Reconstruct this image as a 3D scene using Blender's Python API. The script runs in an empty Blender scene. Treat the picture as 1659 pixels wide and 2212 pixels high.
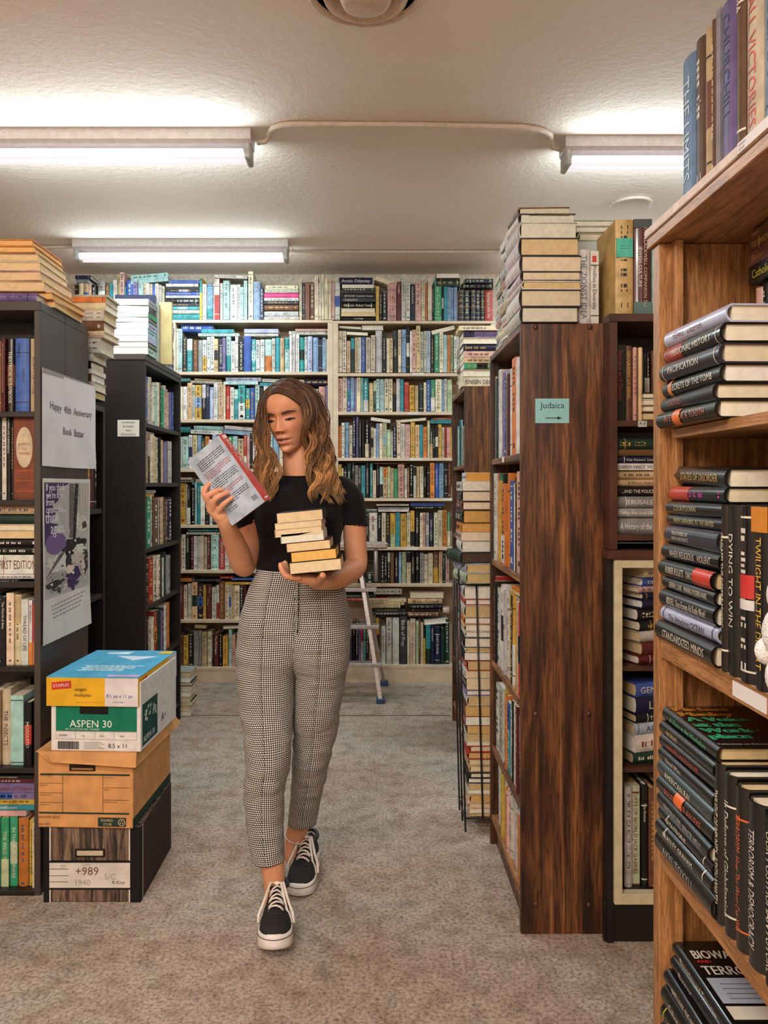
import bpy, bmesh, math, random
from mathutils import Vector, Matrix, noise
random.seed(7)
C = bpy.context.scene.collection
SC = bpy.context.scene
# ---------------------------------------------------------------- camera
FPX, CX, HY, CH = 1700.0, 800.0, 1050.0, 1.30      # focal length in px, vanishing point, camera height (m)
cam = bpy.data.cameras.new('camera'); cam_o = bpy.data.objects.new('camera', cam); C.objects.link(cam_o)
cam.sensor_fit = 'VERTICAL'; cam.sensor_height = 36.0; cam.lens = FPX/2212*36.0
cam.shift_x = (829.5-CX)/2212; cam.shift_y = -(1106-HY)/2212
cam.clip_start = 0.05
cam_o.location = (0, 0, CH); cam_o.rotation_euler = (math.pi/2, 0, 0)
SC.camera = cam_o
# ---------------------------------------------------------------- world, exposure
W = bpy.data.worlds.new('world'); SC.world = W; W.use_nodes = True
W.node_tree.nodes['Background'].inputs[0].default_value = (0.55, 0.55, 0.6, 1)
W.node_tree.nodes['Background'].inputs[1].default_value = 0.24
SC.view_settings.view_transform = 'Standard'; SC.view_settings.look = 'None'
SC.view_settings.exposure = 0.28; SC.view_settings.gamma = 1.0; SC.view_settings.use_curve_mapping = False
SC.cycles.use_denoising = True
SC.cycles.max_bounces = 7; SC.cycles.diffuse_bounces = 4; SC.cycles.glossy_bounces = 3
SC.cycles.transmission_bounces = 2; SC.cycles.sample_clamp_indirect = 6
COOL = (0.76, 0.93, 1.0); WARM = (1.0, 0.84, 0.70); NEUT = (1.0, 0.97, 0.94)
def area(name, loc, rot, sx, sy, power, col):
    l = bpy.data.lights.new(name, 'AREA'); l.shape = 'RECTANGLE'; l.size = sx; l.size_y = sy
    l.energy = power; l.color = col
    o = bpy.data.objects.new(name, l); C.objects.link(o); o.location = loc; o.rotation_euler = rot
    return o
ZC = 2.78                                            # ceiling height
# the room's tubes: x-centre, y, tube length, power, colour
FIX = [(-1.135, 3.31, 1.25, 24, COOL), (1.39, 3.38, 1.1, 20, COOL), (-1.14, 4.77, 1.26, 13, COOL),
       (-0.75, 0.1, 1.25, 36, NEUT), (0.6, -1.7, 1.25, 44, NEUT), (-1.5, -1.5, 1.25, 50, WARM), (1.55, 4.85, 1.26, 10, COOL)]
for i, (x, y, L, p, c) in enumerate(FIX):
    area('fixture_light', (x, y, ZC-0.135), (0, 0, 0), L, 0.09, p, c)
    area('fixture_light', (x, y-0.064, ZC-0.105), (math.radians(-90), 0, 0), L, 0.07, p*0.28, c)
    area('fixture_light', (x, y+0.064, ZC-0.105), (math.radians(90), 0, 0), L, 0.07, p*0.28, c)

# ---------------------------------------------------------------- helpers
def PW(px, py, Y):                                   # photo pixel at depth Y -> world point
    return Vector(((px-CX)/FPX*Y, Y, CH+(HY-py)/FPX*Y))
def PX(px, Y): return (px-CX)/FPX*Y
def PZ(py, Y): return CH+(HY-py)/FPX*Y
def lin(c):
    return tuple(((v/255)/12.92 if v <= 10 else (((v/255)+0.055)/1.055)**2.4) for v in c[:3])
def new_mat(name):
    m = bpy.data.materials.new(name); m.use_nodes = True
    nt = m.node_tree; b = nt.nodes['Principled BSDF']
    return m, nt, b
def N(nt, t, **kw):
    n = nt.nodes.new(t)
    for k, v in kw.items():
        if k in n.inputs: n.inputs[k].default_value = v
        else: setattr(n, k, v)
    return n
def bump(nt, b, src, strength=0.2, dist=0.002):
    bp = N(nt, 'ShaderNodeBump'); bp.inputs['Strength'].default_value = strength; bp.inputs['Distance'].default_value = dist
    nt.links.new(src, bp.inputs['Height']); nt.links.new(bp.outputs[0], b.inputs['Normal'])
def ramp(nt, src, stops):
    r = N(nt, 'ShaderNodeValToRGB'); nt.links.new(src, r.inputs[0])
    e = r.color_ramp.elements
    while len(e) < len(stops): e.new(0.5)
    for k, (p, c) in enumerate(stops):
        e[k].position = p; e[k].color = (*lin(c), 1)
    return r.outputs[0]
def coords(nt, scale=(1, 1, 1), rot=(0, 0, 0), kind='Object'):
    t = N(nt, 'ShaderNodeTexCoord'); m = N(nt, 'ShaderNodeMapping')
    m.inputs['Scale'].default_value = scale; m.inputs['Rotation'].default_value = rot
    nt.links.new(t.outputs[kind], m.inputs[0]); return m.outputs[0]
def mix(nt, fac, a, b, mode='MIX'):
    m = N(nt, 'ShaderNodeMix', data_type='RGBA', blend_type=mode)
    for sock, v in ((m.inputs[0], fac), (m.inputs[6], a), (m.inputs[7], b)):
        if hasattr(v, 'links') or hasattr(v, 'is_linked'): nt.links.new(v, sock)
        elif isinstance(v, (int, float)): sock.default_value = v
        else: sock.default_value = (*lin(v), 1)
    return m.outputs[2]
def mat_plain(name, col, rough=0.6, metal=0.0, nscale=40, nstr=0.12, bstr=0.0, bscale=200, dist=0.001, spec=0.5):
    m, nt, b = new_mat(name)
    n = N(nt, 'ShaderNodeTexNoise'); n.inputs['Scale'].default_value = nscale; n.inputs['Detail'].default_value = 4
    nt.links.new(coords(nt), n.inputs['Vector'])
    lo = tuple(max(0, v*(1-nstr)) for v in col); hi = tuple(min(255, v*(1+nstr)) for v in col)
    nt.links.new(ramp(nt, n.outputs[0], [(0.3, lo), (0.7, hi)]), b.inputs['Base Color'])
    b.inputs['Roughness'].default_value = rough; b.inputs['Metallic'].default_value = metal
    b.inputs['Specular IOR Level'].default_value = spec
    if bstr:
        n2 = N(nt, 'ShaderNodeTexNoise'); n2.inputs['Scale'].default_value = bscale
        nt.links.new(coords(nt), n2.inputs['Vector']); bump(nt, b, n2.outputs[0], bstr, dist)
    return m
def mat_col(name, rough=0.5, nscale=30, nstr=0.14, spec=0.4, bstr=0.0, bscale=(300, 300, 300), coat=0.0):
    """base colour from the mesh's own colours, with procedural wear"""
    m, nt, b = new_mat(name)
    a = N(nt, 'ShaderNodeAttribute', attribute_name='Col')
    n = N(nt, 'ShaderNodeTexNoise'); n.inputs['Scale'].default_value = nscale; n.inputs['Detail'].default_value = 5
    nt.links.new(coords(nt), n.inputs['Vector'])
    v = int(255*(1-nstr)); g = ramp(nt, n.outputs[0], [(0.35, (v, v, v)), (0.62, (255, 255, 255))])
    nt.links.new(mix(nt, 1.0, a.outputs[0], g, 'MULTIPLY'), b.inputs['Base Color'])
    b.inputs['Roughness'].default_value = rough; b.inputs['Specular IOR Level'].default_value = spec
    b.inputs['Coat Weight'].default_value = coat; b.inputs['Coat Roughness'].default_value = 0.12
    if bstr:
        n2 = N(nt, 'ShaderNodeTexNoise'); n2.inputs['Scale'].default_value = 1.0; n2.inputs['Detail'].default_value = 2
        nt.links.new(coords(nt, bscale), n2.inputs['Vector']); bump(nt, b, n2.outputs[0], bstr, 0.001)
    return m
def mat_wood(name, dark, mid, light, axis='Z', scale=1.0, rough=0.45, contrast=1.0, plank=0):
    m, nt, b = new_mat(name)
    st = {'Z': (14, 14, 1.1), 'Y': (14, 1.1, 14), 'X': (1.1, 14, 14)}[axis]
    v = coords(nt, tuple(s*scale for s in st))
    n = N(nt, 'ShaderNodeTexNoise'); n.inputs['Scale'].default_value = 1.0; n.inputs['Detail'].default_value = 6; n.inputs['Distortion'].default_value = 1.3
    nt.links.new(v, n.inputs['Vector'])
    c = ramp(nt, n.outputs[0], [(0.36, dark), (0.48, mid), (0.60, light)])
    f = N(nt, 'ShaderNodeTexNoise'); f.inputs['Scale'].default_value = 1.0; f.inputs['Detail'].default_value = 3
    nt.links.new(coords(nt, tuple(s*scale*9 for s in st)), f.inputs['Vector'])
    g = ramp(nt, f.outputs[0], [(0.38, (110, 110, 110)), (0.55, (255, 255, 255))])
    outc = mix(nt, 0.75*contrast, c, g, 'MULTIPLY')
    if plank:
        sp_ = N(nt, 'ShaderNodeSeparateXYZ'); nt.links.new(coords(nt), sp_.inputs[0])
        a1 = N(nt, 'ShaderNodeMath', operation='ADD'); nt.links.new(sp_.outputs[0], a1.inputs[0]); nt.links.new(sp_.outputs[1], a1.inputs[1])
        a2 = N(nt, 'ShaderNodeMath', operation='MULTIPLY'); nt.links.new(a1.outputs[0], a2.inputs[0]); a2.inputs[1].default_value = plank
        a3 = N(nt, 'ShaderNodeMath', operation='FLOOR'); nt.links.new(a2.outputs[0], a3.inputs[0])
        wn = N(nt, 'ShaderNodeTexWhiteNoise', noise_dimensions='1D'); nt.links.new(a3.outputs[0], wn.inputs['W'])
        outc = mix(nt, 1.0, outc, ramp(nt, wn.outputs[0], [(0.0, (150, 140, 135)), (0.5, (205, 200, 198)), (1.0, (255, 255, 255))]), 'MULTIPLY')
    nt.links.new(outc, b.inputs['Base Color'])
    b.inputs['Roughness'].default_value = rough
    bump(nt, b, f.outputs[0], 0.15, 0.0008)
    return m
def mat_emit(name, col, s):
    m, nt, b = new_mat(name)
    b.inputs['Base Color'].default_value = (0.8, 0.8, 0.8, 1)
    b.inputs['Emission Color'].default_value = (*lin(col), 1); b.inputs['Emission Strength'].default_value = s
    return m

FONT_CACHE = {}
def glyphs(s):
    """flat lettering for a string: verts (x, y) at height 1 and faces"""
    if s in FONT_CACHE: return FONT_CACHE[s]
    cu = bpy.data.curves.new('lettering', 'FONT'); cu.body = s; cu.resolution_u = 2; cu.size = 1.0
    o = bpy.data.objects.new('lettering', cu); C.objects.link(o)
    dg = bpy.context.evaluated_depsgraph_get(); me = bpy.data.meshes.new_from_object(o.evaluated_get(dg))
    vs = [(v.co.x, v.co.y) for v in me.vertices]; fs = [tuple(p.vertices) for p in me.polygons]
    bpy.data.objects.remove(o); bpy.data.curves.remove(cu); bpy.data.meshes.remove(me)
    if not vs: vs = [(0, 0)]
    x0 = min(v[0] for v in vs); x1 = max(v[0] for v in vs)
    r = ([(x-x0, y) for x, y in vs], fs, x1-x0)
    FONT_CACHE[s] = r; return r

class MB:
    """collects faces with their own colours; build() links them as ONE mesh object"""
    def __init__(s): s.v = []; s.f = []; s.c = []; s.m = []; s.sm = []; s.uv = None
    def add(s, vs, fs, col=(200, 200, 200), mi=0, M=None, smooth=False):
        o = len(s.v)
        s.v += [tuple(M @ Vector(p)) for p in vs] if M is not None else [tuple(p) for p in vs]
        col = tuple(lin(col))
        for f in fs:
            s.f.append(tuple(i+o for i in f)); s.c.append(col); s.m.append(mi); s.sm.append(smooth)
    def box(s, x0, x1, y0, y1, z0, z1, col=(200, 200, 200), mi=0, M=None):
        vs = [(x0,y0,z0),(x1,y0,z0),(x1,y1,z0),(x0,y1,z0),(x0,y0,z1),(x1,y0,z1),(x1,y1,z1),(x0,y1,z1)]
        s.add(vs, [(0,3,2,1),(4,5,6,7),(0,1,5,4),(1,2,6,5),(2,3,7,6),(3,0,4,7)], col, mi, M)
    def bbox(s, x0, x1, y0, y1, z0, z1, bev=0.002, col=(200, 200, 200), mi=0, M=None):
        """box with chamfered edges"""
        b = min(bev, (x1-x0)/3, (y1-y0)/3, (z1-z0)/3)
        X = ((x0, x1), (y0, y1), (z0, z1)); vs = []; idx = {}
        for i in (0, 1):
            for j in (0, 1):
                for k in (0, 1):
                    for ax in range(3):
                        p = [X[0][i], X[1][j], X[2][k]]
                        sg = (i, j, k)
                        for a in range(3):
                            if a != ax: p[a] += b if sg[a] == 0 else -b
                        idx[(i, j, k, ax)] = len(vs); vs.append(tuple(p))
        fs = []
        for i in (0, 1): fs.append([idx[(i,0,0,0)], idx[(i,1,0,0)], idx[(i,1,1,0)], idx[(i,0,1,0)]])
        for j in (0, 1): fs.append([idx[(0,j,0,1)], idx[(1,j,0,1)], idx[(1,j,1,1)], idx[(0,j,1,1)]])
        for k in (0, 1): fs.append([idx[(0,0,k,2)], idx[(1,0,k,2)], idx[(1,1,k,2)], idx[(0,1,k,2)]])
        for a in (0, 1):
            for c in (0, 1):
                fs.append([idx[(a,c,0,0)], idx[(a,c,0,1)], idx[(a,c,1,1)], idx[(a,c,1,0)]])
                fs.append([idx[(a,0,c,0)], idx[(a,0,c,2)], idx[(a,1,c,2)], idx[(a,1,c,0)]])
                fs.append([idx[(0,a,c,1)], idx[(0,a,c,2)], idx[(1,a,c,2)], idx[(1,a,c,1)]])
        for i in (0, 1):
            for j in (0, 1):
                for k in (0, 1): fs.append([idx[(i,j,k,0)], idx[(i,j,k,1)], idx[(i,j,k,2)]])
        cen = Vector(((x0+x1)/2, (y0+y1)/2, (z0+z1)/2)); out = []
        for f in fs:
            p = [Vector(vs[q]) for q in f]; n = (p[1]-p[0]).cross(p[2]-p[0]); c = sum(p, Vector())/len(p)
            out.append(tuple(f) if n.dot(c-cen) > 0 else tuple(reversed(f)))
        s.add(vs, out, col, mi, M)
    def tube(s, pts, r, n=8, col=(200, 200, 200), mi=0, M=None, cap=True, smooth=True, flat=None):
        pts = [Vector(p) for p in pts]; rs = r if isinstance(r, (list, tuple)) else [r]*len(pts)
        vs = []; fs = []; up = None
        for i, p in enumerate(pts):
            d = (pts[min(i+1, len(pts)-1)]-pts[max(i-1, 0)])
            d = d.normalized() if d.length > 1e-9 else Vector((0, 0, 1))
            if up is None:
                a = Vector((0, 0, 1)) if abs(d.z) < 0.9 else Vector((0, 1, 0)); up = (a-d*a.dot(d)).normalized()
            else:
                up = up-d*up.dot(d); up = up.normalized() if up.length > 1e-6 else d.orthogonal().normalized()
            sd = d.cross(up)
            for k in range(n):
                t = 2*math.pi*k/n
                e = (sd*math.cos(t)+up*math.sin(t)*(flat or 1.0))*rs[i]; vs.append(tuple(p+e))
        for i in range(len(pts)-1):
            for k in range(n):
                a = i*n+k; b = i*n+(k+1) % n; fs.append((a, b, b+n, a+n))
        if cap: fs.append(tuple(reversed(range(n)))); fs.append(tuple(range((len(pts)-1)*n, len(pts)*n)))
        s.add(vs, fs, col, mi, M, smooth)
    def lathe(s, prof, n=24, col=(200, 200, 200), mi=0, M=None, smooth=True):
        vs = []; fs = []
        for (r, z) in prof:
            for k in range(n):
                t = 2*math.pi*k/n; vs.append((r*math.cos(t), r*math.sin(t), z))
        for i in range(len(prof)-1):
            for k in range(n):
                a = i*n+k; b = i*n+(k+1) % n; fs.append((a, b, b+n, a+n))
        s.add(vs, fs, col, mi, M, smooth)
    def ell(s, c, r, col=(200, 200, 200), mi=0, M=None, nu=16, nv=10):
        vs = []; fs = []
        for i in range(nv+1):
            ph = math.pi*i/nv
            for k in range(nu):
                t = 2*math.pi*k/nu
                vs.append((c[0]+r[0]*math.sin(ph)*math.cos(t), c[1]+r[1]*math.sin(ph)*math.sin(t), c[2]+r[2]*math.cos(ph)))
        for i in range(nv):
            for k in range(nu):
                a = i*nu+k; b = i*nu+(k+1) % nu; fs.append((a, a+nu, b+nu, b))
        s.add(vs, fs, col, mi, M, True)
    def prism(s, poly, z0, z1, col=(200, 200, 200), mi=0, M=None):
        n = len(poly); vs = [(x, y, z0) for x, y in poly]+[(x, y, z1) for x, y in poly]
        fs = [tuple(reversed(range(n))), tuple(range(n, 2*n))]+[(i, (i+1) % n, (i+1) % n+n, i+n) for i in range(n)]
        s.add(vs, fs, col, mi, M)
    def text(s, t, org, xd, yd, size, col, mi=0, maxw=None, align='L', maph=None):
        """flat lettering lying on a surface: org = baseline start, xd/yd = writing and up directions"""
        vs, fs, w = glyphs(t)
        sx = size
        if maxw and w*size > maxw: sx = maxw/w
        xd = Vector(xd).normalized(); yd = Vector(yd).normalized(); org = Vector(org)
        off = {'L': 0, 'C': -w*sx/2, 'R': -w*sx}[align]
        P = [org+xd*(x*sx+off)+yd*(y*size) for x, y in vs]
        if maph: P = [maph(p) for p in P]
        s.add(P, fs, col, mi)
    def build(s, name, mats, parent=None, matrix=None):
        me = bpy.data.meshes.new(name); me.from_pydata(s.v, [], s.f)
        for m in (mats if isinstance(mats, (list, tuple)) else [mats]): me.materials.append(m)
        me.polygons.foreach_set('material_index', s.m); me.polygons.foreach_set('use_smooth', s.sm)
        at = me.color_attributes.new('Col', 'FLOAT_COLOR', 'CORNER'); buf = []
        for f, c in zip(s.f, s.c): buf += [c[0], c[1], c[2], 1.0]*len(f)
        at.data.foreach_set('color', buf)
        if s.uv:
            u = me.uv_layers.new(name='UVMap'); b2 = []
            for f in s.f:
                for i in f: b2 += list(s.uv[i])
            u.data.foreach_set('uv', b2)
        me.update()
        o = bpy.data.objects.new(name, me); C.objects.link(o)
        if matrix is not None: o.matrix_world = matrix
        if parent is not None: o.parent = parent
        return o
def tag(o, label, cat, group=None, kind=None):
    if label: o['label'] = label
    if cat: o['category'] = cat
    if group: o['group'] = group
    if kind: o['kind'] = kind
    return o
def empty(name, loc, label, cat, group=None, rz=0):
    o = bpy.data.objects.new(name, None); C.objects.link(o); o.location = loc; o.rotation_euler = (0, 0, rz); o.empty_display_size = 0.1
    return tag(o, label, cat, group)
def part(mb, name, mats, root):
    """mesh whose vertices are in world coordinates, hung under its thing"""
    o = mb.build(name, mats)
    M = Matrix.Translation(root.location) @ root.rotation_euler.to_matrix().to_4x4()
    Mi = M.inverted(); o.data.transform(Mi); o.parent = root
    return o

M_COVER = mat_col('book_cloth_and_paper_cover', 0.5, 25, 0.16, 0.35)
M_JACKET = mat_col('glossy_dust_jacket', 0.3, 18, 0.10, 0.4, 0.3, (40, 40, 15), 0.6)
M_PAGES = mat_col('page_edges', 0.85, 60, 0.06, 0.2, 0.35, (1400, 12, 12))
M_PAPER = mat_col('printed_paper', 0.7, 8, 0.05, 0.3)
M_CARD = mat_col('cardboard', 0.8, 12, 0.10, 0.2, 0.1, (60, 60, 60))
PAL = dict(w=(205,200,190), c=(212,196,165), b=(200,170,125), t=(48,140,145), T=(165,198,192), B=(58,88,160), l=(130,158,188),
           n=(26,30,60), k=(17,14,14), g=(55,150,105), G=(22,48,38), o=(205,118,48), y=(205,162,62), r=(178,52,40), m=(92,30,32),
           p=(208,158,145), v=(120,104,150), d=(50,52,58), z=(112,72,46), e=(142,140,136), P=(190,60,110), L=(175,180,205), h=(178,190,150))
NAMES = dict(w='white', c='cream', b='tan', t='teal', T='pale aqua', B='blue', l='light blue', n='navy', k='black', g='green', G='dark green',
             o='orange', y='mustard', r='red', m='maroon', p='pink', v='purple', d='slate grey', z='brown', e='grey', P='magenta', L='pale lavender', h='sage green')
ORD = ('first second third fourth fifth sixth seventh eighth ninth tenth eleventh twelfth thirteenth fourteenth fifteenth sixteenth seventeenth eighteenth '
       'nineteenth twentieth').split()
ORD += ['twenty-'+x for x in ORD[:9]]+['thirtieth']+['thirty-'+x for x in ORD[:9]]+['fortieth']+['forty-'+x for x in ORD[:9]]+['fiftieth']
# ---------------------------------------------------------------- books
BOOKS = []
def stand_matrix(x, y, z, a, lean=0.0):
    n = Vector((math.cos(a), math.sin(a), 0)); Z = Vector((0, 0, 1)); xd = (-n).cross(Z)
    R = Matrix((xd, -n, Z)).transposed().to_4x4()
    return Matrix.Translation((x, y, z)) @ R @ Matrix.Rotation(lean, 4, 'Y')
def lie_matrix(x, y, z0, t, h, d, a, tilt=0.0):
    """book lying flat, centred on x, y, its spine facing direction a; tilt raises its left end"""
    n = Vector((math.cos(a), math.sin(a), 0)); Z = Vector((0, 0, 1)); zd = Z.cross(-n)
    R = Matrix((Z, -n, zd)).transposed().to_4x4()
    O = Vector((x, y, z0+t/2))+n*(d/2)-zd*(h/2)
    M = Matrix.Translation(O) @ R
    if tilt:
        c = Vector((x, y, z0)); M = Matrix.Translation(c) @ Matrix.Rotation(tilt, 4, n) @ Matrix.Translation(-c) @ M
    return M
def bump_col(c, j=10):
    k = random.uniform(0.90, 1.08)
    return tuple(max(8, min(240, v*k+random.uniform(-j, j)*0.5)) for v in c)
def book(place, how, M, t, h, d, cc, hard=None, title=None, label=None, hidden=False, pages=None, ink=None, jacket=False, deco=None, face=None, face_z=1):
    c1 = cc[0]; c2 = cc[1] if len(cc) > 1 else None
    if hard is None: hard = (t > 0.028) or random.random() < 0.25
    col = bump_col(PAL[c1]); dark = sum(col) < 330
    if ink is None: ink = (214, 205, 185) if dark else random.choice([(50, 46, 48), (50, 46, 48), (120, 50, 40), (60, 70, 100)])
    if dark and random.random() < 0.3 and title is None: ink = (190, 150, 80)
    BOOKS.append(dict(place=place, how=how, M=M, t=t, h=h, d=d, cc=cc, col=col, col2=bump_col(PAL[c2]) if c2 else None, hard=hard, title=title,
                      label=label, hidden=hidden, pages=pages or random.choice([(214,200,170), (222,212,190), (205,180,135), (225,218,205)]),
                      ink=ink, jacket=jacket, deco=deco, face=face, face_z=face_z, seed=random.random()))
    return BOOKS[-1]
def book_geo(k, cov, pag, M):
    t, h, d, hard = k['t'], k['h'], k['d'], k['hard']; rnd = random.Random(k['seed']); col = k['col']
    b = min(0.0028, t*0.16) if hard else min(0.0008, t*0.12)
    r = min(0.006, t*0.22) if hard else 0.0006
    def sq(x): return r*(2*abs(x)/t)**(2.6 if k['jacket'] else 2) if hard else 0.0
    def sy(x):
        if not hard: return 0.0
        x = max(-t/2, min(t/2, x))
        for i in range(len(xs)-1):
            if x <= xs[i+1]+1e-9: f = (x-xs[i])/(xs[i+1]-xs[i]); return sq(xs[i])*(1-f)+sq(xs[i+1])*f
        return sq(x)
    xs = [-t/2, -t*0.33, -t*0.12, t*0.12, t*0.33, t/2] if not k['jacket'] else [t*v_ for v_ in (-.5, -.45, -.37, -.27, -.16, -.05, .05, .16, .27, .37, .45, .5)]
    if k['jacket']: r = min(0.009, t*0.3)
    outer = [(-t/2, d)]+[(x, sy(x)) for x in xs]+[(t/2, d)]
    inner = [(t/2-b, d)]+[(x*(1-2*b/t), sy(x)+b) for x in reversed(xs)]+[(-t/2+b, d)]
    mi = 0
    cov.prism(outer+inner, 0, h, col, mi, M)
    g = 0.0035 if hard else 0.0006
    pag.box(-t/2+b*1.02, t/2-b*1.02, b+r+0.0005, d-g, g, h-g, k['pages'], 0, M)
    eps = 0.0006
    def strip(z0, z1, c, f=1.0):
        vs = []; fs = []
        for x in xs: vs += [(x*f, sy(x*f)-eps, z0), (x*f, sy(x*f)-eps, z1)]
        for i in range(len(xs)-1): fs.append((2*i, 2*i+2, 2*i+3, 2*i+1))
        cov.add(vs, fs, c, mi, M)
    c2 = k['col2']; deco = k['deco']
    if c2:
        q = rnd.random()
        if q < 0.4: strip(h*0.02, h*rnd.uniform(0.3, 0.5), c2)
        elif q < 0.75: strip(h*rnd.uniform(0.55, 0.7), h*0.985, c2)
        else: strip(h*0.35, h*0.65, c2)
    if deco == 'set':
        for z in (0.1, 0.25, 0.42, 0.46, 0.62, 0.8, 0.94): strip(h*z, h*(z+0.012), (190, 160, 110))
    elif rnd.random() < 0.35 and t > 0.012:
        for z in ((0.06, 0.93) if rnd.random() < .5 else (0.12, 0.8)): strip(h*z, h*(z+0.012), k['ink'])
    if t < 0.007: return
    if k['title']:
        sz = t*(0.5 if k['jacket'] else 0.6); mx = h*0.84
        ln = k['title'].split('/')
        sz = sz/len(ln)*1.1
        for li, s in enumerate(ln):
            xo = -sz*0.36+(0 if len(ln) == 1 else (0.5-li)*sz*1.05*(len(ln)/2 if len(ln) > 2 else 1))
            gv, gf, gw = glyphs(s); mj = h*.72 if k['jacket'] and t < .05 and h > .2 else mx; sx = min(sz*1.05, mj/max(gw, .1)); z0 = (h*0.93 if rnd.random() < 0.5 else h/2+gw*sx/2) if mj == mx else h*.83
            bm = bmesh.new(); bv = [bm.verts.new((max(-t*0.48, min(t*0.48, gy*sz+xo)), 0, z0-gx*sx)) for gx, gy in gv]
            for f in gf:
                try: bm.faces.new([bv[i_] for i_ in reversed(f)])
                except ValueError: pass
            if hard and t > .012:
                for xc in xs[1:-1]:
                    bmesh.ops.bisect_plane(bm, geom=bm.verts[:]+bm.edges[:]+bm.faces[:], plane_co=(xc, 0, 0), plane_no=(1, 0, 0), dist=1e-6)
            bm.verts.index_update()
            cov.add([(v_.co.x, sy(v_.co.x)-eps*1.5, v_.co.z) for v_ in bm.verts], [tuple(v_.index for v_ in f.verts) for f in bm.faces], k['ink'], mi, M); bm.free()
    else:
        z = h*rnd.uniform(0.86, 0.94); end = h*rnd.uniform(0.2, 0.45); a = t*rnd.uniform(0.14, 0.24); ink = k['ink']
        if rnd.random() < 0.8:
            while z > end:
                for _ in range(rnd.randint(2, 4)):
                    l = a*rnd.uniform(0.5, 1.1)
                    x0, x1 = -a, a*rnd.uniform(0.5, 1)
                    cov.add([(x0, sy(x0)-eps, z), (x1, sy(x1)-eps, z), (x1, sy(x1)-eps, z-l), (x0, sy(x0)-eps, z-l)], [(0, 3, 2, 1)], ink, mi, M)
                    z -= l+a*0.5
                z -= a*1.6
            zz = h*0.07; cov.add([(-a, sy(a)-eps, zz), (a, sy(a)-eps, zz), (a, sy(a)-eps, zz+a*1.4), (-a, sy(a)-eps, zz+a*1.4)], [(0, 1, 2, 3)], ink, mi, M)
def spine_strip(mbx, k, z0, z1, c, off=.0012, f=1.0):
    """a band of paper round the spine"""
    t = k['t']; jk = k['jacket']; r = (min(0.009, t*0.3) if jk else min(0.006, t*0.22)) if k['hard'] else .0006
    xs = [t*v_*f for v_ in (-.5, -.45, -.37, -.27, -.16, -.05, .05, .16, .27, .37, .45, .5)]; vs = []; fs = []
    for x in xs: y = (r*(2*abs(x)/t)**(2.6 if jk else 2) if k['hard'] else 0)-off; vs += [(x, y, z0), (x, y, z1)]
    for i in range(len(xs)-1): fs.append((2*i, 2*i+2, 2*i+3, 2*i+1))
    mbx.add(vs, fs, c)
def px_area(k):
    xs = []; ys = []
    for x in (-k['t']/2, k['t']/2):
        for y in (0, k['d']):
            for z in (0, k['h']):
                p = k['M'] @ Vector((x, y, z))
                if p.y < 0.2: return 0
                xs.append(min(1659, max(0, CX+p.x/p.y*FPX))); ys.append(min(2212, max(0, HY-(p.z-CH)/p.y*FPX)))
    return (max(xs)-min(xs))*(max(ys)-min(ys))
def make_books(limit=300):
    rows = {}
    for k in BOOKS: rows.setdefault((k['place'], k['how']), []).append(k)
    used = set()
    for (place, how), ks in rows.items():
        for i, k in enumerate(ks):
            sz = 'thick ' if k['t'] > 0.042 else ('thin ' if k['t'] < 0.018 else '')
            kind = 'hardcover' if k['hard'] else 'paperback'
            nm = NAMES[k['cc'][0]]+(' and '+NAMES[k['cc'][1]] if len(k['cc']) > 1 else '')
            base = f"{sz}{nm} {kind}"
            if k['label']: L = k['label']
            else:
                o = ORD[i] if i < len(ORD) else 'last'
                if len((place+base).split()) > 11: base = base.replace(sz, '', 1)
                L = {'V': f"{base}, {o} from left {place}", 'S': f"{base}, {o} from bottom {place}", 'H': f"{base} lying flat, {o} of those {place}"}[how]
            while L in used: L += ' again'
            used.add(L); k['L'] = L
            k['area'] = 0 if k['hidden'] else px_area(k)+(9e6 if k.get('force') else 0)
    order = sorted(BOOKS, key=lambda k: -k['area']); top = set(id(k) for k in order[:limit] if k['area'] > 0)
    sc, sp = MB(), MB()
    for k in BOOKS:
        if id(k) not in top:
            book_geo(k, sc, sp, k['M']); continue
        cov, pag = MB(), MB(); book_geo(k, cov, pag, None)
        nm = 'hardcover_book' if k['hard'] else 'paperback_book'
        if k['face']: k['face'](cov, k)
        o = cov.build(nm, M_JACKET if k['jacket'] else M_COVER, None, k['M'])
        g = pag.build('page_block', M_PAGES, None); g.parent = o
        tag(o, k['L'], 'book', 'books '+k['place'])
    if sc.v:
        o = sc.build('books', M_COVER); tag(o, 'closely packed smaller book spines filling the far bookcase shelves', 'books', None, 'stuff')
        g = sp.build('page_block', M_PAGES, None); g.parent = o; g['kind'] = 'stuff'
def tok(s):
    out = []
    for w in s.split():
        q = w.split(','); out.append([q[0]]+[float(v) for v in q[1:] if v and (v[0].isdigit() or v[0] == '-')]+[[v for v in q[1:] if v and not (v[0].isdigit() or v[0] == '-')]])
    return out
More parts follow.
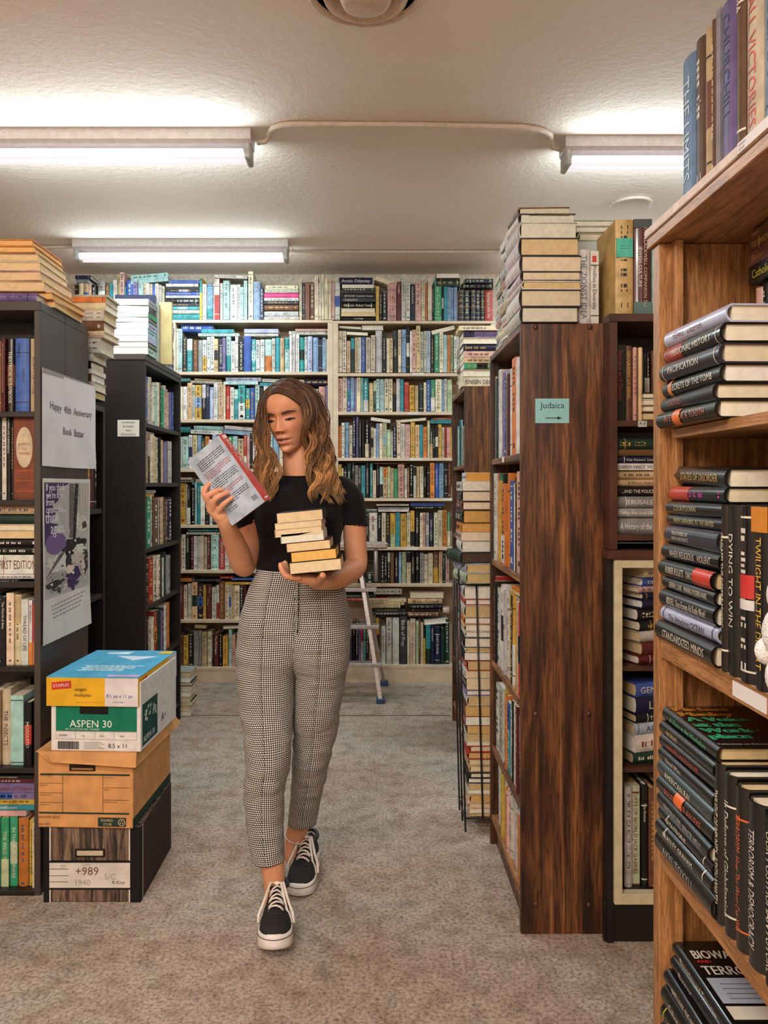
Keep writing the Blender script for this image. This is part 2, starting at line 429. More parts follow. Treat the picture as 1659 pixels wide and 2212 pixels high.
def VR(place, Yp, ox, oy, s, base, toks, d=0.17, hidden=False, **kw):
    """upright books facing the camera, measured off a zoomed crop: colour,x0,x1,top"""
    zb = PZ(oy+base/s, Yp); last = None
    for q in tok(toks):
        col, x0, x1 = q[0], q[1], q[2]; top = q[3] if len(q) > 4 else None; fl = q[-1]
        X0, X1 = PX(ox+x0/s, Yp), PX(ox+x1/s, Yp); h = (PZ(oy+top/s, Yp)-zb) if top is not None else (last or 0.2)*random.uniform(.97, 1.03)
        last = h; ti = None; hard = None; L = None; jk = False; dc = None
        for f in fl:
            if f[0] == "'": ti = f[1:].replace('_', ' ')
            if f == 'hard': hard = True
            if f == 'soft': hard = False
            if f == 'jk': jk = True; hard = True
            if f == 'set': dc = 'set'; hard = True
        t = max(0.004, (X1-X0)*0.96)
        book(place, 'V', stand_matrix((X0+X1)/2, Yp+random.uniform(0, 0.018), zb, -math.pi/2), t, h, min(d, max(h*0.68, 0.1))*random.uniform(.92, 1), col, hard, ti, hidden=hidden, jacket=jk, deco=dc, **kw)
def HR(place, Yp, ox, oy, s, toks, d=0.15, **kw):
    """books lying flat with spines to the camera: colour,x0,x1,ytop,ybottom"""
    for q in tok(toks):
        col, x0, x1, y0, y1 = q[:5]; fl = q[-1]; tilt = q[5] if len(q) > 6 else 0
        X0, X1 = PX(ox+x0/s, Yp), PX(ox+x1/s, Yp); z0 = PZ(oy+y1/s, Yp); z1 = PZ(oy+y0/s, Yp); ti = None; hard = None; a = -math.pi/2; jk = False
        for f in fl:
            if f[0] == "'": ti = f[1:].replace('_', ' ')
            if f == 'hard': hard = True
            if f == 'soft': hard = False
            if f == 'jk': jk = True; hard = True
            if f == 'rev': a = math.pi/2
        t = (z1-z0)*0.985; h = X1-X0
        y = Yp+0.005+d/2 + random.uniform(0, 0.01)
        book(place, 'H', lie_matrix((X0+X1)/2, y, z0, t, h, d, a, -math.radians(tilt) if a < 0 else math.radians(tilt)), t, h, d, col, hard, ti, jacket=jk, **kw)
# ================================================================ the room
def struct(name, mb, mats): return tag(mb.build(name, mats), None, None, None, 'structure')
m, nt, b = new_mat('worn_grey_carpet')
n1 = N(nt, 'ShaderNodeTexNoise'); n1.inputs['Scale'].default_value = 1.6; n1.inputs['Detail'].default_value = 5; n1.inputs['Roughness'].default_value = 0.6
nt.links.new(coords(nt), n1.inputs['Vector'])
n2 = N(nt, 'ShaderNodeTexNoise'); n2.inputs['Scale'].default_value = 90; n2.inputs['Detail'].default_value = 6; n2.inputs['Roughness'].default_value = 0.8
nt.links.new(coords(nt), n2.inputs['Vector'])
n3 = N(nt, 'ShaderNodeTexNoise'); n3.inputs['Scale'].default_value = 14; n3.inputs['Detail'].default_value = 5
nt.links.new(coords(nt), n3.inputs['Vector'])
ca = ramp(nt, n1.outputs[0], [(0.35, (172, 150, 136)), (0.52, (180, 164, 150)), (0.68, (166, 162, 152))])
cb = ramp(nt, n2.outputs[0], [(0.36, (120, 108, 100)), (0.56, (255, 252, 248))])
cc_ = ramp(nt, n3.outputs[0], [(0.30, (205, 196, 188)), (0.56, (255, 255, 255))])
nt.links.new(mix(nt, 0.8, mix(nt, 0.85, ca, cb, 'MULTIPLY'), cc_, 'MULTIPLY'), b.inputs['Base Color'])
b.inputs['Roughness'].default_value = 0.95; b.inputs['Specular IOR Level'].default_value = 0.1
bump(nt, b, n2.outputs[0], 0.5, 0.004); M_FLOOR = m
m, nt, b = new_mat('stippled_ceiling_paint')
n1 = N(nt, 'ShaderNodeTexNoise'); n1.inputs['Scale'].default_value = 1.1; n1.inputs['Detail'].default_value = 3
nt.links.new(coords(nt), n1.inputs['Vector'])
nt.links.new(ramp(nt, n1.outputs[0], [(0.3, (232, 212, 196)), (0.7, (240, 223, 209))]), b.inputs['Base Color'])
v = N(nt, 'ShaderNodeTexVoronoi'); v.inputs['Scale'].default_value = 60; v.inputs['Randomness'].default_value = 1
n2 = N(nt, 'ShaderNodeTexNoise'); n2.inputs['Scale'].default_value = 38; n2.inputs['Detail'].default_value = 8; n2.inputs['Roughness'].default_value = 0.65
nt.links.new(coords(nt), n2.inputs['Vector'])
bump(nt, b, n2.outputs[0], 0.9, 0.008); b.inputs['Roughness'].default_value = 0.9; M_CEIL = m
M_WALL = mat_plain('wall_paint', (196, 180, 160), 0.85, bstr=0.3, bscale=60)
mb = MB(); mb.box(-3.2, 3.2, -2.6, 5.6, -0.1, 0, ); struct('floor', mb, M_FLOOR)
mb = MB(); mb.box(-3.2, 3.2, -2.6, 5.6, ZC, ZC+0.1); struct('ceiling', mb, M_CEIL)
mb = MB(); mb.box(-3.2, 3.2, 5.5, 5.6, 0, ZC); struct('wall_back', mb, M_WALL)
mb = MB(); mb.box(-3.3, -3.2, -2.6, 5.6, 0, ZC); struct('wall_left', mb, M_WALL)
mb = MB(); mb.box(3.2, 3.3, -2.6, 5.6, 0, ZC); struct('wall_right', mb, M_WALL)
mb = MB(); mb.box(-3.2, 3.2, -2.7, -2.6, 0, ZC); struct('wall_front', mb, M_WALL)
# carpet seam across the aisle
mb = MB(); mb.box(-1.3, 0.45, 4.455, 4.463, 0, 0.0012, (80, 66, 58)); struct('trim_1', mb, M_CARD)

# ---------------------------------------------------------------- ceiling fixtures
M_FIXT = mat_plain('white_enamelled_steel', (196, 186, 182), 0.4, nstr=0.04)
M_TUBE = mat_emit('fluorescent_tube_glow', (236, 228, 236), 0.7)
M_ENDC = mat_plain('lamp_end_caps', (170, 168, 165), 0.5)
M_COND = mat_plain('painted_conduit', (214, 196, 178), 0.6, nstr=0.05)
FL = ['white double tube light over the left aisle, nearest the camera of the left ones', 'white tube light cut off by the oak bookcase at right',
      'short-looking far tube light above the left back bookcase', 'tube light behind the camera on the left', 'tube light behind the camera on the right',
      'tube light behind the camera far left', 'far right tube light hidden behind the tall book stacks']
for i, (x, y, L, p, c) in enumerate(FIX):
    r = empty('ceiling_light', (x, y, ZC), FL[i], 'ceiling light', 'fluorescent ceiling lights')
    a = MB()
    prof = [(-0.06, 0), (-0.06, -0.045), (-0.045, -0.058), (0.045, -0.058), (0.06, -0.045), (0.06, 0)]
    a.prism([(p_[0], p_[1]) for p_ in prof], -L/2-0.015, L/2+0.015, (220, 215, 212), 0,
            Matrix.Translation((x, y, ZC)) @ Matrix(((0, 0, 1, 0), (1, 0, 0, 0), (0, 1, 0, 0), (0, 0, 0, 1))))
    for sx in (-0.3, 0.3): a.tube([(x+sx*L, y-0.062, ZC-0.02), (x+sx*L, y-0.0605, ZC-0.02)], 0.003, 6, (60, 60, 60))
    part(a, 'housing', M_FIXT, r)
    for sy in (-0.03, 0.03):
        a = MB(); a.tube([(x-L/2+0.02, y+sy, ZC-0.095), (x+L/2-0.02, y+sy, ZC-0.095)], 0.021, 14, (235, 235, 240))
        part(a, 'tube', M_TUBE, r)
    for sx in (-1, 1):
        a = MB(); a.bbox(x+sx*(L/2)-0.012, x+sx*(L/2)+0.012, y-0.052, y+0.052, ZC-0.122, ZC-0.05, 0.006, (200, 198, 195))
        part(a, 'end_cap', M_ENDC, r)
def conduit(pts, label, r=0.011):
    a = MB(); a.tube(pts, r, 10, (214, 196, 178)); o = a.build('conduit', M_COND); tag(o, label, 'pipe', 'conduits between the ceiling lights')
zc = ZC-0.012
pts = [(-0.50+0.0, 3.31, ZC-0.03)]
pts = [(-0.155, 3.31, ZC-0.035), (-0.455+0.0, 3.31, ZC-0.035)]
x0 = PX(556, 3.31); x1 = PX(1212, 3.38)
pts = [(x0, 3.31, ZC-0.035), (x0+0.035, 3.305, ZC-0.033), (x0+0.05, 3.29, ZC-0.024), (x0+0.055, 3.265, ZC-0.014), (x0+0.075, 3.225, zc), (x0+0.11, 3.20, zc), (x0+0.16, 3.19, zc), (0.5*(x0+x1), 3.195, zc),
       (x1-0.20, 3.215, zc), (x1-0.13, 3.235, zc), (x1-0.09, 3.26, zc), (x1-0.065, 3.29, zc), (x1-0.055, 3.33, ZC-0.018), (x1-0.04, 3.37, ZC-0.03), (x1+0.0, 3.38, ZC-0.035)]
conduit(pts, 'white conduit bending along the ceiling between the two near tube lights')
conduit([(PX(622, 4.85), 4.77, ZC-0.03), (PX(628, 4.9), 4.93, zc), (0.92, 4.93, zc)], 'straight white conduit running right from the far tube light', 0.009)
conduit([(-2.2, 4.84, zc), (PX(165, 4.8), 4.83, zc)], 'short white conduit left of the far tube light', 0.009)
arc = [(1.36+0.10*(1 if False else 1)*math.cos(t)*1.05, 4.12-0.12*math.sin(t), zc) for t in [math.radians(a_) for a_ in range(0, 181, 15)]]
conduit([(p_[0], p_[1], p_[2]) for p_ in arc], 'curved conduit loop on the ceiling above the stacked books at right', 0.008)
# round vent
r = empty('ceiling_vent', (-0.014, 2.343, ZC), 'round stepped ceiling vent at the top edge of the photo', 'ceiling vent')
M_VENT = mat_plain('vent_paint', (204, 176, 152), 0.7, nstr=0.05)
T_ = Matrix.Translation((-0.014, 2.343, ZC))
a = MB(); a.lathe([(0.177, 0.0), (0.178, -0.008), (0.172, -0.014), (0.166, -0.012), (0.158, 0.0), (0.13, 0.0)], 48, (215, 195, 175), 0, T_); part(a, 'outer_ring', M_VENT, r)
a = MB(); a.lathe([(0.135, -0.004), (0.125, -0.03), (0.118, -0.03), (0.095, -0.002)], 48, (215, 195, 175), 0, T_); part(a, 'middle_ring', M_VENT, r)
a = MB(); a.lathe([(0.085, -0.012), (0.07, -0.045), (0.06, -0.05), (0.0, -0.052)], 48, (215, 195, 175), 0, T_); part(a, 'inner_cone', M_VENT, r)

# ================================================================ bookcases
M_CREAM = mat_plain('cream_painted_shelving', (192, 170, 144), 0.55, nstr=0.06, nscale=12)
M_BLACK = mat_plain('black_brown_laminate', (24, 18, 17), 0.42, nstr=0.12, nscale=9)
M_BLACKTOP = mat_plain('sheen_lightened_laminate', (58, 48, 42), 0.5, nstr=0.08, nscale=9)  # black laminate lightened: the side panels' glossy reflection is put into the colour
M_WALN = mat_wood('walnut_veneer', (56, 31, 19), (102, 60, 34), (152, 98, 54), 'Z', 1.15, 0.42, .95, plank=24)
M_WALNY = mat_wood('walnut_shelf', (74, 42, 26), (122, 76, 46), (158, 108, 68), 'Y', 1.0, 0.5)
M_OAK = mat_wood('oak_upright', (132, 88, 48), (158, 108, 62), (178, 126, 77), 'Z', 4.2, 0.45, .62)
M_OAKY = mat_wood('oak_shelf', (134, 90, 50), (160, 109, 63), (176, 126, 78), 'Y', 4.0, 0.45, .55)
M_MAHO = mat_plain('red_brown_veneer', (70, 38, 27), 0.45, nstr=0.2, nscale=14)
YB = 5.2
def back_case(x0, x1, tops, zt, label, side_px=None):
    r = empty('bookcase', (0.5*(x0+x1), YB, 0), label, 'bookcase')
    for xs in (x0, x1-0.034):
        a = MB(); a.bbox(xs, xs+0.034, YB, YB+0.27, 0, zt-0.0005, 0.001); part(a, 'side_panel', M_CREAM, r)
    for z in tops:
        a = MB(); a.bbox(x0+0.034, x1-0.034, YB, YB+0.27, z-0.02, z, 0.001); part(a, 'shelf', M_CREAM, r)
    a = MB(); a.bbox(x0, x1, YB-0.001, YB+0.27, zt, zt+0.018, 0.001); part(a, 'top_board', M_CREAM, r)
    a = MB(); a.box(x0+0.034, x1-0.034, YB+0.262, YB+0.27, 0.02, zt); part(a, 'back_panel', M_CREAM, r)
    a = MB(); a.bbox(x0+0.034, x1-0.034, YB+0.002, YB+0.02, 0, tops[-1]-0.02, 0.001); part(a, 'plinth', M_CREAM, r)
    return r
zM = [PZ(v_, YB) for v_ in (803, 906, 1013, 1134, 1231.7, 1339, 1442)]
zR = [PZ(v_, YB) for v_ in (806, 889.6, 989, 1076, 1182, 1261, 1437)]
XM0, XM1, XR1 = PX(368, YB), PX(719, YB), 0.83
back_case(XM0, XM1, zM, PZ(697, YB), 'cream bookcase against the back wall, behind and left of the woman')
back_case(XM1+0.001, XR1, zR, PZ(699, YB), 'cream bookcase against the back wall, to the right of the woman')
back_case(-2.42, XM0-0.001, [PZ(v_, YB) for v_ in (780, 880, 980, 1100, 1220, 1339, 1442)], PZ(668, YB), 'cream bookcase in the back left corner, mostly hidden behind the black ones')

def side_case(name, X, Y0, Y1, depth, ztop, shelves, side, mats, label, sh=0.02, th=0.02, base=0.07, back=True, topcap=True):
    """bookcase whose open front faces +X or -X (side=+1/-1), between Y0 and Y1"""
    mp, ms = mats; xi = X-side*depth; xa, xb = min(X, xi), max(X, xi)
    r = empty(name, ((xa+xb)/2, (Y0+Y1)/2, 0), label, 'bookcase')
    for ya in (Y0, Y1-th):
        a = MB(); a.bbox(xa, xb, ya, ya+th, 0, ztop, 0.001); part(a, 'side_panel', mp, r)
    for z in shelves:
        a = MB(); a.bbox(xa+0.004, xb-0.004, Y0+th, Y1-th, z-sh, z, 0.001); part(a, 'shelf', ms, r)
    if topcap:
        a = MB(); a.bbox(xa, xb, Y0+th, Y1-th, ztop-sh, ztop-0.0005, 0.001); part(a, 'top_board', ms, r)
    bx = xi if side > 0 else xi-0.006
    a = MB(); a.box(bx, bx+0.006, Y0+th, Y1-th, 0.02, ztop-0.002); part(a, 'back_panel', mp, r)
    kx = X-side*0.02
    a = MB(); a.box(min(kx, kx-side*0.015), max(kx, kx-side*0.015), Y0+th, Y1-th, 0, shelves[-1]-sh); part(a, 'plinth', mp, r)
    return r
# walnut unit (its end faces the camera, books face the aisle)
XE, YE0, YE1 = 0.437, 2.283, 2.878
zE = [1.397, 1.035, 0.668, 0.362, 0.108]
rE = side_case('bookcase', XE, YE0, YE1, 0.24, 1.772, zE, -1, (M_WALN, M_WALNY), 'walnut veneer bookcase with a blue card on its end panel')
rE.location = rE.location
for (px, py) in ((1157, 707), (1274, 707), (1157, 1542), (1272, 1542), (1157, 1953), (1272, 1955)):
    a = MB(); p_ = PW(px, py, YE0)
    a.lathe([(0.008, 0), (0.0075, 0.003), (0.005, 0.005), (0, 0.006)], 14, (96, 48, 34), 0, Matrix.Translation(p_) @ Matrix.Rotation(math.radians(90), 4, 'X'))
    part(a, 'screw_cap', M_MAHO, rE)
# walnut unit further back
XF, YF0, YF1 = 0.455, 3.80, 4.376
zF = [1.405, 1.04, 0.67, 0.36, 0.11]
rF = side_case('bookcase', XF, YF0, YF1, 0.25, 1.783, zF, -1, (M_WALN, M_WALNY), 'walnut bookcase further back on the right, behind the wire rack')
# black case on the left, open to the aisle
X2, Y20, Y21 = -1.06, 3.70, 4.40
z2 = [1.600, 1.317, 1.002, 0.728, 0.44, 0.10]
r2 = side_case('bookcase', X2, Y20, Y21, 0.33, 1.893, z2, 1, (M_BLACK, M_BLACK), 'black bookcase with the small handwritten Canadian business card')
a = MB(); a.bbox(X2-0.332, X2+0.003, Y20-0.003, Y21+0.003, 1.8935, 1.922, 0.002); part(a, 'top_cap', M_BLACKTOP, r2)
# narrow black case behind the poster case
r1b = side_case('bookcase', -1.12, 2.935, 3.32, 0.28, 1.63, [1.205, 0.85, 0.5, 0.1], 1, (M_BLACK, M_BLACK), 'low black bookcase tucked behind the poster-covered one')
# black case front left, facing the camera; two back to back
def front_case(x0, x1, Y0, Y1, ztop, shelves, label, flip=False, base=0.0):
    r = empty('bookcase', ((x0+x1)/2, (Y0+Y1)/2, 0), label, 'bookcase')
    for xs in (x0, x1-0.02):
        a = MB(); a.bbox(xs, xs+0.02, Y0, Y1, 0, ztop, 0.001); part(a, 'side_panel', M_BLACKTOP, r)
    a = MB(); a.bbox(x0, x1, Y0, Y1, ztop+0.0005, ztop+0.03, 0.0015); part(a, 'top_board', M_BLACKTOP, r)
    for z in shelves:
        a = MB(); a.bbox(x0+0.02, x1-0.02, Y0, Y1, z-0.017, z, 0.001); part(a, 'shelf', M_BLACK, r)
    yb = Y0 if flip else Y1-0.006
    a = MB(); a.box(x0+0.02, x1-0.02, yb, yb+0.006, 0.0, ztop); part(a, 'back_panel', M_BLACK, r)
    a = MB(); yk = Y1-0.03 if flip else Y0+0.02
    a.box(x0+0.02, x1-0.02, yk, yk+0.01, 0, shelves[-1]-0.017); part(a, 'plinth', M_BLACK, r)
    return r
XA, YA = -1.047, 2.497
zA = [PZ(v_, YA) for v_ in (889, 1080, 1258, 1440, 1659, 1925)]
rA = front_case(XA-0.80, XA, YA, 2.70, 1.857, zA, 'black bookcase at the left edge with two posters on its side')
rA2 = front_case(XA-0.80, XA, 2.702, 2.92, 1.857, zA, 'black bookcase standing back to back behind the poster one', True)
# ================================================================ books on the back wall
TOPL = 'on top of the back left corner bookcase'
z7 = dict(Yp=5.22, ox=150, oy=570, s=2.812)
VR(TOPL, 5.22, 150, 570, 2.812, 275, "k,30,50,125 b,52,82,115 bB,84,114,118 p,115,131,120 kw,132,160,125 ew,166,210,100 z,212,240,122 t,242,260,118 w,262,284,95 b,286,304,60 p,306,332,50 t,333,340,135 B,342,384,97 v,386,412,108 T,414,444,98 c,446,466,112 w,467,484,115 c,485,500,118 B,501,519,118 c,520,540,118 w,541,556,125 c,557,572,130")
HR(TOPL, 5.22, 150, 570, 2.812, "T,372,598,60,86,-5 T,372,598,86,112,-5 n,30,122,65,88 e,34,110,90,112")
TOPM = 'on top of the middle back bookcase'
HR(TOPM, 5.22, 150, 570, 2.812, "B,600,790,95,115 w,584,780,117,136,hard k,590,788,137,152 kw,590,788,153,166 B,585,790,168,190 w,584,790,191,205 dk,586,790,206,238,set k,590,788,239,256 tl,584,788,258,276 w,590,788,277,300 t,583,790,303,337")
VR(TOPM, 5.22, 150, 570, 2.812, 337, "yt,790,804,80 w,806,831,120 lt,833,869,120 w,870,879,118 rw,880,911,86,soft w,912,929,115 T,931,971,100,hard w,973,1017,125,hard w,1018,1036,122 T,1037,1056,140 T,1058,1078,100 c,1084,1114,42,soft l,1116,1156,105 n,1158,1178,140 c,1396,1411,90 n,1412,1430,110 z,1432,1458,108 z,1460,1486,106 c,1488,1509,66 c,1511,1530,112 c,1532,1549,60 c,1550,1569,86,'SKYWAYMANS,soft c,1570,1589,86,'SKYWAYMANS,soft p,1590,1611,95 wB,1613,1643,115,soft")
HR(TOPM, 5.22, 150, 570, 2.812, "w,880,1078,64,84,2 c,1190,1388,128,150 c,1184,1390,151,172 P,1180,1392,174,204 w,1182,1392,205,222 k,1182,1390,223,243 z,1182,1390,245,279 w,1182,1390,285,317 w,1180,1392,319,337")
TOPR = 'on top of the right back bookcase'
a7 = (700, 570, 4.366)
HR(TOPR, 5.22, *a7, "n,140,458,122,185,'Arctic_Odyssey,hard c,168,468,190,224,rev G,168,482,226,252 d,168,482,253,276 k,168,488,280,315,'BETHUNE__Roderick_Stewart d,168,488,318,355,'TORONTO k,168,486,360,410,'Eldorado__Robert_Towne c,158,484,415,452,rev c,160,486,454,492,rev k,168,484,500,530,'FULFORD,hard c,468,655,132,178,20,rev")
VR(TOPR, 5.22, *a7, 532, "y,490,519,210,'TIME+LIVES,soft k,524,546,255 d,550,592,240,hard p,598,684,175,hard m,690,729,165,'Voyages,hard w,731,771,92 w,773,811,180 n,815,857,190,'GALAPAGOS,hard p,860,917,160,hard c,919,955,138 o,957,977,185 c,979,1018,140 k,1020,1036,200 g,1042,1110,138,'Never_Cry_Out_V.P.,soft kw,1113,1129,205 t,1131,1164,215 l,1166,1197,215 l,1199,1226,217 l,1228,1257,217 z,1259,1268,260 d,1271,1319,240,set d,1323,1379,240,set d,1385,1430,242,set d,1433,1475,242,set d,1478,1515,243,set r,1519,1596,245,'Encyclopaedia_of_the_War")
HR(TOPR, 5.22, *a7, "G,1058,1284,133,210,hard b,1060,1280,86,131,rev,hard d,1330,1598,136,176 k,1302,1598,180,226,hard")
# rows of the middle back bookcase
R_ = ['on the second row of the', 'on the third row of the', 'on the fourth row of the', 'on the fifth row of the', 'on the sixth row of the', 'on the seventh row of the', 'on the lowest row of the']
def mm(i): return R_[i]+' middle back bookcase'
def rr(i): return R_[i]+' right back bookcase'
VR(mm(0), 5.22, 150, 570, 2.812, 655, "w,616,640,430 w,645,662,392 T,663,682,392 d,686,709,440 tw,711,744,452 z,747,776,460 e,778,806,460 wy,808,831,460 w,833,854,442 w,856,877,440 bk,879,902,455,'BRAUDEL n,905,929,452,'RUTHERFORD v,931,947,450 Tt,949,978,430 w,980,1004,467 w,1006,1024,440 k,1028,1054,450 B,1057,1102,438,hard tT,1104,1130,455 w,1132,1155,460 w,1157,1184,458 To,1186,1226,456 w,1228,1249,450 t,1251,1277,446 b,1279,1304,450,'CHARACTERS Tt,1306,1334,448 w,1336,1352,430 w,1354,1372,428 w,1374,1395,425 tG,1398,1425,445,hard w,1427,1446,442 L,1447,1475,440 l,1478,1511,445 n,1513,1534,455 l,1536,1557,447 w,1559,1574,455")
HR(mm(0), 5.22, 150, 570, 2.812, "B,675,870,362,410,2,hard t,800,996,396,418 T,780,1028,419,436 L,1060,1268,394,418 w,1060,1266,419,436 w,1332,1578,406,426 p,1372,1574,394,406")
VR(rr(0), 5.22, *a7, 1022, "c,103,131,640 c,134,170,630 c,173,210,632 b,215,248,726 Gt,251,285,695 b,290,320,690 w,322,350,692 B,353,390,690,hard c,395,438,690,'PEROGIES_ETC_POVIRY,soft c,441,482,670 w,485,549,625 k,552,585,668 c,590,620,700 b,622,648,702 d,651,697,625,'J_ALBU,hard c,699,726,620 l,728,775,615 kw,778,808,592 w,811,828,630 p,830,868,620 b,870,908,582,soft w,910,940,635 c,942,968,632 L,970,1005,628 k,1010,1036,665 g,1041,1086,660 c,1088,1124,635 T,1126,1160,668 o,1162,1186,670 h,1188,1225,668 w,1227,1252,680 w,1254,1271,650")
HR(rr(0), 5.22, *a7, "c,212,412,642,670,3,rev w,140,350,586,608,3,rev c,352,562,575,620,rev c,1018,1240,600,638,-14,rev")
VR(mm(1), 5.22, 370, 790, 4.484, 520, "c,84,105,200 w,107,150,200 b,152,200,165,hard w,203,226,185 yl,228,290,185,soft kw,293,330,175,'CHANNELS n,332,366,176,'THE_LAW L,368,405,205 w,408,448,165,hard b,450,500,178,soft c,502,520,150 r,522,566,190,'PEARSON,hard w,568,604,206 tT,607,645,225 tw,648,714,190,soft ty,718,758,215,soft B,761,805,212,hard T,808,850,182 k,853,885,210 w,890,938,195 c,945,1000,205 T,1003,1050,210 w,1052,1100,200 l,1104,1150,215 c,1155,1210,210 b,1212,1260,205 w,1262,1310,200 c,1313,1366,215 c,1370,1424,226 p,1427,1490,200,hard v,1493,1524,190")
HR(mm(1), 5.22, 370, 790, 4.484, "t,86,175,118,150 w,184,490,148,172,3 b,220,480,128,147,3 T,520,838,152,180 L,524,865,112,150 t,856,1130,164,196,1 w,876,1205,128,160,2 n,1288,1520,128,185,hard c,1218,1284,132,180")
VR(rr(1), 5.22, 710, 790, 5.925, 590, "w,88,119,150 p,122,175,156 c,178,234,136 Bt,236,276,156 l,278,326,146 v,329,354,160 c,357,409,150,'PRELUDES,soft T,412,440,156 tw,443,510,160,jk b,518,574,216,hard Gh,577,607,186 T,609,648,170 T,651,711,170,hard c,714,770,162 c,773,818,165 kz,822,862,212 w,865,915,165 t,918,960,170 r,967,1028,205,hard y,1031,1105,246,hard b,1108,1146,255 d,1155,1215,220,hard c,1218,1250,212 B,1253,1305,182 gw,1308,1360,180,'STRATEGIES,soft c,1365,1445,172,'ANGELA_AND_ASIA,soft l,1447,1478,175 w,1481,1518,165 h,1521,1580,176,hard")
VR(mm(2), 5.22, 370, 790, 4.484, 998, "w,80,104,690 T,106,164,685,hard wn,167,200,670,'POLITICS b,203,245,670 l,247,286,672 G,289,322,700 o,325,362,682 w,364,392,715 L,395,438,660 T,441,480,680 c,483,540,690 g,545,590,682,jk T,593,640,682 b,643,700,706,hard rw,702,728,665,'PUBLISHING p,730,757,655 k,759,783,652 w,786,826,655 c,830,870,670 w,875,930,670 T,935,980,660 l,985,1040,670 c,1045,1100,665 b,1105,1160,660 w,1165,1220,672 T,1225,1280,665 w,1285,1340,670 p,1345,1400,660 L,1403,1450,660 w,1455,1522,665")
HR(mm(2), 5.22, 370, 790, 4.484, "t,86,178,592,642 w,184,490,622,660,2 T,214,500,582,620,2 l,498,830,628,668,5 w,512,836,590,624,5 w,900,1200,610,650 l,1210,1510,600,640")
VR(rr(2), 5.22, 710, 790, 5.925, 1182, "b,80,119,750 o,122,164,775,hard w,166,203,730 l,205,262,724,hard c,265,303,765,soft n,306,345,650,jk v,347,386,645,'WILD_GEESE_CALLING,jk k,390,414,700 k,417,462,702,jk kc,464,522,695,jk k,524,538,770 bk,541,572,786 w,575,604,800 l,607,649,736,hard c,651,690,738 hT,693,744,716,soft h,748,796,818,hard w,798,823,836 n,826,867,766,hard c,872,922,700 w,925,976,740,'In_Freedom_and_in_Peace,soft p,979,1045,750,hard y,1049,1106,720,hard b,1109,1165,755 t,1167,1206,755 o,1208,1258,780,hard c,1265,1298,700 Gb,1301,1330,806 k,1333,1364,800,'SINCE_WATER kw,1366,1400,765 y,1403,1446,750,hard c,1449,1485,785 r,1487,1510,785 p,1513,1556,788 y,1558,1572,790")
HR(rr(2), 5.22, 710, 790, 5.925, "c,535,788,672,715,8,rev c,862,1255,678,712,-5,rev t,1310,1568,685,735,'NOVA_SCOTIA r,1330,1568,668,684")
VR(mm(3), 5.22, 370, 1030, 4.809, 500, "y,80,148,65,soft w,150,163,80 kw,166,198,98,'Corporation k,200,240,100 T,243,262,55 t,264,300,84,'CALL_AND_SEE w,302,348,92,soft k,352,392,130 w,395,424,150 k,428,470,170 w,475,520,120 b,525,580,110 z,585,640,120 c,645,700,105 T,705,760,110 w,765,820,120 m,825,870,110 c,875,930,115 b,935,990,120 w,995,1050,110 l,1055,1110,105 c,1115,1170,110 w,1175,1230,120 k,1235,1290,115 b,1295,1350,110 c,1355,1410,115 w,1415,1470,110 z,1475,1530,120 c,1535,1620,115")
HR(mm(3), 5.22, 370, 1030, 4.809, "t,212,360,60,84 k,85,210,30,62 c,90,205,8,29 w,250,360,25,58")
VR(rr(3), 5.22, 710, 790, 5.925, 1688, "y,80,165,1262 c,168,188,1310 k,191,234,1290 G,236,290,1246,'Behind_the_Bars,hard k,300,330,1246,'WALKER_A k,333,336,1300 e,338,376,1276 k,378,416,1280,'WORKING_TREES t,419,466,1276,soft k,468,521,1236,'TO_UNFATHOMED_DEPTHS,jk t,530,562,1246 c,566,607,1340 k,610,650,1252,'NATION_OF_BOOMS,jk Tk,653,694,1294 bo,696,752,1300,soft h,755,788,1292,hard b,790,832,1312,'FIVE_VOICES,soft g,834,882,1318,hard p,885,972,1262,hard w,975,1002,1316 z,1004,1034,1300 k,1038,1082,1252,jk wk,1086,1120,1286 b,1124,1165,1290,'COACHELLA c,1168,1215,1286,'METHUSELAH k,1218,1255,1290,'AFTER_LIFE k,1258,1294,1294 o,1298,1356,1240,soft B,1359,1413,1246,'Made_for_the_River,jk l,1416,1475,1242,hard k,1478,1527,1246,'ATLANTA m,1531,1564,1250")
HR(rr(3), 5.22, 710, 790, 5.925, "z,575,980,1242,1256 k,300,560,1232,1240")
VR(mm(4), 5.22, 370, 1030, 4.809, 968, "o,76,104,635,hard w,106,147,600 k,150,190,612,'UNKNOWN m,193,231,614,hard w,233,265,616 w,267,299,618 c,302,336,612,soft c,338,366,626 m,369,400,608,hard T,404,490,602,hard r,494,552,640,'URBAN_AMERICA,soft w,555,598,645 b,601,650,640 c,655,700,630 w,705,760,640 z,765,820,635 c,825,880,640 r,884,906,640 b,910,960,635 w,965,1020,640 k,1025,1080,620 c,1085,1140,640 b,1145,1200,630 o,1205,1260,635 w,1265,1320,640 m,1325,1380,630 c,1385,1440,640 b,1445,1500,635 k,1505,1560,630 w,1565,1622,640")
HR(mm(4), 5.22, 370, 1030, 4.809, "w,156,496,578,600 t,166,488,548,571")
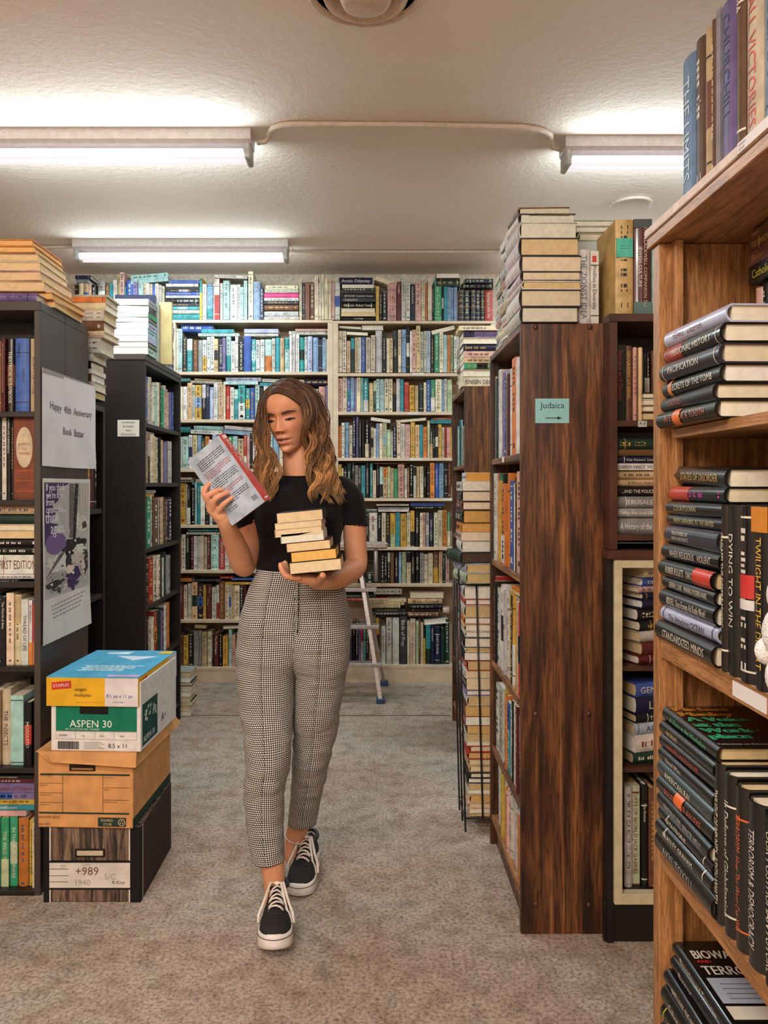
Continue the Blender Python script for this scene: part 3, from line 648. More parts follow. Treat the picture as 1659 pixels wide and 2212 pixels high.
VR(rr(4), 5.22, 740, 1070, 4.808, 535, "k,-80,-20,190 c,-18,50,185 w,52,100,180 b,105,160,190 c,165,240,185 k,244,270,182,'MASQUERADE w,273,362,180,hard k,365,403,185,'OUR_POOR c,406,449,182 k,451,490,190 yh,493,550,186,'GRZIMEK,hard t,553,597,180,'Snakes_of_the_River,soft y,601,667,190,hard c,670,703,178 yk,705,747,160,soft k,751,803,170,'CATALONIA,jk c,805,834,182 p,836,865,180 ew,868,897,182 n,900,946,186,'TEXAS_CALIBAN,hard c,949,988,180 c,990,1040,155,'EXPLORERS,soft o,1042,1084,155,soft gc,1088,1118,180")
HR(rr(4), 5.22, 740, 1070, 4.808, "k,345,690,78,92 c,352,690,93,108 e,372,694,125,146 w,372,690,148,170 B,708,1060,76,110 k,720,1040,112,145 e,238,356,142,170")
VR(mm(5), 5.22, 370, 1030, 4.809, 1482, "m,75,125,1120,'Divine_Justice,hard c,128,160,1126 w,162,208,1112 bG,210,268,1096,soft nB,271,325,1118,soft y,327,355,1126,hard m,358,414,1122,'Women/Without,hard w,417,464,1150 wr,466,493,1126 z,497,553,1090,hard c,556,594,1122 wB,592,620,1120 b,622,652,1128 c,655,710,1130,'LET_ME_BE_FREE,soft k,712,748,1136 m,750,779,1134 k,781,828,1150 c,835,890,1120 b,895,950,1110 m,955,1010,1120 w,1015,1070,1110 z,1075,1130,1120 k,1135,1190,1110 o,1195,1250,1120 c,1255,1310,1110 b,1315,1370,1120 w,1375,1430,1110 k,1435,1490,1120 c,1495,1550,1110 b,1555,1622,1120")
HR(mm(5), 5.22, 370, 1030, 4.809, "o,75,205,1056,1090 d,212,498,1064,1088 r,500,640,1038,1060 B,620,866,1055,1075 y,556,842,1098,1120")
VR(rr(5), 5.22, 740, 1070, 4.808, 915, "G,244,318,810 k,322,374,600,hidden k,376,400,600 k,402,430,610 k,432,464,602 kw,468,495,590 z,498,534,598 k,537,582,600,'ENIGMA_OF_MAN,jk l,585,611,590,hard h,615,664,590,jk ck,666,712,590,jk k,714,752,590,'WAR_IN_AMERICA,jk k,755,803,588,'NIGHT_LIFE,jk e,805,842,600 c,844,892,612,hard c,892,940,598 zy,944,1000,586,hard b,1002,1037,586 G,1039,1069,596,'Canterbury_Tales,jk p,1072,1108,606,soft k,20,60,600 c,64,110,610 b,114,160,600 k,164,240,605")
VR(mm(6), 5.22, 370, 1030, 4.809, 1978, "c,60,78,1630 z,81,118,1638,hard y,121,173,1655,hard k,176,224,1615,hard e,227,281,1605,hard e,283,312,1600,hard b,316,368,1610,hard c,371,418,1612,hard k,421,435,1640 m,438,490,1625,'The_Marriages,hard k,492,528,1616,jk y,532,588,1656,hard T,592,624,1590,hard p,626,664,1650,'TURBO,soft z,668,700,1640 b,705,760,1630 k,765,820,1620 c,825,880,1640 m,885,940,1620 b,945,1000,1630 w,1005,1060,1640 k,1065,1120,1620 z,1125,1180,1630 c,1185,1240,1620 b,1245,1300,1640 k,1305,1360,1620 w,1365,1420,1630 c,1425,1480,1620 z,1485,1540,1630 b,1545,1622,1620")
HR(mm(6), 5.22, 370, 1030, 4.809, "c,236,360,1540,1575,3,rev w,536,718,1550,1580,-3,rev")
VR(rr(6), 5.22, 740, 1070, 4.808, 1763, "n,77,101,1345,'The_Living_Trees k,103,134,1320,'SNAKES,jk k,137,163,1330 v,166,190,1342 wr,192,216,1345 t,218,240,1350 k,242,270,1340 z,273,300,1345 c,303,340,1350 yk,344,380,1280,'WHALES_OF_THE_OCEAN,jk z,382,400,1300 w,403,447,1366,'The_Great_Explorers,soft w,453,514,1276,hard w,518,588,1276,hard d,592,670,1264,'Birds_of_Prey,hard c,672,699,1310,'WILD_ANIMALS c,702,758,1290,'Rivers_North_of_the_Future,soft h,765,790,1310 z,791,810,1295 c,812,838,1330 yk,840,862,1330 tG,866,915,1345,hard n,918,952,1350,'WADE_DOAK,hard n,956,1016,1370,'JANE'S_BURNE,jk G,1020,1060,1380,hard G,1064,1112,1290,hard k,-60,-5,1340 c,0,40,1345")
HR(rr(6), 5.22, 740, 1070, 4.808, "w,325,616,970,1032,hard c,250,660,1072,1108 c,250,600,1142,1174 b,240,640,1110,1140 G,0,350,1034,1062,'NATURAL_WORLD r,20,474,1066,1100,'ANIMAL_WORLD_OF_BUTTERFLIES d,312,668,1212,1250,hard k,330,660,1180,1210 c,700,1054,1008,1070,rev b,680,1036,1076,1130,'Whales___E.J.Slijper,hard k,690,1044,1140,1180,hard k,712,1026,1184,1206 z,676,1002,1214,1262,hard c,1044,1112,1170,1225 w,850,1080,1290,1340,-5,rev")

# ================================================================ black case at the left edge
YF = YA+0.02
zs3 = (0, 500, 3.95)
VR('on the top shelf of the left-edge bookcase', YF, *zs3, 1535, "m,-180,-100,920,hidden c,-98,-40,940,hidden z,-36,-2,930,hidden m,0,20,905,hard m,21,40,910,hard kz,42,116,915,'THEATRICAL_SCRAPBOOK,jk B,120,241,910,'Oxford/History,hard b,243,302,908,'ROBERT_LA_FOSSE,soft", d=0.15)
VR('on the second shelf of the left-edge bookcase', YF, 0, 980, 3.95, 395, "b,-120,-60,-340,hidden k,-56,-4,-330,hidden w,0,36,-330,soft k,37,70,-345,'PUPPETS_AND_PUPPETEERING,hard k,71,97,-300,hard zr,102,308,-330,hard", d=0.15)
HR('in the third opening of the left-edge bookcase', YF, 0, 980, 3.95, "b,-60,305,440,516,hard G,-40,300,521,599,set,hard c,-60,308,603,660,rev c,-60,306,662,724,rev k,-60,305,728,796,hard k,-60,302,799,861,hard w,-60,318,866,1031,'FIRST_EDITION,soft w,-60,316,1034,1074 k,-100,120,1076,1104", d=0.15)
VR('on the fourth shelf of the left-edge bookcase', YF, 0, 980, 3.95, 1818, "c,-130,-60,1200,hidden n,-56,-4,1210,hidden k,0,45,1222,'The_World_of_Ants,soft c,50,116,1190,soft cb,118,175,1206,hard w,178,240,1245,'THREAD_OF_LIFE,soft wo,242,269,1252,'BEES_&_BEEKEEPING,soft ro,272,320,1288,soft", d=0.15)
VR('on the fifth shelf of the left-edge bookcase', YF, 0, 1380, 3.687, 1028, "b,-90,-4,420,hidden c,0,72,405,'THE_INSECTS,hard T,76,180,458,soft kr,184,244,510,'MOSQUITO,hard", d=0.16)
HR('stacked in the sixth opening of the left-edge bookcase', YF, 0, 1380, 3.687, "k,-60,300,1095,1124,'EARTH'S_MADNESS m,-60,302,1126,1156 v,-60,300,1158,1232,'Queen_of_Flowers,soft vB,-60,302,1235,1288,soft y,-60,304,1282,1330,soft t,-60,300,1332,1378,'Wildflowers,soft p,-60,195,1382,1424,soft", d=0.15)
VR('on the lowest shelf of the left-edge bookcase', YF, 0, 1380, 3.687, 2008, "g,-70,-4,1430,hidden gh,0,62,1432,'THE_WILD_WOODS,soft gh,66,126,1430,'IN_THE_PUBLIC_SPHERE,soft o,130,212,1442,hard y,218,255,1462,soft c,257,288,1470,'NATURE_LIBERATION,soft", d=0.16)
# ================================================================ stack on the left-edge bookcase
def stack(place, x, y, z0, lst, a, jit=0.006, **kw):
    """flat books bottom to top: (colours, thickness, height, depth[, options])"""
    z = z0+0.0004
    for q in lst:
        cc, t, h, d = q[:4]; op = q[4] if len(q) > 4 else {}
        op = dict(op); dx, dy, da = op.pop('dx', 0), op.pop('dy', 0), op.pop('da', random.uniform(-2, 2)); tl = op.pop('tilt', 0)
        aa = op.pop('a', a)+math.radians(da)
        M = lie_matrix(x+dx+random.uniform(-jit, jit), y+dy+random.uniform(-jit, jit), z, t, h, d, aa, math.radians(tl))
        kw2 = dict(kw); kw2.update(op)
        book(place, 'S', M, t*0.99, h, d, cc, **kw2); z += t
    return z
ST1 = 'in the big stack on the left-edge bookcase'
PB = dict(pages=(226, 178, 112)); PC = dict(pages=(222, 190, 145))
stack(ST1, -1.16, 2.72, 1.889, [
    ('c', .022, .26, .24, dict(hard=True, dx=.0, **PB)), ('o', .024, .27, .25, dict(hard=True, dx=.0, **PB)),
    ('b', .033, .27, .24, dict(hard=True, dx=-.02, dy=-.02, **PC)), ('p', .031, .26, .25, dict(hard=True, dx=-.03, dy=-.03, **PC)),
    ('c', .030, .25, .25, dict(hard=True, dx=-.04, dy=-.045, **PC)), ('b', .026, .25, .24, dict(hard=True, dx=-.04, dy=-.045, **PC)),
    ('o', .022, .25, .24, dict(hard=True, dx=-.045, dy=-.05, **PB)), ('o', .022, .25, .24, dict(hard=True, dx=-.05, dy=-.05, **PB))], math.pi, hard=True)
book('on the left-edge bookcase in front of the big stack', 'S', lie_matrix(-1.19, 2.53, 1.8895, .026, .34, .07, -math.pi/2), .026, .21, .06, 'v', True, label='faded purple hardcover lying flat in front of the big stack at top left', )
BOOKS[-1]['M'] = lie_matrix(-1.17, 2.55, 1.8895, .026, .21, .09, -math.pi/2)
BOOKS[-1]['d'] = .09
# stack on the narrow black case
stack('in the stack behind the poster bookcase', -1.15, 3.04, 1.631, [
    ('k', .03, .21, .15), ('w', .035, .21, .15), ('z', .028, .2, .15), ('w', .018, .21, .15), ('k', .03, .2, .15, dict(hard=True)), ('w', .03, .21, .16),
    ('w', .055, .2, .16, dict(dx=.04)), ('c', .026, .21, .17, dict(hard=True, dx=.05)), ('z', .04, .21, .15, dict(dx=.04)), ('w', .04, .2, .15, dict(dx=.05, hard=True)), ('c', .03, .2, .15, dict(dx=.05)), ('o', .02, .2, .15, dict(dx=.05)), ('w', .008, .2, .15, dict(dx=.06))], -math.pi/2, jit=.004)
# the right-hand shelf slot in the narrow case
for i, (cc, t) in enumerate([('m', .03), ('r', .03), ('k', .03), ('y', .035), ('o', .03), ('b', .04), ('y', .035), ('m', .04), ('k', .03)]):
    book('in the narrow black case behind the posters', 'V', stand_matrix(-1.135, 2.962+sum([.03,.03,.03,.035,.03,.04,.035,.04,.03][:i])*1.03+t/2, 1.206, 0), t*.95, .24, .15, cc)
# ================================================================ rows seen at a slant
def SR(place, X, side, z0, gap, ox, s, toks, ymin, ymax, d=0.17, hs=None, **kw):
    """books along an aisle-facing shelf: colour,x0,x1[,height fraction]; x measured off a crop"""
    for q in tok(toks):
        cc, x0, x1 = q[:3]; hf = q[3] if len(q) > 4 else random.uniform(.8, .93); fl = q[-1]; ti = None; hard = None; jk = False
        for f in fl:
            if f[0] == "'": ti = f[1:].replace('_', ' ')
            if f == 'hard': hard = True
            if f == 'soft': hard = False
        Ya, Yb = sorted((X*FPX/(ox+x0/s-CX), X*FPX/(ox+x1/s-CX)))
        Ya, Yb = max(Ya, ymin), min(Yb, ymax)
        if Yb-Ya < 0.004: continue
        t = (Yb-Ya)*.97; h = gap*hf; a = math.pi if side < 0 else 0.0
        inset = 0.008+random.uniform(0, .012)
        book(place, 'V', stand_matrix(X-side*inset, (Ya+Yb)/2, z0, a), t, h, min(d, h*.72), cc, hard, ti, jacket=jk, **kw)
def sub(toks, n=2):
    """split wide measurements into several thinner books of the same colour"""
    return toks
PE = ['on the top shelf of the walnut unit', 'on the second shelf of the walnut unit', 'on the third shelf of the walnut unit', 'on the fourth shelf of the walnut unit', 'on the lowest shelf of the walnut unit']
g1, g2 = YE0+.022, YE1-.022
SR(PE[0], XE, -1, zE[0], .335, 960, 4.426, "w,437,447 m,447,457,.8 G,457,472,.78 k,472,480 w,480,500,.9 w,500,518,.9 v,518,535,.84 n,535,550,.83 L,550,562,.84 m,562,576,.86 w,576,596,.9 w,596,611,.9 o,611,645,.88,soft w,645,665,.92 c,665,688,.92 T,688,700,.9 w,700,712,.9 y,712,724,.85", g1, g2)
SR(PE[1], XE, -1, zE[1], .335, 960, 4.426, "w,437,464,.78,soft r,464,476,.73 o,476,486,.73 g,486,492,.7 y,492,498,.7 k,498,514,.7 ow,514,548,.72,soft o,548,572,.72 B,574,604,.7,soft e,604,622,.7 w,622,638,.68 k,638,645,.66 y,645,652,.68 p,652,690,.7,soft k,690,697,.66 w,697,722,.68", g1, g2)
SR(PE[2], XE, -1, zE[2], .335, 960, 3.947, "r,390,404,.7 k,404,412,.7 w,412,440,.72 wk,440,465,.72 w,465,488,.7,'Brel w,488,508,.7 y,508,524,.68 k,524,536,.66 w,536,548,.68 yw,548,565,.68,'MORTON B,565,585,.66 w,585,596,.68 rk,596,612,.68 w,612,640,.68", g1, g2)
SR(PE[3], XE, -1, zE[3], .285, 960, 3.947, "w,392,432,.93,hard w,432,468,.9,'SOBOUVE_GUTENBERG,soft y,468,482,.9 o,482,497,.88 tB,497,520,.88,soft w,520,535,.88 k,535,545,.86 w,545,562,.88 c,562,582,.86 m,582,592,.86 kw,592,615,.84,'DREW_DIX w,615,630,.84 v,630,645,.84", g1, g2)
SR(PE[4], XE, -1, zE[4], .235, 1040, 4.096, "w,100,122,.93 k,122,142,.92 y,142,160,.92 e,160,168,.9 w,168,180,.9 o,180,196,.92 p,196,206,.9 w,206,230,.9,hard w,230,262,.9,hard w,262,294,.9 o,294,306,.88 w,306,322,.88 wk,322,340,.86", g1, g2)
# books laid on top of those rows
stack('laid on the second-shelf row of the walnut unit', .54, 2.44, zE[1]+.25, [('w', .02, .2, .14), ('w', .018, .2, .14), ('c', .014, .19, .13)], math.pi, hard=False)
stack('laid on the third-shelf row of the walnut unit', .53, 2.42, zE[2]+.245, [('w', .022, .2, .15), ('b', .018, .2, .15), ('b', .018, .19, .15), ('o', .012, .19, .14)], math.pi, hard=False)
P2 = ['on the top shelf of the card-labelled black bookcase', 'on the second shelf of the card-labelled black bookcase', 'on the third shelf of the card-labelled black bookcase', 'on the fourth shelf of the card-labelled black bookcase', 'on the fifth shelf of the card-labelled black bookcase', 'on the lowest shelf of the card-labelled black bookcase']
h1, h2 = Y20+.022, Y21-.022
SR(P2[0], X2, 1, z2[0], .25, 0, 3.95, "w,1244,1258,.86 B,1258,1278,.84,soft l,1278,1286,.83 c,1286,1300,.86 c,1300,1325,.85 w,1328,1352,.84 T,1354,1364,.8 c,1365,1385,.82 k,1386,1396,.8 c,1397,1410,.84 g,1411,1428,.86 w,1429,1449,.86 p,1450,1462,.85 c,1463,1474,.83 v,1475,1486,.8 B,1487,1500,.7", h1, h2)
SR(P2[1], X2, 1, z2[1], .26, 0, 3.95, "o,1240,1262,.85 b,1262,1278,.85,soft k,1280,1292,.84 kw,1293,1312,.84 c,1313,1332,.8 b,1332,1345,.8 k,1346,1360,.78 c,1361,1384,.82 k,1385,1400,.78 b,1401,1412,.8 w,1413,1426,.8 v,1428,1446,.8 z,1447,1464,.78 w,1466,1500,.82", h1, h2)
SR(P2[2], X2, 1, z2[2], .28, 0, 3.95, "y,1238,1252,.8 z,1253,1268,.8 o,1269,1284,.8,hard g,1285,1318,.86,soft w,1319,1338,.84 z,1340,1375,.82,soft w,1376,1386,.8 k,1387,1396,.78 p,1397,1412,.8 b,1413,1426,.78 k,1427,1440,.8 z,1441,1460,.82 n,1461,1494,.86", h1, h2)
SR(P2[3], X2, 1, z2[3], .25, 0, 3.95, "B,1235,1250,.85 k,1251,1274,.85 k,1275,1298,.83 r,1299,1334,.86,soft c,1335,1362,.88 c,1363,1394,.9,hard k,1395,1412,.86 w,1413,1428,.86 G,1430,1452,.95,hard e,1453,1484,.97,hard", h1, h2)
SR(P2[4], X2, 1, z2[4], .26, 0, 3.95, "w,1228,1246,.8 k,1247,1274,.8 k,1275,1304,.8 w,1305,1324,.86 c,1325,1345,.85 ro,1346,1370,.85,soft G,1371,1400,.8 v,1401,1410,.86 k,1411,1430,.86 w,1431,1446,.85 c,1447,1460,.8 o,1461,1484,.85", h1, h2)
SR(P2[5], X2, 1, z2[5], .28, 0, 3.95, "w,1230,1260 k,1262,1300 c,1302,1340 r,1342,1370 w,1372,1400 G,1402,1440 b,1442,1484", h1, h2, hidden=True)
stack('laid on the second-shelf row of the card-labelled case', X2-.09, 3.84, z2[1]+.225, [('b', .012, .2, .14), ('w', .01, .19, .13)], 0, hard=False)
stack('laid on the third-shelf row of the card-labelled case', X2-.09, 3.84, z2[2]+.245, [('y', .018, .2, .14), ('w', .014, .2, .14)], 0, hard=False)
# stacks on top of that case
WP = dict(pages=(222, 220, 212)); PKP = dict(pages=(222, 198, 184))
ST2 = 'in the front stack on the card-labelled black bookcase'
stack(ST2, -1.135, 3.795, 1.923, [
    ('T', .034, .15, .17, PKP), ('k', .026, .15, .17, PKP), ('L', .03, .15, .17, PKP), ('T', .032, .15, .17, PKP), ('L', .03, .15, .17, WP), ('G', .024, .15, .17, WP), ('g', .022, .15, .17, WP), ('k', .034, .15, .17, WP), ('e', .03, .15, .17, WP)], 0, jit=.002, hard=False)
for i, (t, h, cc) in enumerate([(.02, .33, 'n'), (.018, .32, 'w'), (.02, .31, 'T'), (.022, .30, 'p')]):
    book('standing behind the front stack on the card-labelled case', 'V', stand_matrix(X2-.012, 3.93+i*.026, 1.923, 0), t, h, .2, cc, False)
ST3 = 'in the rear stack on the card-labelled black bookcase'
stack(ST3, -1.145, 4.19, 1.923, [('L', .05, .19, .15), ('c', .04, .19, .15), ('c', .035, .19, .15), ('w', .036, .19, .15), ('c', .036, .19, .15), ('w', .036, .19, .15), ('c', .03, .19, .15)], 0, jit=.003, hard=False)
a = MB(); a.bbox(-1.30, -1.02, 4.04, 4.06, 1.923, 2.245, .002, (216, 196, 140)); 
o = a.build('box_file', M_CARD); tag(o, 'pale yellow box file standing upright behind the white book stack', 'box file')
# ================================================================ walnut unit: top stacks
HP = dict(hard=True)
ST4 = 'in the tall hardcover stack above the blue card'
def hk(t, w, c='k', pg=(214, 200, 172), **k): return (c, t, .16, w, dict(pages=pg, **k))
def pxz(y0, y1): return (y1-y0)/FPX*2.3
stack(ST4, .517, 2.385, 1.772, [
    ('k', .046, .22, .17, dict(da=0, pages=(205, 198, 180))), ('k', .050, .22, .18, dict(da=0, pages=(208, 192, 165), dx=.003)), ('w', .025, .22, .175, dict(da=1, pages=(206, 180, 132), dx=.004)),
    ('k', .028, .22, .175, dict(da=0, pages=(212, 194, 165), dx=.004)), ('k', .048, .22, .18, dict(da=1, pages=(214, 196, 168), dx=.002, tilt=-1.5)), ('k', .052, .22, .175, dict(da=0, pages=(204, 178, 134), dx=-.001, tilt=-2)),
    ('w', .047, .22, .17, dict(da=0, pages=(208, 204, 184), dx=-.004, tilt=-3)), ('k', .028, .21, .165, dict(da=0, pages=(206, 204, 186), dx=-.006, tilt=-4)), ('z', .024, .21, .15, dict(da=-2, pages=(200, 196, 168), dx=-.012, tilt=-7))], math.pi, jit=.0, hard=True)
book('standing beside the tall hardcover stack', 'V', stand_matrix(PX(1258, 2.33), 2.31, 1.7725, -math.pi/2), .036, .222, .15, 'w', True, "THE ZIONIST IDEA", label='white hardcover with teal lettering standing right of the tall hardcover stack', ink=(70, 120, 130))
book('standing beside the tall hardcover stack', 'V', stand_matrix(PX(1280.5, 2.33), 2.31, 1.7725, -math.pi/2), .0235, .218, .15, 'w', False, "Profiles in Diversity", label='slim white paperback with a small red label, beside the tan volume', deco=None)
BOOKS[-1]['face'] = lambda mbx, k: mbx.box(-.007, .005, -.0012, .001, .185, .203, (200, 60, 40))
for k in BOOKS:
    if k['place'] == ST4: k['face'] = lambda mbx, k: spine_strip(mbx, k, k['h']*.01, k['h']*.99, bump_col((198, 184, 174)), .0009)
# leaning stacks further along the same top board
ST5 = 'in the white-spined stack on the walnut unit'
stack(ST5, .535, 2.62, 1.772, [(c, t, .2, .17, dict(da=random.uniform(-3, 3), tilt=0)) for c, t in
      [('w', .03), ('c', .028), ('p', .026), ('w', .03), ('c', .034), ('w', .026), ('w', .03), ('p', .03), ('w', .032), ('c', .034), ('w', .028), ('w', .026)]], math.pi, jit=.008)
stack('in the small rear stack on the walnut unit', .535, 2.795, 1.772, [(c, t, .12, .16, {}) for c, t in [('w', .03), ('e', .02), ('c', .026), ('w', .022), ('p', .02), ('w', .03), ('c', .024), ('w', .03), ('b', .022), ('w', .026), ('c', .02)]], math.pi, jit=.006)
# ================================================================ walnut unit at the back: top stack and slots
HR('in the stack on the rear walnut bookcase', 3.82, 960, 420, 3.456, "c,110,420,978,1012,soft vn,143,420,1016,1062,'Scandinavian_politics_today,soft c,140,420,1064,1112,rev n,144,420,1114,1166,hard p,146,420,1168,1213,soft b,146,420,1215,1256,soft gk,148,420,1258,1299,soft c,140,420,1301,1358,rev c,134,420,1361,1430,'JENSEN_DECEL,soft", d=.16)
stack('in the second stack on the rear walnut bookcase', .545, 4.12, 1.783, [(c, t, .2, .16, {}) for c, t in [('w', .034), ('d', .02), ('c', .03), ('w', .03), ('z', .02), ('w', .03), ('c', .03), ('w', .02), ('c', .03), ('w', .03)]], math.pi, jit=.006)
for j, z in enumerate(zF):
    cs = ['tGTkwb', 'yzkwpr', 'zkwcrb', 'wckrbz', 'wckzbk'][j]; y = YF0+.03
    while y < YF1-.05:
        t = random.uniform(.018, .035); book(f"on shelf row {['one','two','three','four','five'][j]} of the rear walnut bookcase", 'V', stand_matrix(XF+.02, y+t/2, z, math.pi), t*.95, random.uniform(.2, .25), .16, random.choice(cs)); y += t
# ================================================================ tall brown case on the right

for k in BOOKS:
    if k['place'].startswith('on the second shelf of the left-edge') and k['cc'] == 'zr':
        def f_pup(mbx, k):
            t, h = k['t'], k['h']; mbx.box(-t*.46, t*.46, -.0012, .003, h*.02, h*.98, (120, 58, 34))
            for z_ in (.1, .22, .34): mbx.box(-t*.4, t*.4, -.0018, .002, h*z_, h*(z_+.012), (160, 80, 44))
            P_ = [(t*.36*math.cos(2*math.pi*i/28), -.0022, h*(.62+.24*math.sin(2*math.pi*i/28))) for i in range(28)]; mbx.add(P_, [tuple(range(28))], (196, 176, 146))
            for i, s_ in enumerate(('PUPPETS', 'TO', 'PUPPETEERS')): mbx.text(s_, (0, -.0028, h*(.64-.055*i)), (1, 0, 0), (0, 0, 1), .012, (150, 60, 48), 0, maxw=t*.5, align='C')
        k['face'] = f_pup; k['col2'] = None
GX, GY = 0.677, 2.225
r = empty('bookcase', (1.0, GY+.14, 1.117), 'dark brown bookcase on the cream cabinet, with an A-E shelf label', 'bookcase')
for xs in (GX, 1.33):
    a = MB(); a.bbox(xs, xs+.022, GY, GY+.28, 1.12, 1.765, .001); part(a, 'side_panel', M_MAHO, r)
a = MB(); a.bbox(GX, 1.352, GY, GY+.28, 1.7655, 1.788, .001); part(a, 'top_board', M_MAHO, r)
for z in (PZ(908, GY), PZ(1155, GY)):
    a = MB(); a.bbox(GX+.022, 1.33, GY+.002, GY+.27, z-.017, z, .001); part(a, 'shelf', M_MAHO, r)
a = MB(); a.box(GX+.022, 1.33, GY+.272, GY+.278, 1.12, 1.765); part(a, 'back_panel', M_BLACK, r)
a = MB(); a.bbox(GX-.006, 1.36, GY-.008, GY+.28, 1.093, 1.119, .002); part(a, 'base_board', M_MAHO, r)
# low cabinet below: black case, cream face frame
M_CRM2 = mat_plain('cream_face_frame', (196, 184, 150), 0.5, nstr=0.06)
r = empty('storage_cabinet', (1.0, GY+.14, 0), 'black cabinet with a cream frame under the dark brown bookcase', 'cabinet')
a = MB(); a.bbox(GX-.004, GX+.014, GY+.012, GY+.28, 0, 1.092, .001); part(a, 'side_panel', M_BLACK, r)
a = MB(); a.bbox(1.33, 1.35, GY+.012, GY+.28, 0, 1.092, .001); part(a, 'side_panel', M_BLACK, r)
a = MB(); a.box(GX+.014, 1.33, GY+.27, GY+.278, 0, 1.09); part(a, 'back_panel', M_BLACK, r)
za = PZ(1955, GY); zb_ = PZ(1932, GY)
fx0, fx1 = PX(1328, GY), PX(1345, GY)
a = MB()
a.bbox(fx0, fx1, GY, GY+.03, za, 1.092, .0015, (200, 188, 150)); a.bbox(fx1, 1.32, GY, GY+.03, za, zb_, .0015, (200, 188, 150)); a.bbox(fx1, 1.32, GY, GY+.03, 1.068, 1.092, .0015, (200, 188, 150))
part(a, 'face_frame', M_CRM2, r)
a = MB(); a.bbox(fx0-.024, 1.33, GY+.02, GY+.04, 0, za, .001); part(a, 'plinth', M_BLACK, r)
a = MB(); a.bbox(GX+.014, fx0, GY+.02, GY+.035, za, 1.09, .001); part(a, 'front_panel', M_BLACK, r)
a = MB(); a.box(fx0, 1.33, GY+.031, GY+.27, zb_-.014, zb_); part(a, 'shelf', M_BLACK, r)
for py in (1434, 1650):
    a = MB(); a.box(fx0, 1.33, GY+.035, GY+.27, PZ(py, 2.29)-.014, PZ(py, 2.29)); part(a, 'shelf', M_MAHO, r)
BY = GY+.012
VR('on the upper shelf of the dark brown bookcase', BY, 1280, 660, 3.95, 982, "k,204,288,330,'Secrecy_and_Deceit,soft z,296,355,335,'GEOGRAPHY_OF_ISRAEL,hard p,358,392,350,jk b,404,440,352,jk k,450,478,362 kw,480,502,365,jk kw,504,535,365,jk z,545,600,340 k,610,680,330 m,690,760,345", ink=None, d=.16)
for k in BOOKS[-10:]:
    if k['title'] and 'Secrecy' in k['title']: k['ink'] = (150, 52, 44)
    if k['title'] and 'GEOG' in k['title']: k['ink'] = (200, 160, 70)
for k in BOOKS[-6:]: k['M'] = Matrix.Translation((.018, .085, 0)) @ k['M']
stack('lying before the upright ones on the upper shelf of the dark brown bookcase', 0.832, 2.272, PZ(908, GY), [('k', .024, .07, .12), ('z', .02, .07, .12), ('w', .018, .07, .12), ('k', .018, .07, .12)], -math.pi/2, jit=.001, hard=True)
for k in BOOKS[-4:]: k['h'] = .12; k['d'] = .075; k['M'] = lie_matrix(.835, 2.275, k['M'].translation.z-k['t']/2, k['t'], .12, .075, math.pi/2)
HR('in the lower stack of the dark brown bookcase', BY, 1280, 660, 3.95, "e,216,640,1812,1954,'A_History_of_the_Jews,jk e,214,640,1730,1808,'Why_Are_Jews_Liberals?,jk e,214,640,1628,1726,'JERUSALEM,jk k,226,640,1545,1624,'...AND_THE_POLICEMAN,jk b,226,640,1482,1542,'A_Nation_Reborn,jk b,224,640,1408,1478,jk w,194,640,1346,1404,'HEBREW_IMPACT__WESTERN,soft n,194,640,1285,1342,'Our_Parents'_Lives,jk z,204,640,1226,1282,hard G,206,640,1130,1222,hard", d=.17)
for k in BOOKS[-10:]:
    if k['cc'] == 'e': k['ink'] = (225, 225, 220)
# on the top of the dark brown bookcase
TG = 'standing on the dark brown bookcase'
book(TG, 'V', stand_matrix(PX(1349, 2.24), 2.238, 1.7885, -math.pi/2), PX(1368, 2.24)-PX(1330, 2.24), PZ(474, 2.24)-1.7885, .215, 'b', True, label='thick tan volume with a turquoise spine patch, above the brown bookcase', pages=(200, 180, 150))
BOOKS[-1]['col'] = (205, 172, 112)
def f_tan(mbx, k):
    t, h = k['t'], k['h']; mbx.box(-t*.46, t*.46, -.0012, .004, h*.60, h*.80, (84, 190, 165))
    mbx.box(-t*.3, t*.3, -.0016, .003, h*.715, h*.72, (60, 120, 110)); mbx.box(-t*.3, t*.3, -.0016, .003, h*.69, h*.695, (60, 120, 110))
BOOKS[-1]['face'] = f_tan
book(TG, 'V', stand_matrix(PX(1388, 2.24), 2.236, 1.7885, -math.pi/2), .051, PZ(474, 2.24)-1.7885, .17, 'm', True, 'THE BLACKWELL COMPANION TO/JEWISH CULTURE', label='maroon and teal hardcover titled JEWISH CULTURE, standing on the brown bookcase', jacket=True)
def f_jc(mbx, k):
    t, h = k['t'], k['h']; mbx.box(-t*.5, t*.5, -.0004, .004, h*.91, h*.999, (70, 84, 84)); mbx.box(-t*.5, t*.5, -.0004, .004, 0.001, h*.13, (90, 120, 116))
BOOKS[-1]['face'] = f_jc
book(TG, 'V', stand_matrix(PX(1417, 2.24), 2.24, 1.7885, -math.pi/2), .02, .245, .16, 'T', False, label='slim pale aqua paperback right of the JEWISH CULTURE volume')
book(TG, 'V', stand_matrix(PX(1440, 2.24), 2.24, 1.7885, -math.pi/2), .03, .24, .16, 'c', False, hidden=True)
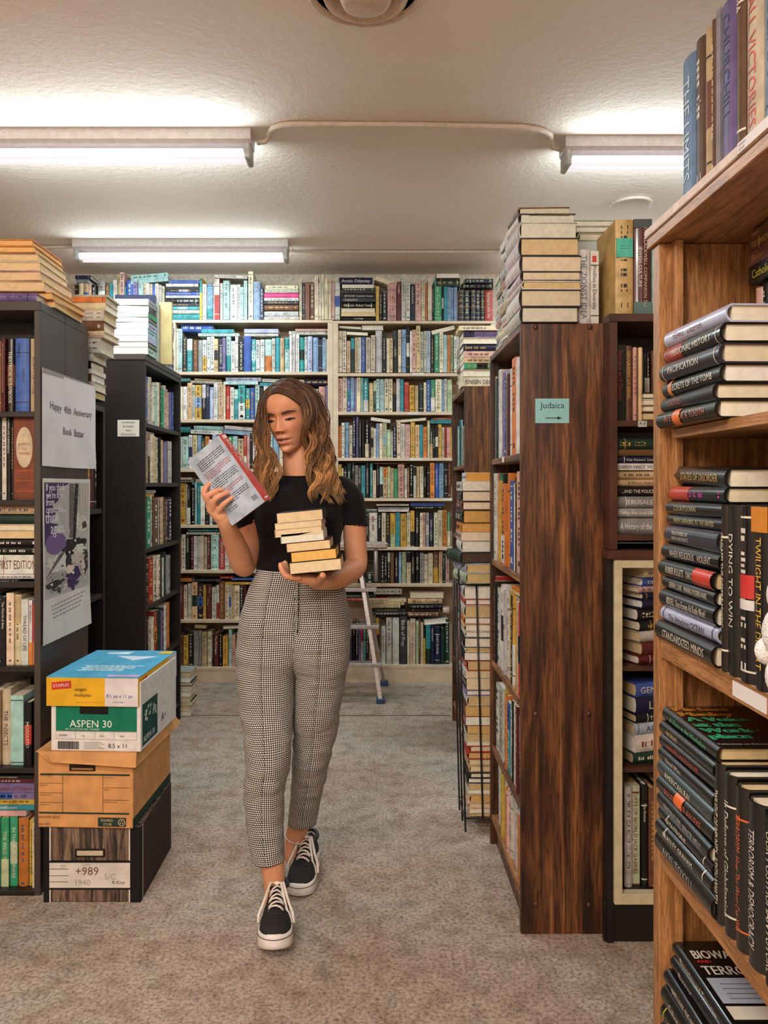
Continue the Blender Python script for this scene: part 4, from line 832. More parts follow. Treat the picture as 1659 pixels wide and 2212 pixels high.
stack('in the green-covered stack behind the tan volume', .755, 2.50, 1.7885, [('c', .055, .14, .18, dict(hard=True)), ('w', .052, .14, .18, dict(hard=True)), ('k', .03, .15, .18), ('r', .024, .15, .18, dict(hard=True, dx=-.035, da=4)), ('r', .024, .15, .18, dict(hard=True, dx=-.035, da=4)), ('z', .034, .15, .18, dict(dx=-.03, hard=True)), ('g', .016, .15, .18, dict(dx=-.028, hard=True)),
   ('T', .032, .15, .18, dict(hard=False, dx=-.03, pages=(200, 210, 208))), ('h', .024, .15, .18, dict(hard=True, dx=-.03)), ('h', .02, .16, .19, dict(hard=True, dx=-.032)), ('h', .02, .15, .19, dict(hard=True, dx=-.036))], math.pi, jit=.002)
# cabinet contents
stack('in the upper opening of the cream-framed cabinet', 0.845, 2.375, PZ(1434, 2.29)+.0005, [(c, t, .2, .15, dict(dx=random.uniform(-.006, .01))) for c, t in [('m', .026), ('m', .04), ('w', .03), ('k', .03), ('k', .036), ('n', .026), ('n', .02), ('p', .018), ('B', .026), ('c', .024), ('c', .02)]], -math.pi/2+.38, jit=.0, hard=True)
for k, s in zip(BOOKS[-11:], ['', 'Rabbi', 'Patterns', '', '', 'PIONEER', '', '', '', '', '']): k['title'] = s or None
stack('in the middle opening of the cream-framed cabinet', 0.84, 2.375, PZ(1650, 2.29)+.0005, [(c, t, .2, .15, dict(dx=random.uniform(-.006, .006), title=s)) for c, t, s in [('G', .035, None), ('w', .05, None), ('L', .035, 'ABBA EBAN'), ('k', .026, 'TIGHT   NICK'), ('n', .05, 'Lebanon'), ('B', .04, 'GENERATION')]], -math.pi/2+.3, jit=0, hard=True)
VR('in the bottom opening of the cream-framed cabinet', GY+.035, 1280, 1160, 2.514, 1940, "k,152,174,1292,'Behold_a_Great_Image,hard w,178,220,1360,hard h,222,268,1362,'DAYS_OF_WORLD_JACK_GABRIEL,soft k,272,306,1350,'Thus_Became,jk z,312,350,1370,hard k,356,400,1360 w,404,440,1380", d=.16)

# ================================================================ wire rack of books
M_WIRE = mat_plain('black_coated_wire', (20, 19, 20), 0.4, nstr=0.1)
RYF, RYB = 2.96, 3.16
r = empty('wire_rack', (.44, 3.05, 0), 'tall black wire rack packed with stacked books, beside the walnut bookcase', 'rack')
def rx(z): return .358-.026*z      # the rack leans a little towards the aisle
def wire(pts, nm, rad=.0035): a = MB(); a.tube(pts, rad, 6, (25, 25, 25)); part(a, nm, M_WIRE, r)
ztr = .93
for (yy, off) in ((RYF, 0), (RYF, .065), (RYF, .13), (RYF, .195), (RYB, 0), (RYF+.1, 0), (RYB, .195)):
    z0_ = 0.0 if off in (0, .195) or yy > RYF else .05
    wire([(rx(0)+off, yy, z0_), (rx(ztr)+off, yy, ztr)], 'upright_wire')
for z in (.05, .93):
    wire([(rx(z), RYF, z), (rx(z)+.2, RYF, z), (rx(z)+.2, RYB, z), (rx(z), RYB, z), (rx(z), RYF, z)], 'cross_wire')
wire([(rx(.93), RYF, .93), (rx(1)+0.0, RYF, .985), (rx(1)+.012, RYF, 1.0), (rx(1)+.2, RYF, 1.0)], 'top_hoop')
a = MB()
for i in range(9): a.tube([(rx(.05)+i*.024, RYF, .05), (rx(.05)+i*.024, RYB, .05)], .0025, 5, (25, 25, 25))
part(a, 'bottom_grid', M_WIRE, r)
hs = [(25, 'b'), (30, 'b'), (40, 'p'), (60, 'b'), (28, 'w'), (45, 'w'), (40, 'k'), (38, 'k'), (45, 'b'), (45, 'b'), (50, 'r'), (45, 'r'), (30, 'w'), (50, 'c'), (60, 'k'), (60, 'r'), (80, 'm'), (68, 'w'), (38, 'v'), (82, 'k'), (55, 'w'),
      (72, 'r'), (52, 'k'), (34, 'w'), (72, 'k'), (40, 'w'), (50, 'b'), (50, 'o'), (85, 'w'), (42, 'r'), (90, 'w')]
z = .0535; ks = []
pgs = [(222, 212, 192), (205, 165, 105), (216, 196, 160), (226, 220, 206), (200, 172, 122)]
n_ = sum(h_ for h_, c_ in hs); avail = .925-.056
for i, (h_, c_) in enumerate(hs):
    t = h_/n_*avail; ang = math.pi+math.radians(random.uniform(-3, 3)); x = rx(z)+.098+random.uniform(-.004, .004)
    book('in the wire rack', 'S', lie_matrix(x, 3.055+random.uniform(-.004, .004), z, t, .17, .165, ang), t*.98, .17, .165, c_, random.random() < .6, pages=random.choice(pgs)); z += t
rt = 'above the wire rack'
stack('piled above the wire rack', rx(.95)+.09, 3.04, .9345, [('h', .04, .19, .15, dict(hard=True, dx=-.008, da=8, pages=(200, 176, 120))), ('L', .035, .19, .15, dict(hard=True, dx=-.008, da=8, pages=(206, 176, 120)))], math.pi, jit=0)
stack('piled high above the wire rack', rx(1)+.09, 3.055, 1.0095, [('G', .042, .2, .165, dict(hard=True, dx=-.02, da=10, pages=(80, 66, 50))), ('w', .042, .18, .165, dict(hard=True, pages=(222, 216, 204))),
   ('p', .033, .19, .16, dict(hard=False, pages=(222, 206, 180))), ('o', .033, .18, .155, dict(hard=False, pages=(214, 160, 90))), ('k', .05, .19, .165, dict(hard=True, pages=(206, 158, 88))), ('m', .032, .18, .16, dict(hard=True, pages=(226, 208, 180))),
   ('k', .04, .18, .155, dict(hard=True, pages=(224, 210, 182))), ('w', .036, .18, .15, dict(hard=False, pages=(226, 218, 200))), ('w', .034, .165, .135, dict(hard=False, dx=.01, pages=(222, 164, 84)))], math.pi, jit=.002)

# ================================================================ oak bookcase at the right edge
XH, YH0, YH1 = .557, .45, 1.55
r = empty('bookcase', (.70, 1.0, 0), 'oak bookcase at the right edge, nearest the camera', 'bookcase')
a = MB(); a.bbox(XH, XH+.30, 1.517, 1.55, 0, 1.768, .0015); a.bbox(XH+.022, XH+.036, 1.49, 1.517, 0, 1.768, .001); part(a, 'side_panel', M_OAK, r)
a = MB(); a.bbox(XH, XH+.30, YH0, YH0+.033, 0, 1.768, .0015); part(a, 'side_panel', M_OAK, r)
a = MB(); a.box(XH+.285, XH+.30, YH0+.033, 1.517, .02, 1.768); part(a, 'back_panel', M_OAK, r)
M_OAKL = mat_plain('pale_worn_board_edge', (198, 172, 156), 0.55, nstr=0.08, nscale=30)
a = MB(); a.bbox(XH-.007, XH+.305, YH0, 1.565, 1.769, 1.790, .0015); part(a, 'top_board', M_OAKY, r)
a = MB(); a.bbox(XH-.011, XH+.305, YH0, 1.568, 1.7905, 1.808, .0015); part(a, 'top_cap', M_OAKL, r)
zH = [1.408, 1.008, .603, .205]
a = MB(); a.bbox(XH+.015, XH+.285, YH0+.033, 1.49, zH[0]-.018, zH[0], .001); part(a, 'shelf', M_OAKY, r)
for z in zH[1:]:
    a = MB(); a.bbox(XH+.002, XH+.285, YH0+.033, 1.516, z-.037, z, .0015); part(a, 'shelf', M_OAKY, r)
a = MB(); a.bbox(XH+.01, XH+.03, YH0+.033, 1.516, 0, zH[3]-.037, .001); part(a, 'plinth', M_OAK, r)
a = MB(); a.lathe([(0.004, 0), (.0035, .003), (0, .004)], 10, (190, 190, 190), 0, Matrix.Translation((.655, 1.4895, 1.60)) @ Matrix.Rotation(math.radians(90), 4, 'X')); part(a, 'shelf_pin', mat_plain('steel_pin', (180, 180, 180), .3, 1.0), r)
def hstack(place, x, y, z0, lst, **kw):
    """(colour, thickness, title, dx, rotation deg, options) bottom to top; spines face the aisle"""
    z = z0+.0004
    for q in lst:
        cc, t, ti, dx, da = q[:5]; op = dict(q[5]) if len(q) > 5 else {}
        h = op.pop('h', .235); d = op.pop('d', .155); tl = op.pop('tilt', 0); dy = op.pop('dy', 0)
        k2 = dict(kw); k2.update(op)
        book(place, 'S', lie_matrix(x+d/2+dx, y+dy, z, t, h, d, math.pi+math.radians(da), math.radians(tl)), t*.985, h, d, cc, True, ti, jacket=True, **k2); z += t
    return z
q1 = 'in the second-shelf stack of the oak bookcase'
hstack(q1, .549, 1.375, zH[0], [
    ('k', .030, 'IN EYE FOR A TOOTH', -.004, 1, dict(label='black hardcover with an orange sticker, lowest in the upper oak shelf stack', ink=(190, 110, 80), h=.245)),
    ('k', .027, 'CASTLES', .0, -1, dict(ink=(190, 90, 80))),
    ('k', .031, 'SECRETS OF THE TOMB', .006, 1, dict(label='black hardcover titled SECRETS OF THE TOMB in the upper oak stack')),
    ('d', .033, 'PACIFICATION', .002, 2, {}),
    ('kr', .032, 'PERSONAL HISTORY', .008, 0, dict(h=.24)),
    ('L', .03, 'FEARS   DEEPER', .012, 2, dict(h=.24, label='glossy pale hardcover topping the six-book stack on the oak bookcase'))])
def sticker(mbx, k, z0, z1, c): spine_strip(mbx, k, z0, z1, c, .0016, .96)
BOOKS[-6]['face'] = lambda mbx, k: sticker(mbx, k, .135, .165, (226, 112, 40))
BOOKS[-4]['face'] = lambda mbx, k: sticker(mbx, k, .19, .205, (205, 130, 70))
q2 = 'in the third-shelf stack of the oak bookcase'
hstack(q2, .545, 1.385, zH[1], [
    ('k', .036, 'STANDARDIZED MINDS', .0, 0, dict(label='black hardcover titled STANDARDIZED MINDS at the bottom of the middle oak stack', h=.25)),
    ('L', .028, 'The Attacking OCEAN', .01, 1, dict(label='pale grey hardcover with OCEAN on its spine in the middle oak stack', ink=(40, 40, 50))),
    ('k', .033, 'BIDDELL  Does Foreign Aid Really Work?', .006, 0, dict(label='black hardcover titled Does Foreign Aid Really Work in the middle oak stack')),
    ('k', .025, 'GENERAL CLARK   WINNING MODERN WARS', .01, -1, dict(label='thin black hardcover titled WINNING MODERN WARS in the middle oak stack')),
    ('k', .031, 'RUBBER BULLETS   YARON EZRAHI', .004, 0, dict(label='black hardcover titled RUBBER BULLETS with a red spine end')),
    ('k', .030, 'WHEN RELIGIOUS   VIOLENT', .012, 1, dict(ink=(205, 190, 180))),
    ('d', .035, 'THE POWERS OF/WAR AND PEACE', .014, -1, dict(label='dark hardcover titled THE POWERS OF WAR AND PEACE')),
    ('k', .021, 'FROM CHERNOBYL TO THE UNITED', .02, 0, dict(ink=(196, 178, 130))),
    ('k', .024, 'COUNTDOWN', .02, 1, dict(ink=(190, 170, 120))),
    ('kr', .028, None, .024, 0, dict(ink=(190, 60, 150))),
    ('k', .034, 'STATES OF DISORDER', .03, -2, dict(label='black hardcover topping the tall middle stack on the oak bookcase', ink=(200, 165, 90), tilt=-2))])
def f_rb(mbx, k): sticker(mbx, k, .002, .075, (196, 56, 38))
BOOKS[-7]['face'] = f_rb
q3 = 'in the fourth-shelf stack of the oak bookcase'
def f_voice(mbx, k):
    t, h, d = k['t'], k['h'], k['d']; x = t/2+.0006
    # cover lettering: reading direction runs away from the spine's lower end
    for i, (s, c) in enumerate([('Michael', (206, 132, 48)), ('Manley', (206, 132, 48)), ('A Voice', (62, 190, 130)), ('at the', (62, 190, 130)), ('Work-', (62, 190, 130)), ('place', (62, 190, 130))]):
        zz = h*.86-i*h*.135
        for e in (0, .0012, -.0012, .0022, -.0022):
            mbx.text(s, (x+abs(e)*.1, d*.08+e, zz), (0, 1, 0), (0, 0, 1), .034, c, 0, maxw=d*.8)
    mbx.text('Reflections on Colonialism and the', (x, d*.06, h*.05), (0, 1, 0), (0, 0, 1), .009, (210, 205, 195), 0, maxw=d*.85)
hstack(q3, .545, 1.385, zH[2], [
    ('k', .038, 'AXYL TOXYLL', .0, 0, dict(h=.25, ink=(150, 150, 150), label='black hardcover with large grey letters at the bottom of the lower oak stack')),
    ('k', .026, 'BRADLEY GRAHAM', .0, 1, {}),
    ('k', .024, 'CATASTROPHE', .004, 0, dict(label='black hardcover titled CATASTROPHE in the lower oak stack')),
    ('k', .028, "PANDORA'S SEED  SPENCER WELLS", .0, -1, dict(label="black hardcover titled PANDORA'S SEED in the lower oak stack", ink=(170, 170, 168))),
    ('k', .030, 'AN EYE FOR AN EYE', .002, 1, dict(label='black hardcover with a round orange sticker in the lower oak stack', ink=(196, 80, 50))),
    ('d', .030, 'AMERICAN RAJ', .002, 0, dict(label='dark hardcover titled AMERICAN RAJ in the lower oak stack')),
    ('k', .024, 'Uncivil Wars', .004, 0, dict(label='dark hardcover titled Uncivil Wars in the lower oak stack')),
    ('k', .026, 'ARMED MADHOUSE', .008, 1, dict(ink=(170, 60, 50))),
    ('k', .024, 'NOMAD', .006, 0, dict(label='dark hardcover titled NOMAD, second from the top of the lower oak stack', ink=(206, 170, 110))),
    ('k', .026, 'A Voice at the Workplace', .012, 0, dict(label='black hardcover with orange and green lettering on top of the lower oak stack', ink=(62, 190, 130), d=.16))])
BOOKS[-1]['face'] = f_voice
def f_or(mbx, k): sticker(mbx, k, .115, .15, (222, 100, 40))
BOOKS[-6]['face'] = f_or
q4 = 'in the lowest stack of the oak bookcase'
def f_bio(mbx, k):
    t, h, d = k['t'], k['h'], k['d']; x = t/2+.0006
    mbx.add([(x, d*.10, h*.06), (x, d*.96, h*.06), (x, d*.96, h*.20), (x, d*.10, h*.20)], [(0, 1, 2, 3)], (214, 204, 186))
    mbx.add([(x, d*.10, h*.23), (x, d*.96, h*.23), (x, d*.96, h*.52), (x, d*.10, h*.52)], [(0, 1, 2, 3)], (168, 176, 190))
    for i in range(4): mbx.box(x, x+.0004, d*.2, d*.7, h*(.28+i*.055), h*(.285+i*.055), (70, 70, 80))
    for s, z_, c, sz in (('BIOWARFARE', .76, (220, 210, 196), .036), ('AND', .705, (200, 40, 40), .012), ('TERRORISM', .56, (220, 210, 196), .036)):
        for e in (0, .001): mbx.text(s, (x+e*.1, d*.12+e, h*z_), (0, 1, 0), (0, 0, 1), sz, c, 0, maxw=d*.78)
hstack(q4, .55, 1.375, zH[3], [
    ('k', .028, 'THE BATTLE', .0, 0, {}), ('m', .024, 'HIGH COMMAND', .0, 1, {}), ('k', .028, "REPORTER", -.002, 0, {}),
    ('k', .036, "FURY'S HOUR", .0, 0, dict(label="black paperback titled FURY'S HOUR in yellow in the lowest oak stack", ink=(205, 205, 40))),
    ('k', .034, 'Saboteurs   DEAD', .002, 1, dict(label='black hardcover titled Saboteurs in the lowest oak stack')),
    ('k', .030, 'JAMES LAXER  THE UNDECLARED WAR', .006, 0, dict(label='black paperback titled THE UNDECLARED WAR in the lowest oak stack')),
    ('k', .026, 'Bioterror', .02, 1, {}), ('k', .026, 'Biowarfare and Terrorism', .022, 0, dict(d=.165, label='black paperback with white BIOWARFARE lettering on its cover, bottom right'))])
BOOKS[-1]['face'] = f_bio
def hrow(place, z0, lst, x=.553, **kw):
    for q in lst:
        cc, x0, x1, top, ti = q[:5]; op = dict(q[5]) if len(q) > 5 else {}
        Ya, Yb = sorted((x*FPX/(x0-CX), x*FPX/(x1-CX))); h = top
        dx = op.pop('dx', 0); d = op.pop('d', .16)
        k2 = dict(kw); k2.update(op)
        book(place, 'V', stand_matrix(x+dx, (Ya+Yb)/2, z0+.0005, math.pi), (Yb-Ya)*.98, h, d, cc, op.pop('hard', True) if 'hard' in op else True, ti, jacket=True, **{a_: b_ for a_, b_ in k2.items() if a_ != 'hard'})
hrow('upright on the third shelf of the oak bookcase', zH[1], [
    ('k', 1554, 1566, .262, 'GADAFFI THE DESERT MYSTIC', dict(label='black hardcover titled THE DESERT MYSTIC beside the middle oak stack')),
    ('k', 1567, 1590, .262, 'DYING TO WIN', dict(label='black hardcover titled DYING TO WIN on the oak bookcase')),
    ('k', 1591, 1621, .262, '', dict(label='black glossy hardcover with a red and white block low on its spine')),
    ('k', 1623, 1654, .262, 'TWILIGHT IN THE DESERT', dict(label='black hardcover titled TWILIGHT IN THE DESERT with orange top', ink=(222, 176, 70))),
    ('z', 1656, 1720, .25, None), ('k', 1722, 1790, .25, None)], x=.556)
for k in BOOKS[-6:]: 
    if k['title'] == '': k['title'] = None; k['face'] = lambda mbx, k: (sticker(mbx, k, .125, .160, (190, 50, 46)), sticker(mbx, k, .108, .123, (210, 205, 200)))
BOOKS[-3]['face'] = lambda mbx, k: mbx.box(-k['t']*.495, k['t']*.495, -.0007, .003, k['h']*.86, k['h']*.999, (205, 130, 48))
hrow('upright on the fourth shelf of the oak bookcase', zH[2], [
    ('k', 1538, 1556, .255, 'TWILIGHT OF IMPUNITY   JUDITH ARMATTA', dict(label='black hardcover titled TWILIGHT OF IMPUNITY beside the lower oak stack', d=.16)),
    ('k', 1558, 1580, .25, 'In Defense of Globalization', dict(label='black hardcover titled In Defense of Globalization on the oak bookcase')),
    ('k', 1582, 1606, .245, 'TERRORISM  How The West Can Win', dict(label='black hardcover titled TERRORISM How The West Can Win', ink=(200, 90, 50))),
    ('k', 1607, 1640, .24, 'TERRORISM & DEMOCRACY', dict(label='black hardcover titled TERRORISM and DEMOCRACY on the oak bookcase', ink=(205, 190, 185))),
    ('k', 1642, 1684, .235, 'OUR POSTHUMAN FUTURE', dict(label='black hardcover titled OUR POSTHUMAN FUTURE with a pink lower end')),
    ('k', 1686, 1760, .24, None)], x=.553)
BOOKS[-2]['face'] = lambda mbx, k: (sticker(mbx, k, .002, .085, (206, 150, 140)), mbx.text('FUKUYAMA', (-.006, -.0012, .078), (0, 0, -1), (1, 0, 0), .016, (40, 30, 30), 0, maxw=.068))
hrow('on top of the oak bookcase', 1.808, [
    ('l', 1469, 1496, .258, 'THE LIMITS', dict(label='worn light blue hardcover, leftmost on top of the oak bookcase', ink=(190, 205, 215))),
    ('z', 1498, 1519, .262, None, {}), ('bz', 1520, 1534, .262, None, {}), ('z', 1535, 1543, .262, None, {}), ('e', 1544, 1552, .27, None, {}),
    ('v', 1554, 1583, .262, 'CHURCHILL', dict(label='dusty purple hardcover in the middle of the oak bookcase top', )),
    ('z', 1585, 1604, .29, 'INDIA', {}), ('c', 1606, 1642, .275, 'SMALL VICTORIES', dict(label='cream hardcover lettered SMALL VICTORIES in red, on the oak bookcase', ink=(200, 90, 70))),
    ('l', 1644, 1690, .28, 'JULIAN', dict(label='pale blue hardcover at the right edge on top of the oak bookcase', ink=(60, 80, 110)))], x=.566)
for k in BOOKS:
    if k['place'] == 'on top of the oak bookcase': k['jacket'] = False; k['col'] = tuple(v_*.8 for v_ in k['col'])  # dust and the dim light up here put into darker cover colours
# second row deeper on the upper shelf
for i, (cc, y, t, h) in enumerate([('p', 1.425, .022, .25), ('k', 1.40, .02, .255), ('T', 1.378, .02, .25), ('B', 1.335, .055, .25), ('e', 1.29, .03, .25), ('m', 1.255, .03, .25), ('n', 1.22, .03, .25)]):
    book('in the back row of the oak bookcase second shelf', 'V', stand_matrix(.70, y, zH[0]+.0005, math.pi), t, h, .13, cc, True, ['MW', None, None, 'THE AGE OF/GLORY', None, None, None][i], jacket=True, hidden=False)
z = zH[0]+.257
for cc, t, ti, ik in [('k', .033, 'Catholics, Reparations', (200, 190, 60)), ('z', .026, 'Butler', (200, 140, 90)), ('z', .022, 'GLORIOUS', (222, 180, 90)), ('z', .014, 'Empire', (200, 160, 120))]:
    book('in the pile above the back row of the oak bookcase', 'S', lie_matrix(.69+.065, 1.335, z, t, .2, .13, math.pi), t*.98, .2, .13, cc, False, ti, ink=ik); z += t
# stickers and plush
a = MB(); sx = XH+.0012
def strip_label(x0, x1, z0, z1, lines, ytilt=0):
    a = MB(); Y0_, Y1_ = sx*FPX/(x0-CX), sx*FPX/(x1-CX)
    a.box(XH+.0005 if z0 < 1.7 else XH-.0125, XH+.0018 if z0 < 1.7 else XH-.0112, Y1_, Y0_, z0, z1, (208, 200, 196))
    xx = (XH+.0003) if z0 < 1.7 else XH-.0127
    for i, s in enumerate(lines): a.text(s, (xx, Y0_-.005, z1-(i+1)*(z1-z0)/(len(lines)+.4)), (0, -1, 0), (0, 0, 1), (z1-z0)/(len(lines)+.6)*.85, (110, 90, 100), 0, maxw=(Y0_-Y1_)*.85)
    o = a.build('shelf_label', M_PAPER); return o
tag(strip_label(1583, 1656, .978, 1.001, []), 'blank-looking white strip label on the edge of an oak shelf', 'label')
tag(strip_label(1612, 1700, 1.7915, 1.8075, ['FOREIGN', 'AFFAIRS']), 'white handwritten label on the top edge of the oak bookcase', 'label')
M_FUR = mat_plain('white_plush', (214, 208, 204), 0.95, nstr=.05, bstr=.8, bscale=300, dist=.004)
a = MB()
for (x, y, z_, rr_) in [(.545, 1.045, 1.046, .038), (.548, 1.045, 1.105, .045), (.548, 1.043, 1.155, .040), (.56, 1.03, 1.19, .032)]: a.ell((x+.02, y, z_), (rr_, rr_*.9, rr_), (220, 214, 210), 0, None, 20, 14)
a.ell((.545, 1.075, 1.075), (.02, .013, .02), (222, 180, 70), 0, None, 14, 10)
o = a.build('plush_toy', M_FUR); tag(o, 'white fluffy toy at the right edge, standing on the third oak shelf', 'toy')
# ================================================================ posters and cards
def sheet(name, pts, label, cat, back=(222, 214, 210), n=10, thick=.0006):
    """a thin sheet through a grid function"""
    pass
XS = XA+.0015
# anniversary sheet: landscape, its right end curls away past the case
r = empty('poster', (XA+.004, 2.73, 1.52), 'white sheet reading Happy 40th Anniversary Book Bazaar on the black bookcase side', 'poster')
def an_pt(u, v):
    y = 2.503+u*.475; z = 1.365+v*.312
    x = XS+.0015+.004*(u**3)+.010*max(0, .25-v)*u+.002*math.sin(u*3.1)
    z -= .012*math.sin(u*math.pi)*(1 if v > .5 else .35)*.5
    return Vector((x, y, z))
a = MB(); nu, nv = 16, 10; vs = [an_pt(i/nu, j/nv) for j in range(nv+1) for i in range(nu+1)]
fs = [(j*(nu+1)+i, j*(nu+1)+i+1, (j+1)*(nu+1)+i+1, (j+1)*(nu+1)+i) for j in range(nv) for i in range(nu)]
a.add(vs, fs, (214, 206, 206), 0, None, True)
a.add([v_-Vector((.0008, 0, 0)) for v_ in vs], [tuple(reversed(f)) for f in fs], (200, 195, 195))
def flat_text(mbx, s, u0, v0, size, col, wmax, align='L', fn=an_pt, U=.475, V=.312, off=.0009, bold=0):
    gv, gf, gw = glyphs(s); sx = min(size, wmax/gw) if wmax else size; o_ = {'L': 0, 'C': -gw*sx/2}[align]
    for e in ([0] if not bold else [0, bold]):
        P = [fn(u0+(gx*sx+o_+e)/U, v0+gy*size/V)+Vector((off, 0, 0)) for gx, gy in gv]
        mbx.add(P, gf, col)
flat_text(a, 'Happy  40th  Anniversary', .52, .61, .036, (120, 112, 112), .42, 'C', bold=.0003)
flat_text(a, 'Book  Bazaar', .55, .36, .036, (105, 98, 98), .26, 'C', bold=.0003)
part(a, 'sheet', M_PAPER, r)
a = MB(); a.box(XS+.001, XS+.0035, 2.503, 2.92, 1.664, 1.678, (150, 140, 135)); part(a, 'tape', M_PAPER, r)
# censorship poster: portrait
r = empty('poster', (XA+.004, 2.72, 1.05), 'tall purple and white poster asking about censorship, below the anniversary sheet', 'poster')
def ce_pt(u, v):
    y = 2.507+u*.42; z = .79+v*.535
    return Vector((XS+.0012+.005*max(0, .22-v)*4*u+.0015*math.sin(v*5+u*2)+.0015, y, z))
a = MB(); nu, nv = 10, 26; vs = [ce_pt(i/nu, j/nv) for j in range(nv+1) for i in range(nu+1)]
fs = [(j*(nu+1)+i, j*(nu+1)+i+1, (j+1)*(nu+1)+i+1, (j+1)*(nu+1)+i) for j in range(nv) for i in range(nu)]
a.add(vs, fs, (206, 200, 190), 0, None, True); a.add([v_-Vector((.0008, 0, 0)) for v_ in vs], [tuple(reversed(f)) for f in fs], (190, 186, 180))
def patch(poly, col, off=.0005, n=1):
    # fan of points mapped on the sheet, split so that it follows the curl
    P = [ce_pt(u, v)+Vector((off, 0, 0)) for u, v in poly]; a.add(P, [tuple(range(len(P)))], col)
def grid_patch(u0, u1, v0, v1, col, off=.0005, n=8):
    for j in range(n):
        va, vb = v0+(v1-v0)*j/n, v0+(v1-v0)*(j+1)/n; patch([(u0, va), (u1, va), (u1, vb), (u0, vb)], col, off)
grid_patch(.03, .97, .27, .975, (170, 166, 158))
grid_patch(.03, .50, .60, .975, (62, 42, 84), .0008)
def blob(u, v, ru, rv, col, off, seed, n=22, rough=.25):
    rn = random.Random(seed); patch([(min(.965, max(.035, u+ru*math.cos(t)*(1+rn.uniform(-rough, rough)))), v+rv*math.sin(t)*(1+rn.uniform(-rough, rough))) for t in [2*math.pi*i/n for i in range(n)]], col, off)
patch([(.52, .60), (.66, .58), (.62, .97), (.52, .97)], (96, 90, 84), .0009)            # trunk / curtain
patch([(.60, .58), (.66, .58), (.72, .97), (.64, .97)], (30, 26, 26), .0011)
patch([(.73, .80), (.96, .79), (.96, .96), (.75, .96)], (186, 174, 160), .0011)        # window
for i in range(4): patch([(.75+i*.06, .80), (.757+i*.06, .80), (.757+i*.06, .96), (.75+i*.06, .96)], (110, 100, 92), .0013)
blob(.25, .60, .21, .065, (112, 84, 128), .0013, 3, rough=.1)
blob(.60, .565, .30, .05, (28, 24, 26), .0011, 5); blob(.80, .70, .16, .05, (190, 184, 172), .0013, 6); blob(.86, .69, .06, .025, (60, 54, 52), .0015, 8)
blob(.70, .73, .06, .05, (206, 198, 184), .0015, 9); blob(.30, .47, .26, .05, (196, 190, 178), .0013, 11)
for i in range(9): patch([(.05+i*.035, .40+i*.012), (.06+i*.035, .40+i*.012), (.30+i*.02, .52+i*.004), (.29+i*.02, .52+i*.004)], (90, 84, 80), .0016)
blob(.75, .53, .15, .035, (200, 194, 182), .0015, 12); blob(.72, .47, .15, .05, (190, 170, 158), .0017, 13); blob(.50, .45, .07, .07, (40, 36, 38), .0018, 14)
blob(.60, .36, .14, .065, (60, 38, 84), .0016, 15, rough=.35); blob(.27, .36, .24, .06, (150, 144, 134), .0013, 16); blob(.22, .35, .14, .03, (44, 40, 38), .0017, 17, rough=.6)
blob(.88, .45, .08, .09, (58, 52, 50), .0014, 18); blob(.52, .42, .10, .028, (206, 186, 170), .0019, 19); blob(.83, .40, .04, .06, (200, 182, 168), .0018, 20)
rn = random.Random(4)
for i in range(60):
    u, v = rn.uniform(.06, .94), rn.uniform(.30, .62); l = rn.uniform(.02, .07)
    if u < .45 and v > .53: continue
    patch([(u, v), (min(.96, u+l), v+rn.uniform(-.02, .02)), (min(.96, u+l), v+rn.uniform(.0, .006)+.003)], rn.choice([(40, 36, 36), (220, 214, 200), (80, 74, 70)]), .0021)
for i in range(70):
    u, v = rn.uniform(.54, .74), rn.uniform(.66, .96); patch([(u, v), (u+.012, v), (u+.008, v+.008)], rn.choice([(40, 36, 36), (200, 196, 184)]), .0019)
tx = dict(fn=ce_pt, U=.42, V=.535)
for s, v_, sz, u_ in (('If you think', .925, .034, .055), ("we're free", .878, .034, .055), ('from', .835, .034, .055), ('censorship...', .79, .034, .055), ('think', .728, .055, .04), ('again.', .66, .055, .14)):
    flat_text(a, s, u_, v_, sz, (226, 214, 220), .205 if 'cens' in s else None, 'L', off=.0016, bold=.0014, **tx)
for i in range(4):
    u = .15+.01*i
    while u < .85-.05*i:
        l = rn.uniform(.03, .07); v_ = .215-.025*i+(u-.15)*.03; patch([(u, v_), (u+l, v_+l*.03), (u+l, v_+l*.03+.006), (u, v_+.006)], (120, 114, 110), .0009); u += l+.02
part(a, 'sheet', M_PAPER, r)
def card(name, px0, py0, px1, py1, Y, col, lines, label, ink=(40, 36, 40), tape=True, size=.5):
    p0, p1 = PW(px0, py1, Y), PW(px1, py0, Y); w, h = p1.x-p0.x, p1.z-p0.z
    r = empty(name, (p0.x, Y, p0.z), label, 'sign'); a = MB(); a.box(p0.x, p1.x, Y-.0012, Y-.0004, p0.z, p1.z, col)
    for i, s in enumerate(lines):
        a.text(s, ((p0.x+p1.x)/2, Y-.0016, p1.z-(i+.85)*h/(len(lines)+.15)), (1, 0, 0), (0, 0, 1), h/(len(lines)+.3)*size*1.3, ink, 0, maxw=w*.8, align='C')
    part(a, 'card', M_PAPER, r); return r
card('shelf_sign', 254, 907, 301, 943, 3.70, (212, 200, 186), ['CANADIAN', 'BUSINESS', 'AND', 'ECONOMICS'], 'small white handwritten card on the end of the black bookcase')
rj = card('shelf_sign', 1156, 861, 1229, 914, YE0, (140, 190, 190), ['Judaica', ''], 'pale blue handwritten card with an arrow on the walnut end panel', (40, 50, 60), size=.62)
a = MB(); p = PW(1195, 903, YE0-.0016)
a.box(p.x-.022, p.x+.014, YE0-.0016, YE0-.0013, p.z-.0012, p.z+.0012, (40, 50, 60)); a.add([(p.x+.012, YE0-.0016, p.z-.005), (p.x+.026, YE0-.0016, p.z), (p.x+.012, YE0-.0016, p.z+.005)], [(0, 1, 2)], (40, 50, 60))
